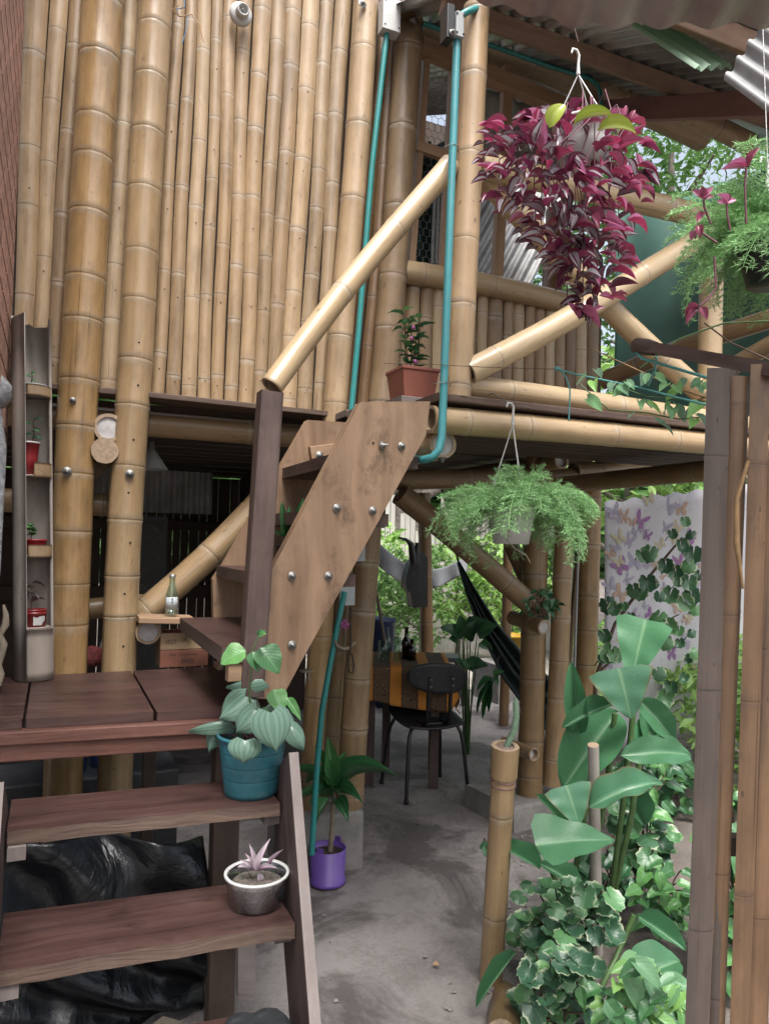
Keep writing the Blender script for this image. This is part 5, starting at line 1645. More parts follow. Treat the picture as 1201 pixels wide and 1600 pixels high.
mb = tube_px([(548, 950), (548, 1010), (543, 1036), (545, 1050), (551, 1052), (553, 1040), (549, 1020)], 0.0035, 2.95, 6)
tag(mb.build('strap', 'black_plastic'), 'black cord loop hanging on the bamboo post below the flower', 'strap')
c = P(478, 1050, Y=2.95)
mb = MB(); mb.lathe([(0, 0), (0.03, 0.002), (0.032, 0.008), (0, 0.01)], c, (0, 0, 1), 12); mb.tube([c + V((0.01, 0, 0)), c + V((0.015, 0, -0.04))], 0.006, 6); tag(mb.build('mushroom', 'stem_pale'), 'small pale bracket fungus on the dark bamboo behind the stringer', 'fungus')

# ------------------------------------------------------------------ red planter on the balcony
M['terracotta'] = mat_plain('terracotta_plastic', (0.36, 0.12, 0.085), 0.5, var=0.15)
c = P(643, 648, Y=2.42); c.z = 2.0
rp = thing('potted_plant', 'flowering shrub in a square terracotta coloured planter on the balcony corner', 'potted plant', c)
mb = MB()
w0, w1, h_ = 0.058, 0.072, 0.125
vs = []
for z, w in ((0, w0), (h_ - 0.012, w1), (h_ - 0.012, w1 + 0.004), (h_, w1 + 0.004), (h_, w1 - 0.003), (h_ - 0.02, w1 - 0.005)):
    vs += [c + V((sx * w, sy * w, z)) for sx, sy in ((-1, -1), (1, -1), (1, 1), (-1, 1))]
fs = [(4 * k + i, 4 * k + (i + 1) % 4, 4 * k + 4 + (i + 1) % 4, 4 * k + 4 + i) for k in range(5) for i in range(4)] + [(3, 2, 1, 0)]
mb.add(vs, fs, 0, None, None, True); mb.add(vs[-4:], [(0, 1, 2, 3)], 1)
mb.build('planter_box', ['terracotta', 'soil'], rp, 0.002)
dd = depth(c)
for bx_, tx_, ty_ in ((636, 630, 486), (640, 642, 500), (648, 654, 498), (644, 650, 528)):
    a, m_, t = P(bx_, 598, d=dd), P((bx_ + tx_) / 2 + 2, 550, d=dd), P(tx_, ty_, d=dd)
    stalk([a, m_, t], [0.0035, 0.0025, 0.0015], 'stem_brown', rp)
    n_ = 13
    for i in range(n_):
        q = a.lerp(t, 0.22 + 0.78 * i / (n_ - 1))
        an = i * 2.4 + tx_
        dv = V((math.cos(an), math.sin(an), 0.25))
        leaf_at('%s%d' % ('dark' if i % 3 else 'green', i % 3), q, q + dv * (0.035 + 0.03 * random.random()), 0.012, rp, V((0, 0, 1)))
for px, py in ((645, 513), (643, 530), (648, 566)):
    mb = MB(); mb.lathe([(0, -0.008), (0.009, 0), (0.004, 0.01), (0, 0.01)], P(px, py, d=dd - 0.02), (0, -0.5, 1), 8, 0, 0.2); mb.build('bloom', 'pink', rp)

# ------------------------------------------------------------------ purple pot with a dracaena
M['purple'] = mat_plain('purple_plastic', (0.19, 0.095, 0.46), 0.42, var=0.12)
c = V((1.138, 3.09, 0.008))
pp = thing('potted_plant', 'young dracaena with a bare stem in a purple plastic pot on the floor', 'potted plant', c)
mb = MB()
mb.lathe([(0, 0), (0.074, 0), (0.079, 0.004), (0.079, 0.018), (0.074, 0.02), (0.079, 0.15), (0.076, 0.15), (0.071, 0.09)], c, (0, 0, 1), 32)
mb.lathe([(0.075, 0.125), (0.04, 0.128), (0, 0.132)], c, (0, 0, 1), 24, 1)
mb.build('pot', ['purple', 'soil'], pp)
mb = MB()
for a in (0.6, 3.9):
    q = c + V((math.cos(a) * 0.076, math.sin(a) * 0.076, 0.15)); mb.board(q, q + V((0, 0, 0.022)), 0.03, 0.004, (math.cos(a), math.sin(a), 0))
mb.build('lug', 'purple', pp)
dd = depth(c)
stalk([c + V((0.01, 0, 0.12)), P(519, 1290, d=dd), P(520, 1255, d=dd)], [0.011, 0.010, 0.010], 'stem_pale', pp, 'trunk', 10)
for i, (b, t, w, k, dt) in enumerate((((512, 1235), (458, 1190), 18, 'drac0', -.05), ((514, 1230), (470, 1212), 16, 'drac1', .1), ((519, 1235), (513, 1150), 26, 'drac2', .05), ((525, 1230), (622, 1188), 22, 'drac1', -.02),
                                 ((524, 1240), (566, 1245), 22, 'drac0', -.12), ((522, 1250), (545, 1280), 24, 'drac0', -.1), ((514, 1245), (457, 1242), 16, 'drac0', -.05), ((526, 1238), (560, 1205), 20, 'drac2', .1),
                                 ((518, 1240), (492, 1160), 18, 'drac2', .1), ((520, 1240), (540, 1170), 20, 'drac2', .12), ((516, 1248), (486, 1290), 18, 'drac1', -.08), ((520, 1250), (528, 1225), 16, 'drac1', -.1), ((514, 1240), (480, 1250), 16, 'drac1', -.12))):
    leaf_px(k, b, t, w, dd, pp, dt, V((0, 0, 1)) + toward(c) * 0.7)

# ------------------------------------------------------------------ feathery ferns
def frond_mesh(name, L, droop, seed, width=0.045):
    r_ = random.Random(seed)
    vs, fs = [], []
    def needle(p, d, l):
        d = d.normalized()
        s = d.cross(V((r_.uniform(-1, 1), r_.uniform(-1, 1), r_.uniform(-1, 1))))
        if s.length < 1e-3: return
        s = s.normalized() * 0.0011
        k = len(vs)
        vs.extend([p - s, p + s, p + d * l]); fs.append((k, k + 1, k + 2))
    def strip(a, b, w):
        d = (b - a).normalized()
        s = d.cross(V((0, 0.3, 1))).normalized() * w
        s2 = d.cross(s).normalized() * w
        k = len(vs)
        vs.extend([a - s, a + s, b + s * 0.6, b - s * 0.6, a - s2, a + s2, b + s2 * 0.6, b - s2 * 0.6]); fs.extend([(k, k + 1, k + 2, k + 3), (k + 4, k + 5, k + 6, k + 7)])
    pts = []
    y = z = 0
    n = 26
    for i in range(n + 1):
        t = i / n
        pts.append(V((0.012 * math.sin(t * 5 + seed), y, z)))
        a = droop * (t ** 1.1) - 0.5
        y += math.cos(a) * L / n; z -= math.sin(a) * L / n
    for i in range(n): strip(pts[i], pts[i + 1], 0.0012)
    for i in range(3, n + 1):
        t = i / n
        tan = (pts[min(i + 1, n)] - pts[i - 1]).normalized()
        for sgn in (-1, 1):
            wl = width * (0.5 + 0.5 * math.sin(math.pi * min(1, t * 0.9 + 0.15))) * r_.uniform(0.6, 1.15)
            side = V((sgn, 0, r_.uniform(-0.35, 0.6)))
            d = (side + tan * 0.8).normalized()
            e = pts[i] + d * wl
            strip(pts[i], e, 0.0007)
            m = max(3, int(wl / 0.005))
            for k in range(1, m + 1):
                q = pts[i].lerp(e, k / m)
                for _ in range(2):
                    needle(q, d * 0.8 + rpt(1.0), 0.0135 * r_.uniform(0.7, 1.2))
    me = bpy.data.meshes.new(name)
    me.from_pydata(vs, [], fs)
    me.materials.append(M['fern'])
    me.update()
    return me
FR = [frond_mesh('frond%d' % i, (0.19, 0.24, 0.28, 0.16)[i], (1.25, 1.6, 2.0, 0.9)[i], i + 1) for i in range(4)]

def hanging_basket(root, top, c, r, h, mat, parent_hook=True):
    mb = MB(); pot(mb, c, r * 0.72, r, h, 0.005); mb.build('pot', [mat, 'soil'], root)
    k = top + V((0, 0, -0.05))
    for a in (0.4, 2.5, 4.6):
        e = c + V((math.cos(a) * r, math.sin(a) * r, h))
        mb = MB(); mb.tube([k, k.lerp(e, 0.5), e], 0.0022, 6); mb.build('hanger', 'white_plastic', root)
    mb = MB()
    mb.tube([k, top + V((0, 0, -0.02)), top + V((0.002, 0, 0.008)), top + V((-0.006, 0, 0.02)), top + V((-0.02, 0, 0.02)), top + V((-0.024, 0, 0.006))], [0.006, 0.004, 0.004, 0.004, 0.0035, 0.003], 8)
    mb.build('hook', 'white_plastic', root)
D1 = 2.38
top = P(801, 640, d=D1)
c = P(798, 850, d=D1)
f1 = thing('hanging_fern', 'feathery green fern in a white hanging pot below the balcony beam', 'hanging plant', c)
hanging_basket(f1, top, c, 0.078, 0.125, 'white_plastic')
mb = MB(); mb.tube([top + V((-0.012, 0, 0.018)), V((top.x - 0.012, BY - 0.055, 2.0)), V((top.x - 0.012, BY - 0.02, 2.0))], 0.002, 6); mb.build('nail', 'steel', f1)
ctr = c + V((0, 0, 0.13))
for i in range(92):
    a = i * 2.39996
    el = random.uniform(-0.75, 0.3) if i < 84 else random.uniform(0.8, 1.3)
    d = V((math.cos(a) * math.cos(el), math.sin(a) * math.cos(el), math.sin(el)))
    if (right_ * 0.15 - fwd_).dot(V((math.cos(a), math.sin(a), 0))) > 0.9 and el < -0.2: el = random.uniform(-0.1, 0.9)
    d = V((math.cos(a) * math.cos(el), math.sin(a) * math.cos(el), math.sin(el)))
    k = i % 3 if i < 84 else 3
    sc = random.uniform(0.8, 1.2) * (1 if i < 84 else 0.75)
    b = ctr + V((math.cos(a) * 0.05, math.sin(a) * 0.05, 0)) * random.random()
    dn = V((0, 0, 1)) if abs(d.z) < 0.95 else V((1, 0, 0))
    inst(FR[k], 'frond', frame(b, V((d.x, d.y, d.z * 0.8)), dn, sc), f1)
for i in range(10):     # long trailing sprays on the right
    b = ctr + V((0.06, -0.02, 0))
    inst(FR[2], 'frond', frame(b, V((0.9, -0.35 + 0.1 * i, 0.35 - 0.03 * i)), (0, 0, 1), 0.9 + 0.045 * i), f1)
stalk([ctr, P(800, 800, d=D1 - 0.1), P(792, 845, d=D1 - 0.11), P(805, 858, d=D1 - 0.11), P(822, 868, d=D1 - 0.1), P(828, 880, d=D1 - 0.1)], 0.002, 'stem_pale', f1, 'root')

D2 = 1.75
c = P(1204, 446, d=D2)
f2 = thing('hanging_fern', 'feathery fern in a dark hanging pot at the right edge', 'hanging plant', c)
top = P(1196, 215, d=D2)
hanging_basket(f2, P(1198, 262, d=D2), c, 0.075, 0.10, 'black_plastic')
mb = MB(); mb.tube([P(1198, 250, d=D2), P(1190, 20, d=D2 + .1)], 0.0015, 5); mb.build('wire', 'steel', f2)
ctr = c + V((0, 0, 0.10))
for i in range(120):
    a = i * 2.39996
    el = random.uniform(-0.7, 1.1)
    d = V((math.cos(a) * math.cos(el), math.sin(a) * math.cos(el), math.sin(el)))
    inst(FR[i % 3], 'frond', frame(ctr + V((math.cos(a), math.sin(a), 0)) * 0.04 * random.random(), d, (0, 0, 1), random.uniform(0.65, 1.05)), f2)
# purple shoots in the right fern
zr = thing('purple_sprigs', 'pink purple shoots growing out of the fern at the right edge', 'plant', P(1130, 330, d=D2))
for pts, tips in ((((1165, 350), (1163, 290), (1165, 262)), (((1165, 262), (1187, 228)), ((1163, 264), (1125, 264)), ((1163, 262), (1140, 250)), ((1165, 262), (1175, 240)))),
                  (((1140, 360), (1135, 335), (1135, 318)), (((1135, 318), (1120, 302)), ((1135, 318), (1150, 312)), ((1135, 316), (1135, 300)), ((1135, 320), (1118, 314)))),
                  (((1110, 350), (1100, 325), (1098, 312)), (((1098, 312), (1080, 296)), ((1098, 310), (1114, 292)), ((1098, 308), (1096, 290)), ((1098, 314), (1116, 306)))),
                  (((1115, 400), (1118, 450), (1105, 468), (1092, 478)), (((1092, 478), (1068, 498)), ((1094, 480), (1104, 500)), ((1092, 478), (1066, 488)), ((1090, 484), (1070, 506)))),
                  (((1120, 380), (1090, 360), (1085, 372)), (((1088, 350), (1104, 330)), ((1088, 360), (1078, 376)), ((1090, 352), (1094, 372))))):
    stalk([P(x, y, d=D2 - 0.12) for x, y in pts], 0.0025, 'stem_purple', zr)
    for i, (b, t) in enumerate(tips): leaf_px('zred%d' % (i % 3), b, t, 13, D2 - 0.12, zr, random.uniform(-.02, .02))

# ------------------------------------------------------------------ hanging purple wandering plant
D3 = 2.12
top = P(903, 66, d=D3)
c = P(912, 300, d=D3)
zp = thing('hanging_purple_plant', 'hanging basket overflowing with trailing purple and wine red leaves', 'hanging plant', c)
hanging_basket(zp, P(903, 90, d=D3), P(910, 262, d=D3), 0.085, 0.12, 'white_plastic')
mb = MB(); mb.tube([P(903, 66, d=D3), P(893, 30, d=D3), P(890, 0, d=D3 + 0.05)], 0.0015, 5); mb.build('wire', 'stem_brown', zp)
pots = P(910, 262, d=D3)
ctr = pots + V((0, 0, 0.12))
cnt = 0
stems = []
prof = [(165, 885, 55), (195, 882, 105), (235, 882, 118), (290, 880, 116), (335, 888, 104), (380, 905, 76), (430, 916, 52), (470, 922, 40), (500, 925, 22)]
def body(py):
    for k in range(len(prof) - 1):
        if prof[k][0] <= py <= prof[k + 1][0]:
            t = (py - prof[k][0]) / (prof[k + 1][0] - prof[k][0])
            return tuple(prof[k][j] + (prof[k + 1][j] - prof[k][j]) * t for j in (1, 2))
def in_body(fmin, fmax):
    while True:
        py = random.uniform(168, 498)
        cx_, hw_ = body(py); hw_ *= 0.93
        if random.random() > hw_ / 118: continue
        r = math.sqrt(random.uniform(fmin * fmin, fmax * fmax)); a = random.uniform(0, 6.2832)
        sx, sd3 = r * math.cos(a), r * math.sin(a)
        return P(cx_ + sx * hw_, py, d=D3 + sd3 * hw_ * D3 / FPX * 0.9), sx, sd3, py
for i in range(26):
    while True:
        q, sx, sd3, py = in_body(0.5, 1.0)
        if py > 260: break
    o_ = right_ * sx + fwd_ * sd3
    p0 = ctr + o_ * 0.05
    stalk([p0, p0 + o_ * 0.07 + V((0, 0, 0.04)), ctr + o_ * 0.15 + V((0, 0, -0.03)), V((q.x, q.y, (q.z + ctr.z) / 2)), q], 0.0018, 'stem_purple', zp)
def zleaf(fmin, fmax, front):
    while True:
        q, sx, sd3, py = in_body(fmin, fmax)
        if not front or sd3 < 0.35: break
    o_ = right_ * sx + fwd_ * sd3
    d = (o_ * 0.9 + rpt(0.8) + V((0, 0, -0.25 if py > 230 else 0.35))).normalized()
    red = (sx > 0.3 and random.random() < 0.7) or (py < 220 and random.random() < 0.6) or random.random() < 0.15
    return q, d, random.uniform(0.032, 0.084), red
for i in range(255):
    q, d, ln, red = zleaf(0.6, 1.3, True)
    q = q - d * ln * 0.5
    leaf_at(('zred%d' if red else 'zeb%d') % (i % 3), q, q + d * ln, ln * random.uniform(0.16, 0.23), zp, V((0, 0, 1)) + toward(q) * 0.9 + rpt(0.7))
for kk, mt in (('zeb', 'zebrina'), ('zred', 'zebrina_red')):          # the dense inner leaves
    fm = MB()
    for i in range(150 if kk == 'zeb' else 40):
        q, d, ln, red = zleaf(0.0, 0.85, False)
        src = LM[kk + str(i % 3)]
        mw = frame(q - d * ln * 0.5, d, V((0, 0, 1)) + toward(q) * 0.9 + rpt(0.6), (ln * 0.24, ln, ln))
        fm.add([mw @ v.co for v in src.vertices], [tuple(p_.vertices) for p_ in src.polygons], 0, [[tuple(src.uv_layers[0].data[l].uv) for l in p_.loop_indices] for p_ in src.polygons])
    o = fm.build('inner_leaves', mt, zp); o['kind'] = 'stuff'
for b, t, w in (((858, 200), (882, 158), 22), ((895, 195), (962, 172), 14), ((932, 205), (998, 200), 22)):
    leaf_px('orchid0', b, t, w * 1.3, D3 - 0.2, zp, -0.02)
for b, t, w in (((985, 200), (962, 178), 11), ((975, 190), (978, 162), 9), ((984, 190), (992, 170), 9), ((900, 480), (940, 512), 18), ((925, 490), (945, 478), 12), ((905, 500), (885, 470), 12)):
    leaf_px('zred%d' % (w % 3), b, t, w, D3 - 0.04, zp)
# ------------------------------------------------------------------ dining table, cloth, glassware, chair
def cf(x, d, z=0.0):
    """A point x metres to the right and d metres ahead of the viewer, at height z."""
    return V((right_.x * x + fwd_.x * d, right_.y * x + fwd_.y * d, z))
n = N('striped_tablecloth')
t = n.n('UVMap'); sp_ = n.n('SeparateXYZ'); n.l(t.outputs[0], sp_.inputs[0])
u_, v_ = sp_.outputs[0], sp_.outputs[1]
ph = n.math('FRACT', n.math('MULTIPLY', u_, 5.9))
st1 = n.math('GREATER_THAN', ph, 0.52)
tcx = n.n('TexCoord')
vor = n.n('TexVoronoi', Scale=34.0); n.l(tcx.outputs['Object'], vor.inputs['Vector'])
wv = n.noise(tcx.outputs['Object'], 60, 3)
mot = n.math('GREATER_THAN', n.math('SINE', n.math('ADD', n.math('MULTIPLY', vor.outputs['Distance'], 42.0), n.math('MULTIPLY', wv, 5.0))), 0.35)
pat = n.mix(mot, (0.02, 0.014, 0.013), (0.22, 0.13, 0.065))
org = n.mix(wv, (0.40, 0.145, 0.018), (0.5, 0.21, 0.03))
thin = n.math('GREATER_THAN', n.math('ABSOLUTE', n.math('SUBTRACT', ph, 0.76)), 0.20)
cc = n.mix(st1, pat, n.mix(n.math('MULTIPLY', thin, st1), org, (0.06, 0.02, 0.015)))
n.l(cc, n.b.inputs['Base Color']); n.b.inputs['Roughness'].default_value = 0.85
n.bump(n.noise(tcx.outputs['Object'], 400, 2), 0.2, 0.002)
M['cloth'] = n.m

tx0, tx1, td0, td1, tz = -0.32, 0.42, 4.47, 5.06, 0.742
tbl = thing('dining_table', 'wooden dining table under the striped cloth in the open room', 'table', cf(0.06, 4.7))
mb = MB()
q = [cf(tx0, td0, tz - 0.03), cf(tx1, td0 + 0.03, tz - 0.03), cf(tx1 - 0.02, td1, tz - 0.03), cf(tx0, td1, tz - 0.03)]
mb.prism(q, (0, 0, 0.026)); mb.build('tabletop', 'newel', tbl)
for x, d in ((-0.06, 4.60), (0.33, 4.57), (0.04, 4.98), (0.35, 4.96)):
    mb = MB(); mb.board(cf(x, d, 0), cf(x, d, tz - 0.03), 0.055, 0.055, fwd_); mb.build('leg', 'newel', tbl, 0.003)
mb = MB(); mb.board(cf(-0.06, 4.61, 0.66), cf(0.34, 4.59, 0.66), 0.03, 0.08); mb.build('apron', 'newel', tbl)
def clothfn(u, v):
    W_, D_, H_ = tx1 - tx0, td1 - td0, 0.235
    tu, tv = W_ + 2 * H_, D_ + 2 * H_
    a, b = u * tu - H_, v * tv - H_
    x, d = min(max(a, 0), W_), min(max(b, 0), D_)
    ox, od = (a - x), (b - d)
    drop = max(abs(ox), abs(od))
    if ox and od: drop = (abs(ox) + abs(od)) * 0.62
    z = tz - drop
    fl = 0.02 * math.sin(a * 19) * (abs(od) > 0) + 0.02 * math.sin(b * 17) * (abs(ox) > 0)
    k = drop / H_
    xx = tx0 + x + (0.01 + 0.05 * k * (0.6 + fl * 20)) * (1 if ox > 0 else -1 if ox < 0 else 0)
    dd_ = td0 + d + 0.03 * x / W_ + (0.008 + 0.04 * k * (0.5 + fl * 20)) * (1 if od > 0 else -1 if od < 0 else 0)
    return cf(xx, dd_, z + 0.004 + (0.03 * k * math.sin(a * 7) if od < 0 else 0))
o = cloth_grid(clothfn, 66, 60, 'tablecloth', 'cloth', None, 0.0018, (1.2, 1.1))
for p_ in o.data.polygons: p_.use_smooth = True
tag(o, 'orange and brown striped patterned cloth draped over the dining table', 'tablecloth')

M['glass_green'] = mat_glass('dark_bottle_glass', (0.14, 0.2, 0.17), 0.05)
tzz = tz + 0.0065
def on_table(px, py): 
    p = P(px, py, Z=tzz); return p
for px, py, r, h, kind, lab in ((597, 1031, 0.026, 0.12, 'g', 'straight clear drinking glass on the table, the one nearest the bamboo post'), (620, 1033, 0.025, 0.15, 'g', 'straight clear drinking glass on the table between the bottles'),
                                (606, 1026, 0.02, 0.19, 'b', 'slim clear oil bottle between the two glasses on the table'), (634, 1029, 0.03, 0.20, 'd', 'dark square shouldered bottle on the table beside the glasses'), (643, 1031, 0.028, 0.13, 'e', 'short round dark bottle at the right of the table bottles')):
    c = on_table(px, py)
    mb = MB()
    if kind == 'g': mb.lathe([(0, 0), (r * 0.85, 0), (r, h), (r - 0.002, h), (r * 0.85 - 0.002, 0.008), (0, 0.008)], c, (0, 0, 1), 20)
    else:
        nk = r * 0.42
        mb.lathe([(0, 0), (r, 0), (r, h * 0.5), (r * 0.9, h * 0.58), (nk, h * 0.7), (nk, h * 0.96), (nk * 1.15, h * 0.965), (nk * 1.15, h), (nk * 0.8, h), (nk * 0.8, h * 0.7), (r * 0.8, h * 0.52), (r * 0.88, 0.006), (0, 0.006)], c, (0, 0, 1), 20)
    tag(mb.build('drinking_glass' if kind == 'g' else 'bottle', 'glass' if kind in 'gb' else 'glass_green'), lab, 'glass' if kind == 'g' else 'bottle')

# black metal chair, back towards the viewer
M['chair_black'] = mat_plain('black_painted_metal', (0.012, 0.012, 0.014), 0.4, var=0.2)
M['chair_seat'] = mat_plain('charcoal_seat_shell', (0.02, 0.021, 0.026), 0.5, var=0.2)
cc0 = P(678, 1238, Z=0); 
ch = thing('chair', 'black chair with curved backrest pulled up to the striped table', 'chair', cc0)
nl, nr_, fl_ = P(630, 1255, Z=0), P(727, 1243, Z=0), P(600, 1225, Z=0)
fr_ = nr_ + (fl_ - nl)
fr_.z = 0
cen = (nl + nr_ + fl_ + fr_) / 4
ex = (nr_ - nl).normalized(); ey = (fl_ - nl); ey = (ey - ex * ey.dot(ex)).normalized()
if ey.dot(fwd_) < 0: ey = -ey
def C_(x, y, z): return cen + ex * x + ey * y + V((0, 0, z))
hw = (nr_ - nl).length / 2
for sx in (-1, 1):
    for sy in (-1, 1):
        mb = MB()
        ft_ = C_(sx * hw, sy * 0.19, 0)
        pts = [ft_, C_(sx * hw * 0.9, sy * 0.16, 0.28), C_(sx * hw * 0.84, sy * 0.145, 0.36), C_(sx * hw * 0.74, sy * 0.13, 0.405), C_(sx * hw * 0.5, sy * 0.11, 0.42), C_(0, sy * 0.11, 0.422)]
        mb.tube(pts, 0.0115, 10); mb.lathe([(0, 0), (0.014, 0), (0.014, 0.02), (0.0118, 0.022)], ft_, (0, 0, 1), 10); mb.build('leg', 'chair_black', ch)
    mb = MB()
    x = sx * 0.072
    mb.tube([C_(x, 0.10, 0.424), C_(x, -0.10, 0.424), C_(x, -0.155, 0.432), C_(x, -0.18, 0.47), C_(x, -0.185, 0.56), C_(x, -0.20, 0.72)], 0.0115, 10); mb.build('back_support', 'chair_black', ch)
    for zz in (0.66, 0.70): bolt(ch, C_(x, -0.205 - 0.012, zz), -ey, 0.005)
def shell(fn, nu, nv_, name, th):
    o = cloth_grid(fn, nu, nv_, name, 'chair_seat', ch, th)
    for p_ in o.data.polygons: p_.use_smooth = True
    o.modifiers['thick'].offset = 0
    return o
def backfn(u, v):
    a = (u - 0.5) * 2
    half = 0.09 * math.sqrt(max(0.02, 1 - abs(a) ** 2.6)) 
    return C_(a * 0.195, -0.205 + 0.05 * a * a - 0.012 * (v - 0.5), 0.705 + (v - 0.5) * 2 * half - 0.015 * a)
shell(backfn, 20, 8, 'backrest', 0.012)
def seatfn(u, v):
    a, b = (u - 0.5) * 2, (v - 0.5) * 2
    k = (1 - 0.12 * abs(b) ** 3)
    return C_(a * 0.20 * k, b * 0.19 * (1 - 0.1 * a * a), 0.43 + 0.015 * a * a + 0.028 * b + 0.008 * max(0, -b) ** 3)
shell(seatfn, 14, 14, 'seat', 0.012)

# ------------------------------------------------------------------ hammock, clothes, netting in the open room
M['hammock'] = mat_plain('dark_green_hammock_cloth', (0.02, 0.075, 0.06), 0.85, var=0.6, scale=25, bump=0.5, c2=(0.04, 0.035, 0.04))
path = [P(716, 880, d=5.6), P(735, 925, d=5.4), P(765, 985, d=5.1), P(805, 1045, d=4.8), P(860, 1105, d=4.6), P(930, 1140, d=4.5)]
wid = [0.03, 0.10, 0.17, 0.26, 0.34, 0.4]
def hamfn(u, v):
    t = u * (len(path) - 1); i = min(int(t), len(path) - 2); f = t - i
    p = path[i].lerp(path[i + 1], f); w = wid[i] + (wid[i + 1] - wid[i]) * f
    tan = (path[i + 1] - path[i]).normalized()
    s = tan.cross(toward(p)).normalized()
    a = (v - 0.5)
    return p + s * (a * w * 0.75) + toward(p) * (0.035 * math.sin(v * 21) * min(1, w * 6)) + V((0, 0, 0.01 * math.sin(v * 9 + u * 3)))
o = cloth_grid(hamfn, 40, 36, 'hammock', 'hammock', None, 0.003)
for p_ in o.data.polygons: p_.use_smooth = True
tag(o, 'dark green hammock slung through the open dining room', 'hammock')
mb = MB(); mb.tube([path[0], P(712, 858, d=5.65), P(700, 800, d=5.8), P(690, 765, d=5.9)], 0.008, 6); tag(mb.build('hammock_rope', 'hammock'), 'dark rope end holding up the green hammock', 'rope')
mb = MB()
mb.prism([P(x, y, Y=6.0) for x, y in ((650, 868), (660, 862), (668, 872), (668, 948), (645, 950), (641, 925), (634, 918), (634, 905), (637, 893), (641, 880))], (0, 0.1, 0))
o = mb.build('hanging_jacket', 'black_plastic', None, 0.02); tag(o, 'black jacket hanging on the dark bamboo post behind the table', 'jacket')
mb = MB(); mb.tube([P(646, 880, Y=5.95), P(642, 850, Y=5.95), P(634, 843, Y=5.95), P(622, 840, Y=5.95)], [0.04, 0.03, 0.015, 0.008], 8); mb.tube([P(650, 880, Y=5.95), P(652, 848, Y=5.95)], [0.04, 0.02], 8); tag(mb.build('dark_antler_fern', 'black_plastic'), 'dark forked stump shape on top of the hanging jacket', 'stump')
M['net'] = mat_plain('pale_grey_netting', (0.42, 0.43, 0.45), 0.8, var=0.2, scale=8)
def netfn(u, v):
    a, b = P(585, 842, d=7.4), P(730, 868, d=7.6)
    p = a.lerp(b, u)
    return p + V((0, 0, -0.24 * v - 0.22 * math.sin(u * 3.14) + 0.08 * u * v)) + fwd_ * (0.05 * math.sin(u * 25) * v)
o = cloth_grid(netfn, 40, 8, 'grey_netting', 'net', None, 0.003); tag(o, 'pale grey netting sagging across the garden behind the table', 'netting')
mb = MB(); mb.tube([P(588, 925, d=5.6), P(602, 1010, d=5.3)], 0.012, 8); tag(mb.build('thin_pole', 'stem_pale'), 'thin leaning stick behind the glasses on the table', 'stick')

# ------------------------------------------------------------------ back garden
def ground_at(px, d):
    p = P(px, 900, d=d); return V((p.x, p.y, -0.03))
c = ground_at(592, 6.8)
M['blue_bin'] = mat_plain('dark_blue_plastic', (0.02, 0.04, 0.12), 0.45, var=0.2)
mb = MB(); mb.lathe([(0, 0), (0.13, 0), (0.16, 0.78), (0.17, 0.79), (0.17, 0.82), (0, 0.84)], c, (0, 0, 1), 20); tag(mb.build('blue_bin', 'blue_bin'), 'dark blue bin behind the table beside the bamboo post', 'bin')
c = ground_at(697, 7.0)
so_ = thing('plastic_stool', 'dark grey plastic stool standing in the garden behind the table', 'stool', c)
mb = MB(); mb.prism([c + right_ * (sx * 0.14) + fwd_ * (sy * 0.14) + V((0, 0, 0.42)) for sx, sy in ((-1, -1), (1, -1), (1, 1), (-1, 1))], (0, 0, 0.04)); mb.build('seat', 'dark_rubber', so_, 0.012)
for sx in (-1, 1):
    for sy in (-1, 1):
        mb = MB(); mb.board(c + right_ * (sx * 0.17) + fwd_ * (sy * 0.17), c + right_ * (sx * 0.12) + fwd_ * (sy * 0.12) + V((0, 0, 0.42)), 0.045, 0.03, fwd_); mb.build('leg', 'dark_rubber', so_, 0.004)
mb = MB(); mb.prism([c + right_ * (sx * 0.145) - fwd_ * 0.15 + V((0, 0, z)) for sx, z in ((-1, .2), (1, .2), (1, .25), (-1, .25))], fwd_ * 0.02); mb.build('stretcher', 'dark_rubber', so_)
c = ground_at(797, 7.2)
M['yellow'] = mat_plain('yellow_plastic', (0.62, 0.36, 0.02), 0.45, var=0.15)
bk = thing('yellow_bucket', 'yellow plastic bucket in the garden behind the hammock', 'bucket', c)
mb = MB(); mb.box((c.x - 0.25, c.y - 0.2, -0.03), (c.x + 0.25, c.y + 0.25, 0.36)); tag(mb.build('stone_block', 'concrete', None, 0.03), 'rough block the yellow bucket stands on', 'block')
mb = MB(); mb.lathe([(0, 0.39), (0.11, 0.39), (0.125, 0.62), (0.135, 0.622), (0.135, 0.65), (0.118, 0.65), (0.108, 0.40), (0, 0.40)], c, (0, 0, 1), 24); mb.build('body', 'yellow', bk)
mb = MB(); mb.tube([c + V((-0.13, 0, 0.63)), c + V((-0.12, -0.09, 0.56)), c + V((0, -0.15, 0.52)), c + V((0.12, -0.09, 0.56)), c + V((0.13, 0, 0.63))], 0.004, 6); mb.build('handle', 'steel', bk)

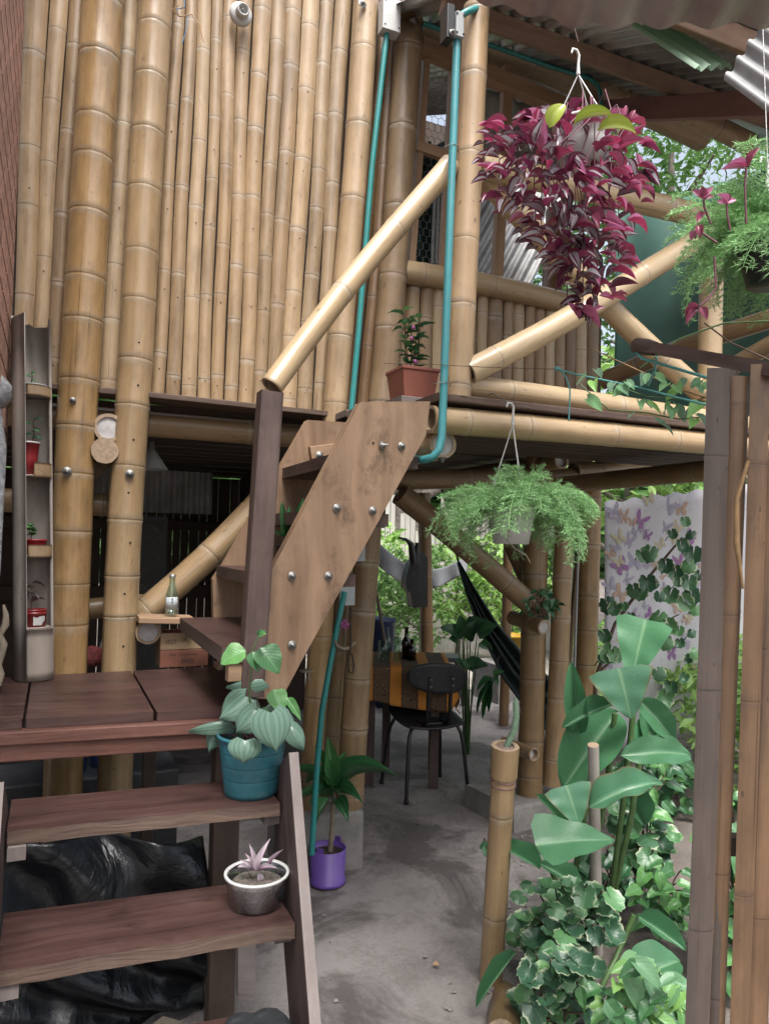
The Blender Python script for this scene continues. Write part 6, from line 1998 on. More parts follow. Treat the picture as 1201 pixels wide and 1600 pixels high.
# broad leaved plant standing by the table
def stemmed(name, label, base, leaves, d, mat='stem_green', group=None, nd=0.0, keys=('dark0', 'dark1', 'dark2')):
    r_ = thing(name, label, 'plant', base, group)
    for i, (b, t, w, *k) in enumerate(leaves):
        kk = k[0] if k else keys[i % len(keys)]
        dd_ = d + 0.03 * math.sin(i * 2.1)
        leaf_px(kk, b, t, w, dd_, r_, -0.06)
        bp_ = P(b[0], b[1], d=dd_)
        stalk([base + V((0.02 * math.sin(i), 0.02 * math.cos(i), 0)), base.lerp(bp_, 0.55) + V((0, 0, 0.04)), bp_], [0.006, 0.005, 0.003], mat, r_, 'leaf_stalk')
    return r_
stemmed('broad_leaved_plant', 'upright plant with broad dark glossy leaves behind the chair', ground_at(733, 5.3) + V((0, 0, .03)), [((722, 995), (688, 978), 26), ((724, 995), (718, 962), 30), ((735, 985), (755, 965), 34), ((745, 990), (775, 975), 36), ((748, 1005), (770, 1015), 18), ((716, 1005), (704, 995), 26),
        ((728, 1040), (762, 1038), 26), ((722, 1045), (712, 1030), 18), ((730, 1000), (742, 968), 26), ((726, 1030), (740, 1050), 18)], 5.0)
hl = thing('hanging_leaves', 'long pale green leaves hanging beside the path behind the chair', 'plant', P(765, 1060, d=4.7))
for b, t, w in (((770, 1060), (742, 1078), 12), ((770, 1062), (752, 1126), 11), ((768, 1064), (762, 1118), 9), ((772, 1058), (786, 1048), 14), ((770, 1060), (780, 1070), 10), ((766, 1058), (758, 1090), 10), ((768, 1062), (740, 1120), 6)):
    leaf_px('drac%d' % (w % 3), b, t, w, 4.7, hl, -0.03)
stalk([P(770, 1062, d=4.7), P(776, 1035, d=4.75), P(786, 1010, d=5.1)], 0.003, 'stem_brown', hl)

# tree and shrub crowns: many leaf sized faces gathered in clumps
def crown_mesh(name, mat, n_cl, n_lf, ls, seed, rx=1.0, rz_=1.0, shell_=0.5, drop=0.3):
    r_ = random.Random(seed)
    vs, fs, us = [], [], []
    for c_ in range(n_cl):
        while True:
            q = V((r_.uniform(-1, 1), r_.uniform(-1, 1), r_.uniform(-1, 1)))
            if shell_ < q.length < 1: break
        q = V((q.x * rx, q.y * rx, q.z * rz_))
        cr_ = r_.uniform(0.12, 0.3)
        for l in range(n_lf):
            w = V((r_.gauss(0, 1), r_.gauss(0, 1), r_.gauss(0, 0.7))) * cr_ * 0.5
            p = q + w
            d = (w.normalized() * 0.6 + V((r_.uniform(-1, 1), r_.uniform(-1, 1), r_.uniform(-0.9, 0.4)))).normalized()
            nn = V((r_.uniform(-1, 1), r_.uniform(-1, 1), 0.8)).normalized()
            s = d.cross(nn).normalized()
            L = ls * r_.uniform(0.6, 1.3)
            k = len(vs)
            up = s.cross(d)
            vs += [p, p + d * (L * 0.45) + s * (L * 0.24) + up * (L * .06), p + d * L, p + d * (L * 0.45) - s * (L * 0.24) + up * (L * .06)]
            fs += [(k, k + 1, k + 2), (k, k + 2, k + 3)]
            us += [[(0, .5), (.5, 1), (1, .5)], [(0, .5), (1, .5), (.5, 0)]]
    me = bpy.data.meshes.new(name)
    me.from_pydata(vs, [], fs)
    me.materials.append(M[mat])
    u = me.uv_layers.new(name='UVMap'); u.data.foreach_set('uv', [c for f in us for p in f for c in p])
    me.update()
    return me
M['tree_leaf'] = mat_leaf('tree_leaf', (0.075, 0.17, 0.05), (0.10, 0.22, 0.07), veins=5, rough=0.5, trans=0.4, alt=(0.12, 0.24, 0.06), var=0.5)
M['bush_leaf'] = mat_leaf('bush_leaf', (0.15, 0.29, 0.08), (0.2, 0.36, 0.11), veins=5, rough=0.5, trans=0.45, alt=(0.27, 0.42, 0.12), var=0.5)
CRN = [crown_mesh('crown%d' % i, 'tree_leaf', 110, 34, 0.085, 5 + i, 1.0, 0.85, 0.35) for i in range(2)]
CRL = [crown_mesh('bright_crown%d' % i, 'bush_leaf', 70, 26, 0.13, 15 + i, 1.0, 0.9, 0.3) for i in range(2)]
CRB = [crown_mesh('bush%d' % i, 'bush_leaf', 46, 24, 0.17, 25 + i, 1.0, 1.0, 0.2) for i in range(2)]
M['bark'] = mat_plain('grey_bark', (0.30, 0.26, 0.22), 0.9, var=0.5, scale=9, bump=0.9)
def tree(label, base, h, r, crown, trunk_r, group, cat='tree', lean=0.0):
    o = thing('garden_tree' if cat == 'tree' else 'garden_shrub', label, cat, base, group)
    tr = MB()
    top_ = base + V((lean, 0, h))
    tr.tube([base, base + V((0.1 * r * math.sin(h * 9), 0, h * 0.35)), base + V((0.5 * lean, 0.05, h * 0.7)), top_], [trunk_r * 1.2, trunk_r, trunk_r * 0.75, trunk_r * 0.3], 10)
    for i in range(6):
        a = i * 1.9 + h
        q = base + V((0.4 * lean, 0, h * (0.45 + 0.08 * i)))
        tr.tube([q, q + V((math.cos(a) * r * 0.35, math.sin(a) * r * 0.35, r * 0.2)), q + V((math.cos(a) * r * 0.75, math.sin(a) * r * 0.75, r * 0.35))], [trunk_r * 0.5, trunk_r * 0.35, trunk_r * 0.12], 6)
    tr.build('trunk', 'bark', o)
    inst(crown, 'crown', Matrix.Translation(top_) @ Matrix.Rotation(h * 5 + base.x, 4, 'Z') @ Matrix.Diagonal((r, r, r, 1)), o)
    return o
G1, G2 = 'trees behind the house', 'shrubs in the garden behind the house'
for i, (px, d, h, r, k, tr_, lab) in enumerate((
        (1045, 11.0, 7.5, 1.5, CRN[0], 0.14, 'leafy tree seen between the roof eave and the green tarp'),
        (1300, 12.5, 7.4, 1.7, CRN[1], 0.15, 'leafy tree behind the right end of the green tarp'),
        (905, 13.0, 6.6, 2.3, CRN[0], 0.16, 'leafy tree behind the balcony railing and hanging purple plant'),
        (800, 10.5, 4.2, 1.5, CRN[1], 0.15, 'leafy tree seen through the open window beside the frame bar'),
        (640, 24.0, 6.2, 2.6, CRL[0], 0.5, 'pale barked tree beyond the fence behind the table'),
        (760, 26.0, 6.8, 2.8, CRL[1], 0.3, 'bright broad crowned tree beyond the garden fence'),
        (985, 9.0, 2.9, 1.2, CRL[0], 0.09, 'bright tree rising above the butterfly sheet'),
        (1090, 9.5, 3.2, 1.3, CRL[1], 0.1, 'bright tree above the right end of the butterfly sheet'),
        (1200, 8.0, 2.2, 1.3, CRL[0], 0.08, 'bright small tree behind the bamboo slat gate'))):
    tree(lab, ground_at(px, d), h, r, k, tr_, G1)
for i, (px, d, h, r, lab) in enumerate((
        (606, 8.2, 0.75, 0.55, 'leafy shrub behind the blue bin'), (655, 9.0, 0.9, 0.6, 'leafy shrub behind the hanging black jacket'),
        (715, 9.5, 1.0, 0.7, 'leafy shrub behind the plastic stool'), (778, 9.0, 0.95, 0.65, 'leafy shrub behind the hammock'),
        (560, 9.5, 1.0, 0.8, 'leafy shrub half hidden by the group of bamboo posts'), (1075, 6.2, 0.3, 0.4, 'low leafy shrub under the butterfly sheet'),
        (1150, 5.2, 0.5, 0.5, 'leafy shrub behind the slat gate, nearest the butterfly sheet'), (1210, 4.2, 0.5, 0.5, 'leafy shrub behind the right edge of the slat gate'),
        (965, 7.0, 0.5, 0.5, 'leafy shrub behind the left edge of the butterfly sheet'), (835, 10.0, 1.2, 0.8, 'leafy shrub behind the two posts on the kerb'))):
    tree(lab, ground_at(px, d), h, r, CRB[i % 2], 0.03, G2, 'shrub')
# distant mass of trees closing the horizon
wd = []
mesh_v = MB()
w_me = crown_mesh('woods', 'tree_leaf', 900, 22, 0.16, 77, 1, 1, 0.0)
for v in w_me.vertices:
    a = v.co
    v.co = V((6 + a.x * 26 , 30 + a.y * 5, 3.2 + a.z * 4.5))
w_o = inst(w_me, 'far_woods', Matrix(), None); tag(w_o, 'mass of far green trees closing the view behind the garden', 'woods', kind='stuff')
for (x0_, x1_, y_) in ((-22, 34, 33.0),):
    mb = MB()
    K = 120
    vs = []
    for i in range(K + 1):
        x = x0_ + (x1_ - x0_) * i / K
        vs += [(x, y_ + 2 * noise.noise(V((x * .3, 0, 0))), -0.1), (x, y_ + 2 * noise.noise(V((x * .3, 0, 0))), 4.5 + 1.8 * noise.noise(V((x * 0.35, 3, 0))) + 0.6 * noise.noise(V((x * 1.3, 7, 0))))]
    mb.add(vs, [(2 * i, 2 * i + 2, 2 * i + 3, 2 * i + 1) for i in range(K)])
    o = mb.build('tree_bank', 'tree_leaf'); structure(o); so2 = o.modifiers.new('thick', 'SOLIDIFY'); so2.thickness = 1.0

M['gravel'] = mat_ground('daylight_pale_ground', (0.42, 0.38, 0.34), (0.27, 0.24, 0.21), (0.15, 0.13, 0.11), False)  # paler ground added to paint the bright daylight behind the table
sheet('lightened_ground', 2.0, 12.0, 6.65, 10.0, 60, 30, -0.012, 0.012, 2.0, 'gravel')
# upright plank fence behind the garden
M['pale_fence'] = mat_wood('glare_pale_fence_wood', (0.95, 0.9, 0.85), (0.6, 0.54, 0.48), 0.8, 40, 2.5, 0.4, 0.15)  # pale planks, whitened further to paint the garden's bright daylight
gf = thing('garden_fence', 'pale fence of upright weathered planks behind the garden', 'fence', P(690, 900, d=10.2).xy.to_3d())
pm = None
for i in range(46):
    a = P(540, 900, d=10.3).lerp(P(890, 900, d=10.6), i / 45)
    h = 2.0 + 0.25 * math.sin(i * 1.7) + 0.12 * math.sin(i * 4.3)
    if i % 11 == 5: h -= 0.3
    m_ = Matrix.Translation((a.x, a.y, -0.05)) @ Matrix.Rotation(-_yaw + 0.1 * math.sin(i), 4, 'Z') @ Matrix.Diagonal((1, 1, h, 1))
    if pm is None:
        q = MB(); q.board((0, 0, 0), (0, 0, 1), 0.062, 0.016, (0, 1, 0)); b0 = q.build('plank', 'pale_fence', gf, 0, origin=(0, 0, 0)); pm = b0.data; place(b0, m_, gf)
    else: inst(pm, 'plank', m_, gf)
for z in (0.5, 1.5):
    mb = MB(); a, b = P(540, 900, d=10.36), P(890, 900, d=10.66); mb.board((a.x, a.y, z), (b.x, b.y, z), 0.03, 0.06); mb.build('rail', 'grey_wood', gf)

# ------------------------------------------------------------------ green tarp behind the balcony
M['tarp_green'] = mat_plain('dark_green_tarpaulin', (0.10, 0.24, 0.19), 0.6, var=0.3, scale=3, bump=0.1)  # tarp colour raised to stand in for the bright upper right haze
A_, B_ = P(955, 322, d=5.4), P(1330, 205, d=4.4)
def tarpfn(u, v):
    p = A_.lerp(B_, u)
    p.z += -0.10 * math.sin(u * 3.1416)
    return p + V((0, 0, -1.75 * v)) + fwd_ * (0.9 * v * v - 0.5 * v + 0.06 * math.sin(u * 9 + v * 4) + 0.03 * math.sin(u * 23 + v * 2)) + right_ * (0.10 * v)
o = cloth_grid(tarpfn, 60, 30, 'green_tarp', 'tarp_green', None, 0.003)
for p_ in o.data.polygons: p_.use_smooth = True
tag(o, 'dark green tarpaulin hung behind the balcony at the upper right', 'tarpaulin')
mb = MB()
for i in range(7):
    p = tarpfn(i / 6, 0.0); mb.tube([p + V((0, 0, -0.01)), p + V((0.01, 0, 0.05)), p + V((-0.01, 0, 0.09))], 0.004, 5)
mb.build('tarp_tie', 'black_plastic', o)
for pts, r, lab in ((((940, 596), (1060, 545), (1230, 490)), 0.045, 'bamboo pole sloping up behind the railing in front of the green tarp'), (((1080, 610), (1201, 540), (1280, 500)), 0.04, 'bamboo pole sloping up at the right behind the slat gate')):
    o = culm('bamboo_pole', 'bam_dull', [P(x, y, d=3.75 - 0.002 * (x - 940)) for x, y in pts], r, r, None, gap=0.4)
    tag(o, lab, 'pole')
o = culm('bamboo_pole', 'bam_brown', [P(852, 640, Y=3.35), P(868, 330, Y=3.5)], 0.06, 0.055, None, gap=0.35); tag(o, 'dark upright pole behind the low bamboo wall of the balcony', 'pole')

# ------------------------------------------------------------------ inside the open upper room
o = corr_sheet('leaning_sheet', None, P(590, 445, Y=4.4), P(758, 165, Y=4.6) - P(590, 445, Y=4.4), P(760, 515, Y=4.3) - P(590, 445, Y=4.4), 2.2, 0.95, 0.076, 0.012, 'zinc_dull')
tag(o, 'corrugated metal sheet leaning inside the open upper room', 'metal sheet')
M['grey_cloth'] = mat_plain('grey_curtain_cloth', (0.42, 0.43, 0.40), 0.85, var=0.2, scale=6)
def curt(u, v):
    a, b = P(742, 128, Y=3.25), P(905, 180, Y=3.25)
    p = a.lerp(b, u)
    return p + V((-0.15 * v * u, 0.03 * math.sin(u * 34) * (0.4 + v), -0.62 * v * (1 - 0.35 * u) - 0.03 * math.sin(u * 12) ** 2))
o = cloth_grid(curt, 70, 14, 'grey_curtain', 'grey_cloth', None, 0.003); tag(o, 'grey curtain hanging under the header board behind the purple plant', 'curtain')
for p_ in o.data.polygons: p_.use_smooth = True
M['net_green'] = mat_plain('dark_green_netting', (0.008, 0.04, 0.035), 0.8, var=0.4, scale=15)
def ngf(u, v):
    return P(640 + 52 * u, 415 - 190 * v, Y=3.22) + V((0, 0.03 * math.sin(u * 15 + v * 3), 0))
o = cloth_grid(ngf, 24, 12, 'green_netting', 'net_green', None, 0.003); tag(o, 'dark green netting behind the chicken wire window', 'netting')
mb = MB()
for i, x in enumerate((675, 681, 687)):
    mb.tube([P(x, 412, Y=3.18), P(x + 4, 300, Y=3.18)], 0.009, 8)
tag(mb.build('pale_sticks', 'grey_plastic'), 'pale pipes standing together behind the chicken wire window', 'pipes')

# ------------------------------------------------------------------ butterfly sheet
M['sheet_white'] = mat_plain('white_printed_sheet', (0.72, 0.71, 0.76), 0.8, var=0.05, scale=2)
SA, SB = P(944, 785, d=5.25), P(1260, 745, d=5.45)
sx_ = (SB - SA); Ls = sx_.length
sdir = V((sx_.x, sx_.y, 0)).normalized(); snorm = sdir.cross(V((0, 0, 1)))
if snorm.dot(toward(SA)) < 0: snorm = -snorm
def wave_s(a, z): return 0.018 * math.sin(a * 7 + 0.5 * z) + 0.008 * math.sin(a * 19 + z)
def shf(u, v):
    p = SA + sdir * (u * Ls) + V((0, 0, sx_.z * u - 1.75 * v + 0.012 * math.sin(u * 60) * (v < 0.02)))
    return p + snorm * wave_s(u * Ls, v * 1.8)
bs = cloth_grid(shf, 60, 24, 'butterfly_sheet', 'sheet_white', None, 0.002)
for p_ in bs.data.polygons: p_.use_smooth = True
tag(bs, 'white sheet printed with purple and orange butterflies hung in the garden', 'sheet')
for nm_, cc_ in (('bf_purple', (0.44, 0.22, 0.48)), ('bf_lilac', (0.56, 0.51, 0.66)), ('bf_orange', (0.70, 0.48, 0.38)), ('bf_yellow', (0.74, 0.67, 0.46))):
    M[nm_] = mat_plain(nm_ + '_print', cc_, 0.8, var=0.25, scale=40)
def butterfly(kind):
    mb = MB()
    for s in (-1, 1):
        up = [(0.03, 0.0), (0.18, 0.28), (0.42, 0.5), (0.52, 0.44), (0.5, 0.22), (0.32, 0.02), (0.1, -0.04)]
        lo = [(0.04, -0.05), (0.3, -0.02), (0.42, -0.16), (0.36, -0.36), (0.22, -0.44), (0.08, -0.2)]
        for w in (up, lo):
            c_ = [(s * x, y, 0) for x, y in w]
            mb.add(c_, [tuple(range(len(c_)))[::s]])
    mb.add([(-.025, -.25, 0), (.025, -.25, 0), (.02, .15, 0), (-.02, .15, 0)], [(0, 1, 2, 3)])
    return mb
bf_me = {}
spots = [(972, 807, 'orange', 26), (998, 813, 'purple', 30), (956, 799, 'lilac', 26), (1011, 780, 'yellow', 20), (1045, 791, 'lilac', 28), (1065, 795, 'orange', 24), (964, 840, 'yellow', 24), (981, 845, 'lilac', 28), (1009, 837, 'purple', 18),
         (967, 885, 'purple', 28), (990, 877, 'lilac', 28), (967, 927, 'orange', 26), (950, 915, 'lilac', 24), (1062, 877, 'purple', 24), (978, 905, 'lilac', 22), (1050, 1021, 'purple', 26), (1037, 1000, 'orange', 20), (1073, 1003, 'lilac', 24),
         (947, 1035, 'lilac', 22), (1030, 850, 'yellow', 18), (1040, 825, 'lilac', 22), (1020, 880, 'orange', 20), (1035, 920, 'lilac', 20), (1060, 950, 'orange', 22), (1015, 960, 'purple', 20), (985, 960, 'lilac', 20), (952, 865, 'orange', 18),
         (1080, 840, 'purple', 24), (1085, 920, 'lilac', 24), (1078, 965, 'yellow', 20), (1100, 880, 'orange', 24), (1000, 1030, 'orange', 20), (970, 1000, 'yellow', 18), (1055, 1075, 'lilac', 22), (1085, 1050, 'orange', 20), (1025, 1100, 'purple', 20), (1070, 1120, 'lilac', 22)]
_rb = random.Random(4)
for i in range(46): spots.append((_rb.uniform(950, 1180), _rb.uniform(790, 1170), ('lilac', 'orange', 'yellow', 'lilac')[i % 4], _rb.uniform(12, 20)))
for i, (px, py, kind, s) in enumerate(spots):
    r = P(px, py, d=1155) - CAM
    t = (SA - CAM).dot(snorm) / r.dot(snorm)
    p = CAM + r * t
    a = (p - SA).dot(sdir); z = (SA.z - p.z)
    p = p + snorm * (wave_s(a, (SA.z - p.z)) + 0.006 + 0.0004 * (i % 7))
    up = (V((0, 0, 1)) + sdir * 0.7 * math.sin(i * 1.9)).normalized()
    xx = up.cross(snorm).normalized()
    k = s * 1.02 * 5.2 / FPX
    flat_ = 0.55 + 0.45 * abs(math.sin(i * 2.7))
    m_ = Matrix(((xx.x * k * flat_, up.x * k, snorm.x, p.x), (xx.y * k * flat_, up.y * k, snorm.y, p.y), (xx.z * k * flat_, up.z * k, snorm.z, p.z), (0, 0, 0, 1)))
    if kind not in bf_me:
        o = butterfly(kind).build('butterfly_print', 'bf_' + kind, bs, origin=(0, 0, 0)); bf_me[kind] = o.data; place(o, m_, bs)
    else: inst(bf_me[kind], 'butterfly_print', m_, bs)

# variegated climber in front of the sheet
D4 = 4.3
vc = thing('variegated_climber', 'climbing shrub with white edged leaves in front of the butterfly sheet', 'plant', ground_at(930, 4.1))
M_ = 'stem_brown'
stalk([ground_at(925, D4), P(930, 1060, d=D4), P(960, 975, d=D4), P(1010, 905, d=D4), P(1065, 840, d=D4)], [0.012, 0.012, 0.01, 0.009, 0.006], 'stem_brown', vc)
stalk([P(935, 1050, d=D4), P(1000, 990, d=D4 - .05), P(1060, 960, d=D4 - .1)], [0.008, 0.006, 0.004], 'stem_brown', vc)
lv = [(1003, 865), (1012, 858), (1040, 880), (1070, 815), (1078, 835), (1064, 850), (1082, 860), (1075, 880), (1050, 835), (1090, 900), (990, 918), (1010, 905), (1000, 925), (1022, 912), (1060, 910), (1075, 905), (950, 940), (958, 950), (975, 948), (1030, 930), (1045, 925), (1070, 935), (1085, 950),
      (985, 965), (1005, 975), (1025, 960), (1045, 972), (1060, 985), (1080, 990), (945, 990), (950, 1015), (1040, 1000), (1062, 1005), (1075, 1030), (1030, 1050), (1035, 1085), (1048, 1070), (1010, 990), (1066, 1060), (960, 1020), (1020, 980), (1035, 1000), (940, 1030), (1085, 1020), (1056, 890), (1080, 925)]
for i, (x, y) in enumerate(lv):
    a = i * 2.4
    L = 24 + 8 * math.sin(i * 1.3)
    leaf_px('var%d' % (i % 3), (x - L / 2 * math.cos(a) * 0.5, y - 8), (x + L / 2 * math.cos(a) * 0.5, y + L - 8), L, D4 - 0.05 - 0.02 * (i % 4), vc, -0.02, toward(P(x, y, d=D4)) + rpt(0.5) + V((0, 0, 0.3)))
    if i % 2 == 0: stalk([P(x, y - 6, d=D4 - 0.05), P(x - 12, y + 10, d=D4)], 0.003, 'stem_brown', vc, 'twig', 4)

# ------------------------------------------------------------------ canna clump, stake, foreground shrubs
cb = P(905, 1440, Z=0)
cn = thing('canna_clump', 'clump of tall broad leaved canna plants beside the path', 'plant', cb)
for b, t, w, d, dt, k in (((1008, 968), (984, 1068), 92, 2.75, -0.06, 'tri0'), ((966, 1044), (986, 1124), 108, 2.6, -0.05, 'tri1'), ((906, 1145), (892, 1034), 36, 2.7, 0.0, 'canna2'),
                          ((958, 1100), (876, 1134), 30, 2.65, -0.05, 'canna0'), ((965, 1112), (876, 1232), 84, 2.75, -0.1, 'canna0'), ((996, 1092), (1056, 1158), 42, 2.6, -0.05, 'canna0'),
                          ((968, 1182), (1096, 1172), 48, 2.5, 0.05, 'canna1'), ((998, 1176), (1038, 1120), 48, 2.75, 0.05, 'canna2'), ((918, 1264), (1040, 1208), 50, 2.45, 0.0, 'canna3'),
                          ((884, 1227), (905, 1290), 82, 2.4, -0.05, 'tri1'), ((836, 1320), (964, 1308), 94, 2.25, 0.05, 'tri0'), ((842, 1358), (772, 1318), 32, 2.5, 0.0, 'canna2'),
                          ((996, 1432), (1072, 1484), 34, 2.4, -0.1, 'canna2'), ((985, 1535), (1064, 1496), 74, 2.2, 0.05, 'canna0'), ((806, 1488), (742, 1574), 22, 2.4, -0.1, 'canna2'),
                          ((870, 1360), (852, 1290), 34, 2.6, 0.05, 'canna2'), ((905, 1390), (842, 1345), 34, 2.5, 0.0, 'canna0'), ((1000, 1100), (1030, 1200), 30, 2.8, 0, 'canna0'), ((960, 1200), (1010, 1290), 40, 2.9, 0, 'canna2'), ((880, 1290), (838, 1240), 26, 2.7, 0, 'canna2')):
    q = P((b[0] + t[0]) / 2, (b[1] + t[1]) / 2, d=d)
    leaf_px(k, b, t, w, d, cn, dt, toward(q) * 0.9 + V((0, 0, 0.5)) + rpt(0.15))
for pts in (((990, 1100), (975, 1240), (955, 1390), (945, 1440)), ((960, 1115), (948, 1230), (928, 1330), (915, 1440)), ((905, 1140), (888, 1180), (880, 1300), (885, 1440)), ((1000, 1180), (985, 1280), (962, 1380), (950, 1440)), ((845, 1305), (868, 1380), (880, 1450)), ((915, 1262), (900, 1350), (890, 1450)), ((990, 1430), (960, 1500), (930, 1560))):
    stalk([P(x, y, d=2.7 - 0.0 * i) for i, (x, y) in enumerate(pts[:-1])] + [P(pts[-1][0], pts[-1][1], Z=0)], 0.0105, 'stem_green', cn, 'stem', 8)
o = culm('stake', 'bam_grey', [P(932, 1490, Z=0), P(926, 1164, d=2.55)], 0.021, 0.019, None, gap=0.5, ends='cc'); tag(o, 'grey wooden stake standing among the canna leaves', 'stake')

def leafy_shrub(label, base, region, n_, d, L, key='var', name='variegated_shrub', green=0.0, seed=1):
    r_ = random.Random(seed)
    root = thing(name, label, 'shrub', base)
    for i in range(n_):
        while True:
            x, y = r_.uniform(-1, 1), r_.uniform(-1, 1)
            if x * x + y * y < 1: break
        px, py = region[0] + x * region[2], region[1] + y * region[3]
        dd_ = d + r_.uniform(-0.14, 0.14)
        s = L * r_.uniform(0.7, 1.25)
        a = r_.uniform(0, 6.28)
        k = 'green%d' % (i % 3) if r_.random() < green else key + str(i % 3)
        p0 = P(px, py, d=dd_)
        dv = (right_ * math.cos(a) - V((0, 0, 1)) * (0.35 + 0.4 * math.sin(a)) - fwd_ * 0.35).normalized()
        leaf_at(k, p0, p0 + dv * (s * d / FPX), s * d / FPX * (0.5 if 'var' in k else 0.3), root, toward(p0) * 0.7 + V((0, 0, 0.8)) + V((r_.uniform(-1, 1), r_.uniform(-1, 1), 0)) * 0.5)
        if i % 3 == 0: stalk([base + V((r_.uniform(-.05, .05), r_.uniform(-.05, .05), 0)), base.lerp(p0, 0.6) + V((0, 0, .03)), p0], 0.003, 'stem_brown', root, 'twig', 5)
    return root
leafy_shrub('white edged shrub growing around the foot of the canna clump', P(880, 1500, Z=0), (880, 1430, 80, 60), 90, 2.5, 34, seed=3)
leafy_shrub('white edged shrub lowest in the right foreground beside the cut log', P(850, 1620, Z=0), (868, 1540, 58, 62), 95, 2.2, 36, green=0.25, seed=4)
leafy_shrub('white edged shrub between the canna stems and the earth path', P(1010, 1380, Z=0), (1000, 1280, 42, 70), 60, 3.1, 32, green=0.2, seed=5)
leafy_shrub('pale green shrub at the foot of the slat gate', P(1010, 1640, Z=0), (1000, 1560, 66, 62), 80, 2.05, 44, key='vine', name='pale_shrub', green=0.3, seed=6)
leafy_shrub('dark leafy ground plant behind the canna clump', P(950, 1400, Z=0), (935, 1370, 60, 45), 60, 2.95, 30, key='dark', name='ground_plant', seed=8)
leafy_shrub('small leafy plant under the lower right of the butterfly sheet', ground_at(1060, 4.6), (1055, 1225, 36, 45), 50, 4.2, 26, key='dark', name='ground_plant', green=0.4, seed=9)
leafy_shrub('small leafy plant growing over the ends of the beams on the right post', P(845, 960, Y=3.25), (845, 945, 26, 26), 55, 4.0, 16, key='dark', name='epiphyte_plant', seed=10)
leafy_shrub('dark leafy ground plant on the earth bed behind the white edged shrubs', P(1040, 1420, Z=0), (1035, 1395, 36, 60), 55, 2.9, 30, key='green', name='ground_plant', seed=21)
leafy_shrub('spreading leafy plant on the earth bed behind the canna stems', P(960, 1330, Z=0), (1010, 1200, 50, 36), 60, 3.9, 26, key='dark', name='ground_plant', green=0.4, seed=22)
leafy_shrub('leafy plant seen through the gaps of the slat gate', P(1165, 1500, Z=0), (1160, 1380, 50, 160), 110, 2.6, 46, key='green', name='ground_plant', green=0.5, seed=23)
leafy_shrub('single round leaf sprig beside the cactus post', P(760, 1325, d=2.7), (754, 1320, 6, 6), 3, 2.7, 26, key='dark', name='leaf_sprig', seed=12)

# bamboo post holding a cactus, cut log
pb_ = P(766, 1530, Z=0)
pt_ = P(789, 1165, d=2.44)
cp = thing('bamboo_cactus_post', 'tall pale bamboo post planter with a slim cactus on top', 'planter', pb_)
mb = MB(); mb.culm([pb_, pb_.lerp(pt_, 0.5), pt_], 0.040, 0.039, seed=31, seg=22, nodes=[0.28, 0.60], ends='co', depth_=0.02)
dirp = (pt_ - pb_).normalized()
mb.build('post', BAM('bam_tan'), cp)
mb = MB(); mb.culm([pt_ - dirp * 0.105, pt_], 0.0445, 0.0455, seed=33, seg=22, nodes=[], ends='oo', depth_=0.012, mi=0); mb.build('cap', BAM('bam_tan'), cp)
mb = MB(); mb.lathe([(0.0405, 0), (0.0425, 0.001), (0.0425, 0.004), (0.0405, 0.005)], pt_ - dirp * 0.118, dirp, 22); mb.lathe([(0.0405, 0), (0.0425, 0.001), (0.0425, 0.004), (0.0405, 0.005)], pt_ - dirp * 0.135, dirp, 22); mb.build('wire_band', 'roof_red', cp)
for py, px in ((1342, 779), (1424, 776)):
    p = P(px, py, d=2.46)
    t_ = (p.z - pb_.z) / (pt_.z - pb_.z)
    q = (toward(p) * 0.95 + CR * 0.3).normalized()
    p = pb_.lerp(pt_, t_) + q * 0.0372
    s_ = dirp.cross(q).normalized()
    mb = MB(); w_, h_ = 0.011, 0.019
    mb.prism([p - s_ * w_ - dirp * h_, p + s_ * w_ - dirp * h_, p + s_ * w_ + dirp * h_, p - s_ * w_ + dirp * h_], q * 0.0032); mb.build('notch', 'hole', cp)
M['grit'] = mat_plain('pinkish_gravel', (0.42, 0.28, 0.24), 0.9, var=0.6, scale=200, bump=0.6)
mb = MB(); mb.lathe([(0.036, -0.008), (0.02, -0.003), (0, -0.002)], pt_, dirp, 18); mb.build('gravel', 'grit', cp)
M['cactus'] = mat_plain('cactus_green', (0.20, 0.32, 0.20), 0.6, var=0.3, scale=60, bump=0.3)
ct = thing('cactus', 'slim pale green cactus on top of the bamboo post', 'cactus', pt_)
mb = MB()
pts = [pt_ + V((0.005, 0, -0.005)), P(803, 1140, d=2.44), P(806, 1120, d=2.44), P(805, 1100, d=2.44), P(805, 1090, d=2.44)]
mb.tube(pts, [0.011, 0.0115, 0.011, 0.0095, 0.003], 10); mb.build('stem', 'cactus', ct)
mb = MB()
for i in range(60):
    t = (i % 20) / 20 * 3.6; j = int(t); q = pts[j].lerp(pts[j + 1], t - j); a = i * 2.4
    mb.tube([q, q + (right_ * math.cos(a) + fwd_ * math.sin(a)) * 0.018], [0.001, 0.0003], 3, cap=False)
sp2_ = mb.build('spines', 'white_plastic', ct); sp2_['kind'] = 'stuff'
o = culm('cut_log', 'bam_dull', [P(785, 1625, d=2.12), P(790, 1560, d=2.5)], 0.052, 0.05, None, gap=0.5, ends='oc', depth_=0.1); 
tag(o, 'cut bamboo log lying on the ground beside the white edged shrub', 'log')

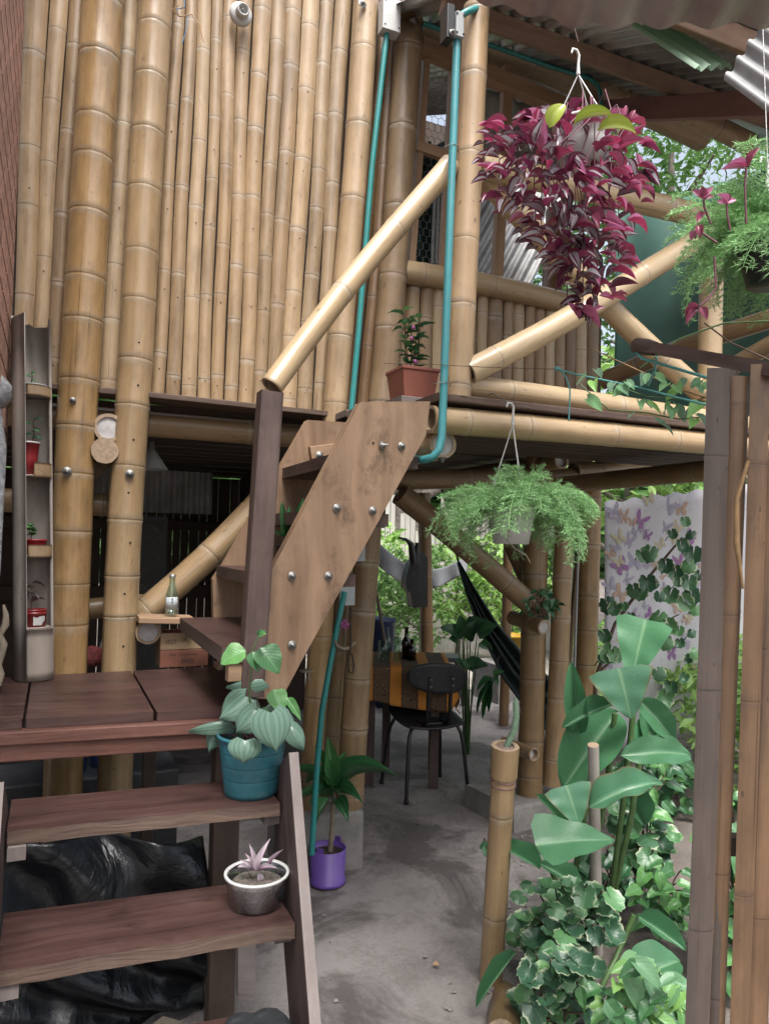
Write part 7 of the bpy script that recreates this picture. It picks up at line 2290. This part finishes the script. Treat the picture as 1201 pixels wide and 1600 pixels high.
# ------------------------------------------------------------------ slat gate at the right
GD = 1.22
gt = thing('bamboo_slat_gate', 'reddish brown bamboo slat gate close at the right edge', 'gate', P(1130, 1600, d=GD).xy.to_3d())
for i, (xa, xb, ya, xc, xd, k, dd_) in enumerate(((1104, 1141, 576, 1066, 1104, 'bam_violet', GD - 0.01), (1142, 1171, 588, 1104, 1136, 'bam_red', GD + 0.012), (1172, 1203, 570, 1136, 1166, 'bam_red', GD), (1205, 1240, 575, 1167, 1202, 'bam_red', GD + 0.01), (1242, 1275, 585, 1204, 1240, 'bam_red', GD), (1277, 1310, 580, 1242, 1275, 'bam_red', GD))):
    t_ = P((xa + xb) / 2, ya, d=dd_); b_ = P((xc + xd) / 2, 1600, d=dd_)
    b2_ = b_ + (b_ - t_) * ((b_.z - 0.06) / (t_.z - b_.z))
    mid_ = t_.lerp(b2_, 0.5) + right_ * 0.004 * (-1) ** i
    mb = MB(); mb.culm([b2_, mid_, t_], (xd - xc) * 1.27 / FPX / 2, (xb - xa) * 1.25 / FPX / 2, gap=0.33, seg=10, half=-fwd_ + right_ * 0.05, flat=0.22, seed=400 + i, ring=1.2)
    mb.build('slat', BAM(k), gt)
mb = MB(); mb.culm([P(1098, 1600, d=GD + 0.03) - V((0, 0, 0.6)), P(1140, 580, d=GD + 0.03)], 0.012, 0.012, gap=0.5, seg=8, seed=420); mb.build('edge_batten', BAM('bam_violet'), gt)
for z in (0.35, 1.0):
    mb = MB(); a = P(1090, 900, d=GD + 0.045); b = P(1320, 900, d=GD + 0.045); a.z = b.z = z; mb.board(a, b, 0.025, 0.03); mb.build('rail', 'dark_wood', gt)
M['dry'] = mat_plain('dry_straw_leaf', (0.42, 0.26, 0.12), 0.8, var=0.4, scale=30)
stalk([P(1168, 720, d=GD - 0.03), P(1150, 780, d=GD - 0.03), P(1150, 850, d=GD - 0.03), P(1160, 920, d=GD - 0.03)], [0.003, 0.004, 0.005, 0.002], 'dry', gt, 'dry_sheath')
mb = MB(); mb.board(P(998, 540, d=1.55), P(1215, 580, d=1.2), 0.03, 0.022, (0.1, -0.3, 1)); mb.lathe([(0, -0.006), (0.016, -0.004), (0.017, 0.03), (0.014, 0.06)], P(996, 540, d=1.55), P(1215, 580, d=1.2) - P(996, 540, d=1.55), 10); 
tag(mb.build('gate_pole', 'black_plastic' if False else 'newel'), 'dark pole with a rounded end resting on top of the slat gate', 'pole')

# strings and the vine on them, in front of the balcony rail
D5 = 2.15
def string(pts, r, mat, lab, ds=None):
    mb = MB(); mb.tube([P(x, y, d=(D5 if ds is None else ds[i])) for i, (x, y) in enumerate(pts)], r, 5)
    return tag(mb.build('string', mat), lab, 'string')
M['cyan'] = mat_plain('turquoise_string', (0.14, 0.44, 0.42), 0.6)
string([(868, 576), (900, 585), (1000, 606), (1060, 622), (1110, 634)], 0.0028, 'cyan', 'turquoise string stretched in front of the balcony from its knot to the gate', [2.25, 2.2, 2.0, 1.85, 1.7])
string([(990, 545), (1002, 560), (1030, 568), (1070, 580), (1110, 592)], 0.0032, 'cyan', 'turquoise string tied to the pole end above the slat gate', [1.55, 1.53, 1.5, 1.45, 1.4])
string([(872, 574), (884, 590), (890, 610), (888, 658)], 0.0026, 'cyan', 'loose turquoise string end hanging over the balcony beam', [2.25, 2.25, 2.24, 2.24])
string([(1025, 558), (1022, 580), (1012, 602)], 0.0028, 'cyan', 'short turquoise string hanging down from the pole end', [1.55, 1.6, 1.7])
string([(600, 568), (690, 570), (760, 574), (870, 577)], 0.0012, 'stem_brown', 'thin wire running from the stairs past the corner post', [2.5, 2.37, 2.35, 2.25])
string([(930, 548), (1000, 580), (1050, 604), (1120, 628)], 0.002, 'dry', 'dry brown vine stem sagging in front of the railing', [2.3, 2.1, 2.0, 1.9])
string([(1000, 575), (1060, 530), (1130, 505), (1230, 500)], 0.0022, 'stem_green', 'dark green string rising to the right behind the gate pole', [1.75, 1.7, 1.65, 1.6])
string([(1100, 505), (1140, 535), (1200, 562)], 0.002, 'stem_brown', 'thin brown twig hanging above the slat gate', [1.75, 1.7, 1.65])
mb = MB(); mb.lathe([(0, -0.008), (0.008, -0.002), (0.006, 0.006), (0, 0.008)], P(869, 576, d=2.25), (1, 0, 0), 8); mb.build('knot', 'cyan', bpy.data.objects['string'])
vn = thing('climbing_vine', 'pale green climbing vine growing along the strings before the balcony rail', 'vine', P(1010, 640, d=2.0))
stalk([P(905, 600, d=2.1), P(950, 640, d=2.05), P(1010, 645, d=2.0), P(1060, 655, d=1.95), P(1110, 650, d=1.9)], 0.002, 'stem_green', vn)
stalk([P(950, 598, d=2.1), P(1010, 620, d=2.0), P(1110, 628, d=1.9)], 0.002, 'stem_green', vn)
for i, (x, y, s) in enumerate(((930, 632, 30), (906, 595, 24), (928, 602, 22), (935, 584, 18), (966, 612, 24), (975, 610, 20), (1004, 594, 24), (1012, 592, 22), (1034, 596, 26), (1047, 618, 24), (1060, 608, 22), (1064, 598, 20), (1035, 605, 18), (1022, 638, 26), (1040, 640, 24), (1050, 645, 26), (1012, 632, 18), (1085, 600, 20), (1092, 608, 20), (1070, 650, 30), (1082, 640, 28), (1040, 668, 34), (985, 650, 16), (1000, 632, 18), (1060, 640, 24), (1098, 606, 18), (985, 602, 18), (955, 605, 20), (1080, 662, 22), (1095, 655, 22))):
    a = i * 2.4
    d_ = 2.06 - 0.0009 * (x - 900)
    s *= 0.95
    leaf_px('vine%d' % (i % 3), (x - s * 0.45 * math.cos(a), y - s * 0.3), (x + s * 0.45 * math.cos(a), y + s * 0.35), s * 0.85, d_, vn, 0.05 * math.sin(a), toward(P(x, y, d=d_)) * 0.6 + V((0, 0, 0.7)) + rpt(0.5))

# litter on the ground
lt_ = MB()
r_ = random.Random(5)
for i in range(520):
    x, y = r_.uniform(0.8, 9), r_.uniform(1.5, 12)
    if x < 1.62 + 0.66 * max(0, y - 2.1) and y < 6.2 and r_.random() < 0.9: continue
    z = 0.012 if (-2.5 < x < 4.0 and 0.2 < y < 6.6) else -0.012
    a = r_.uniform(0, 6.28); L = r_.uniform(0.02, 0.07)
    d = V((math.cos(a), math.sin(a), r_.uniform(-.1, .2))); s = V((-math.sin(a), math.cos(a), r_.uniform(-.2, .3)))
    p = V((x, y, z))
    lt_.add([p, p + d * L * 0.5 + s * L * 0.25 + V((0, 0, .01)), p + d * L, p + d * L * 0.5 - s * L * 0.25 + V((0, 0, .006))], [(0, 1, 2, 3)])
o = lt_.build('leaf_litter', 'dry'); tag(o, 'dry leaves scattered over the garden earth', 'leaf litter', kind='stuff')
pv = MB()
for i in range(700):
    x, y = r_.uniform(0.4, 7), r_.uniform(1.2, 9)
    if x < 3.2 and y < 5 and r_.random() < 0.85: continue
    p = V((x, y, 0.008 if (-2.5 < x < 4.0 and 0.2 < y < 6.6) else -0.02)); s = r_.uniform(0.005, 0.022)
    vs = [p + V((math.cos(k * 1.57 + i) * s, math.sin(k * 1.57 + i) * s * 0.8, 0)) for k in range(4)] + [p + V((0, 0, s * 0.8))]
    pv.add(vs, [(0, 1, 4), (1, 2, 4), (2, 3, 4), (3, 0, 4)])
for i in range(420):
    y = r_.uniform(1.4, 6.2); xe = 1.62 + 0.66 * max(0, y - 2.1)
    x = xe - abs(r_.gauss(0, 0.16)) if r_.random() < 0.8 else r_.uniform(0.7, xe)
    p = V((x, y, 0.006)); s = r_.uniform(0.003, 0.012)
    vs = [p + V((math.cos(k * 1.57 + i) * s, math.sin(k * 1.57 + i) * s * 0.8, 0)) for k in range(4)] + [p + V((0, 0, s * 0.7))]
    pv.add(vs, [(0, 1, 4), (1, 2, 4), (2, 3, 4), (3, 0, 4)])
o = pv.build('pebbles', 'concrete'); tag(o, 'small stones and grit scattered on the garden earth', 'pebbles', kind='stuff')
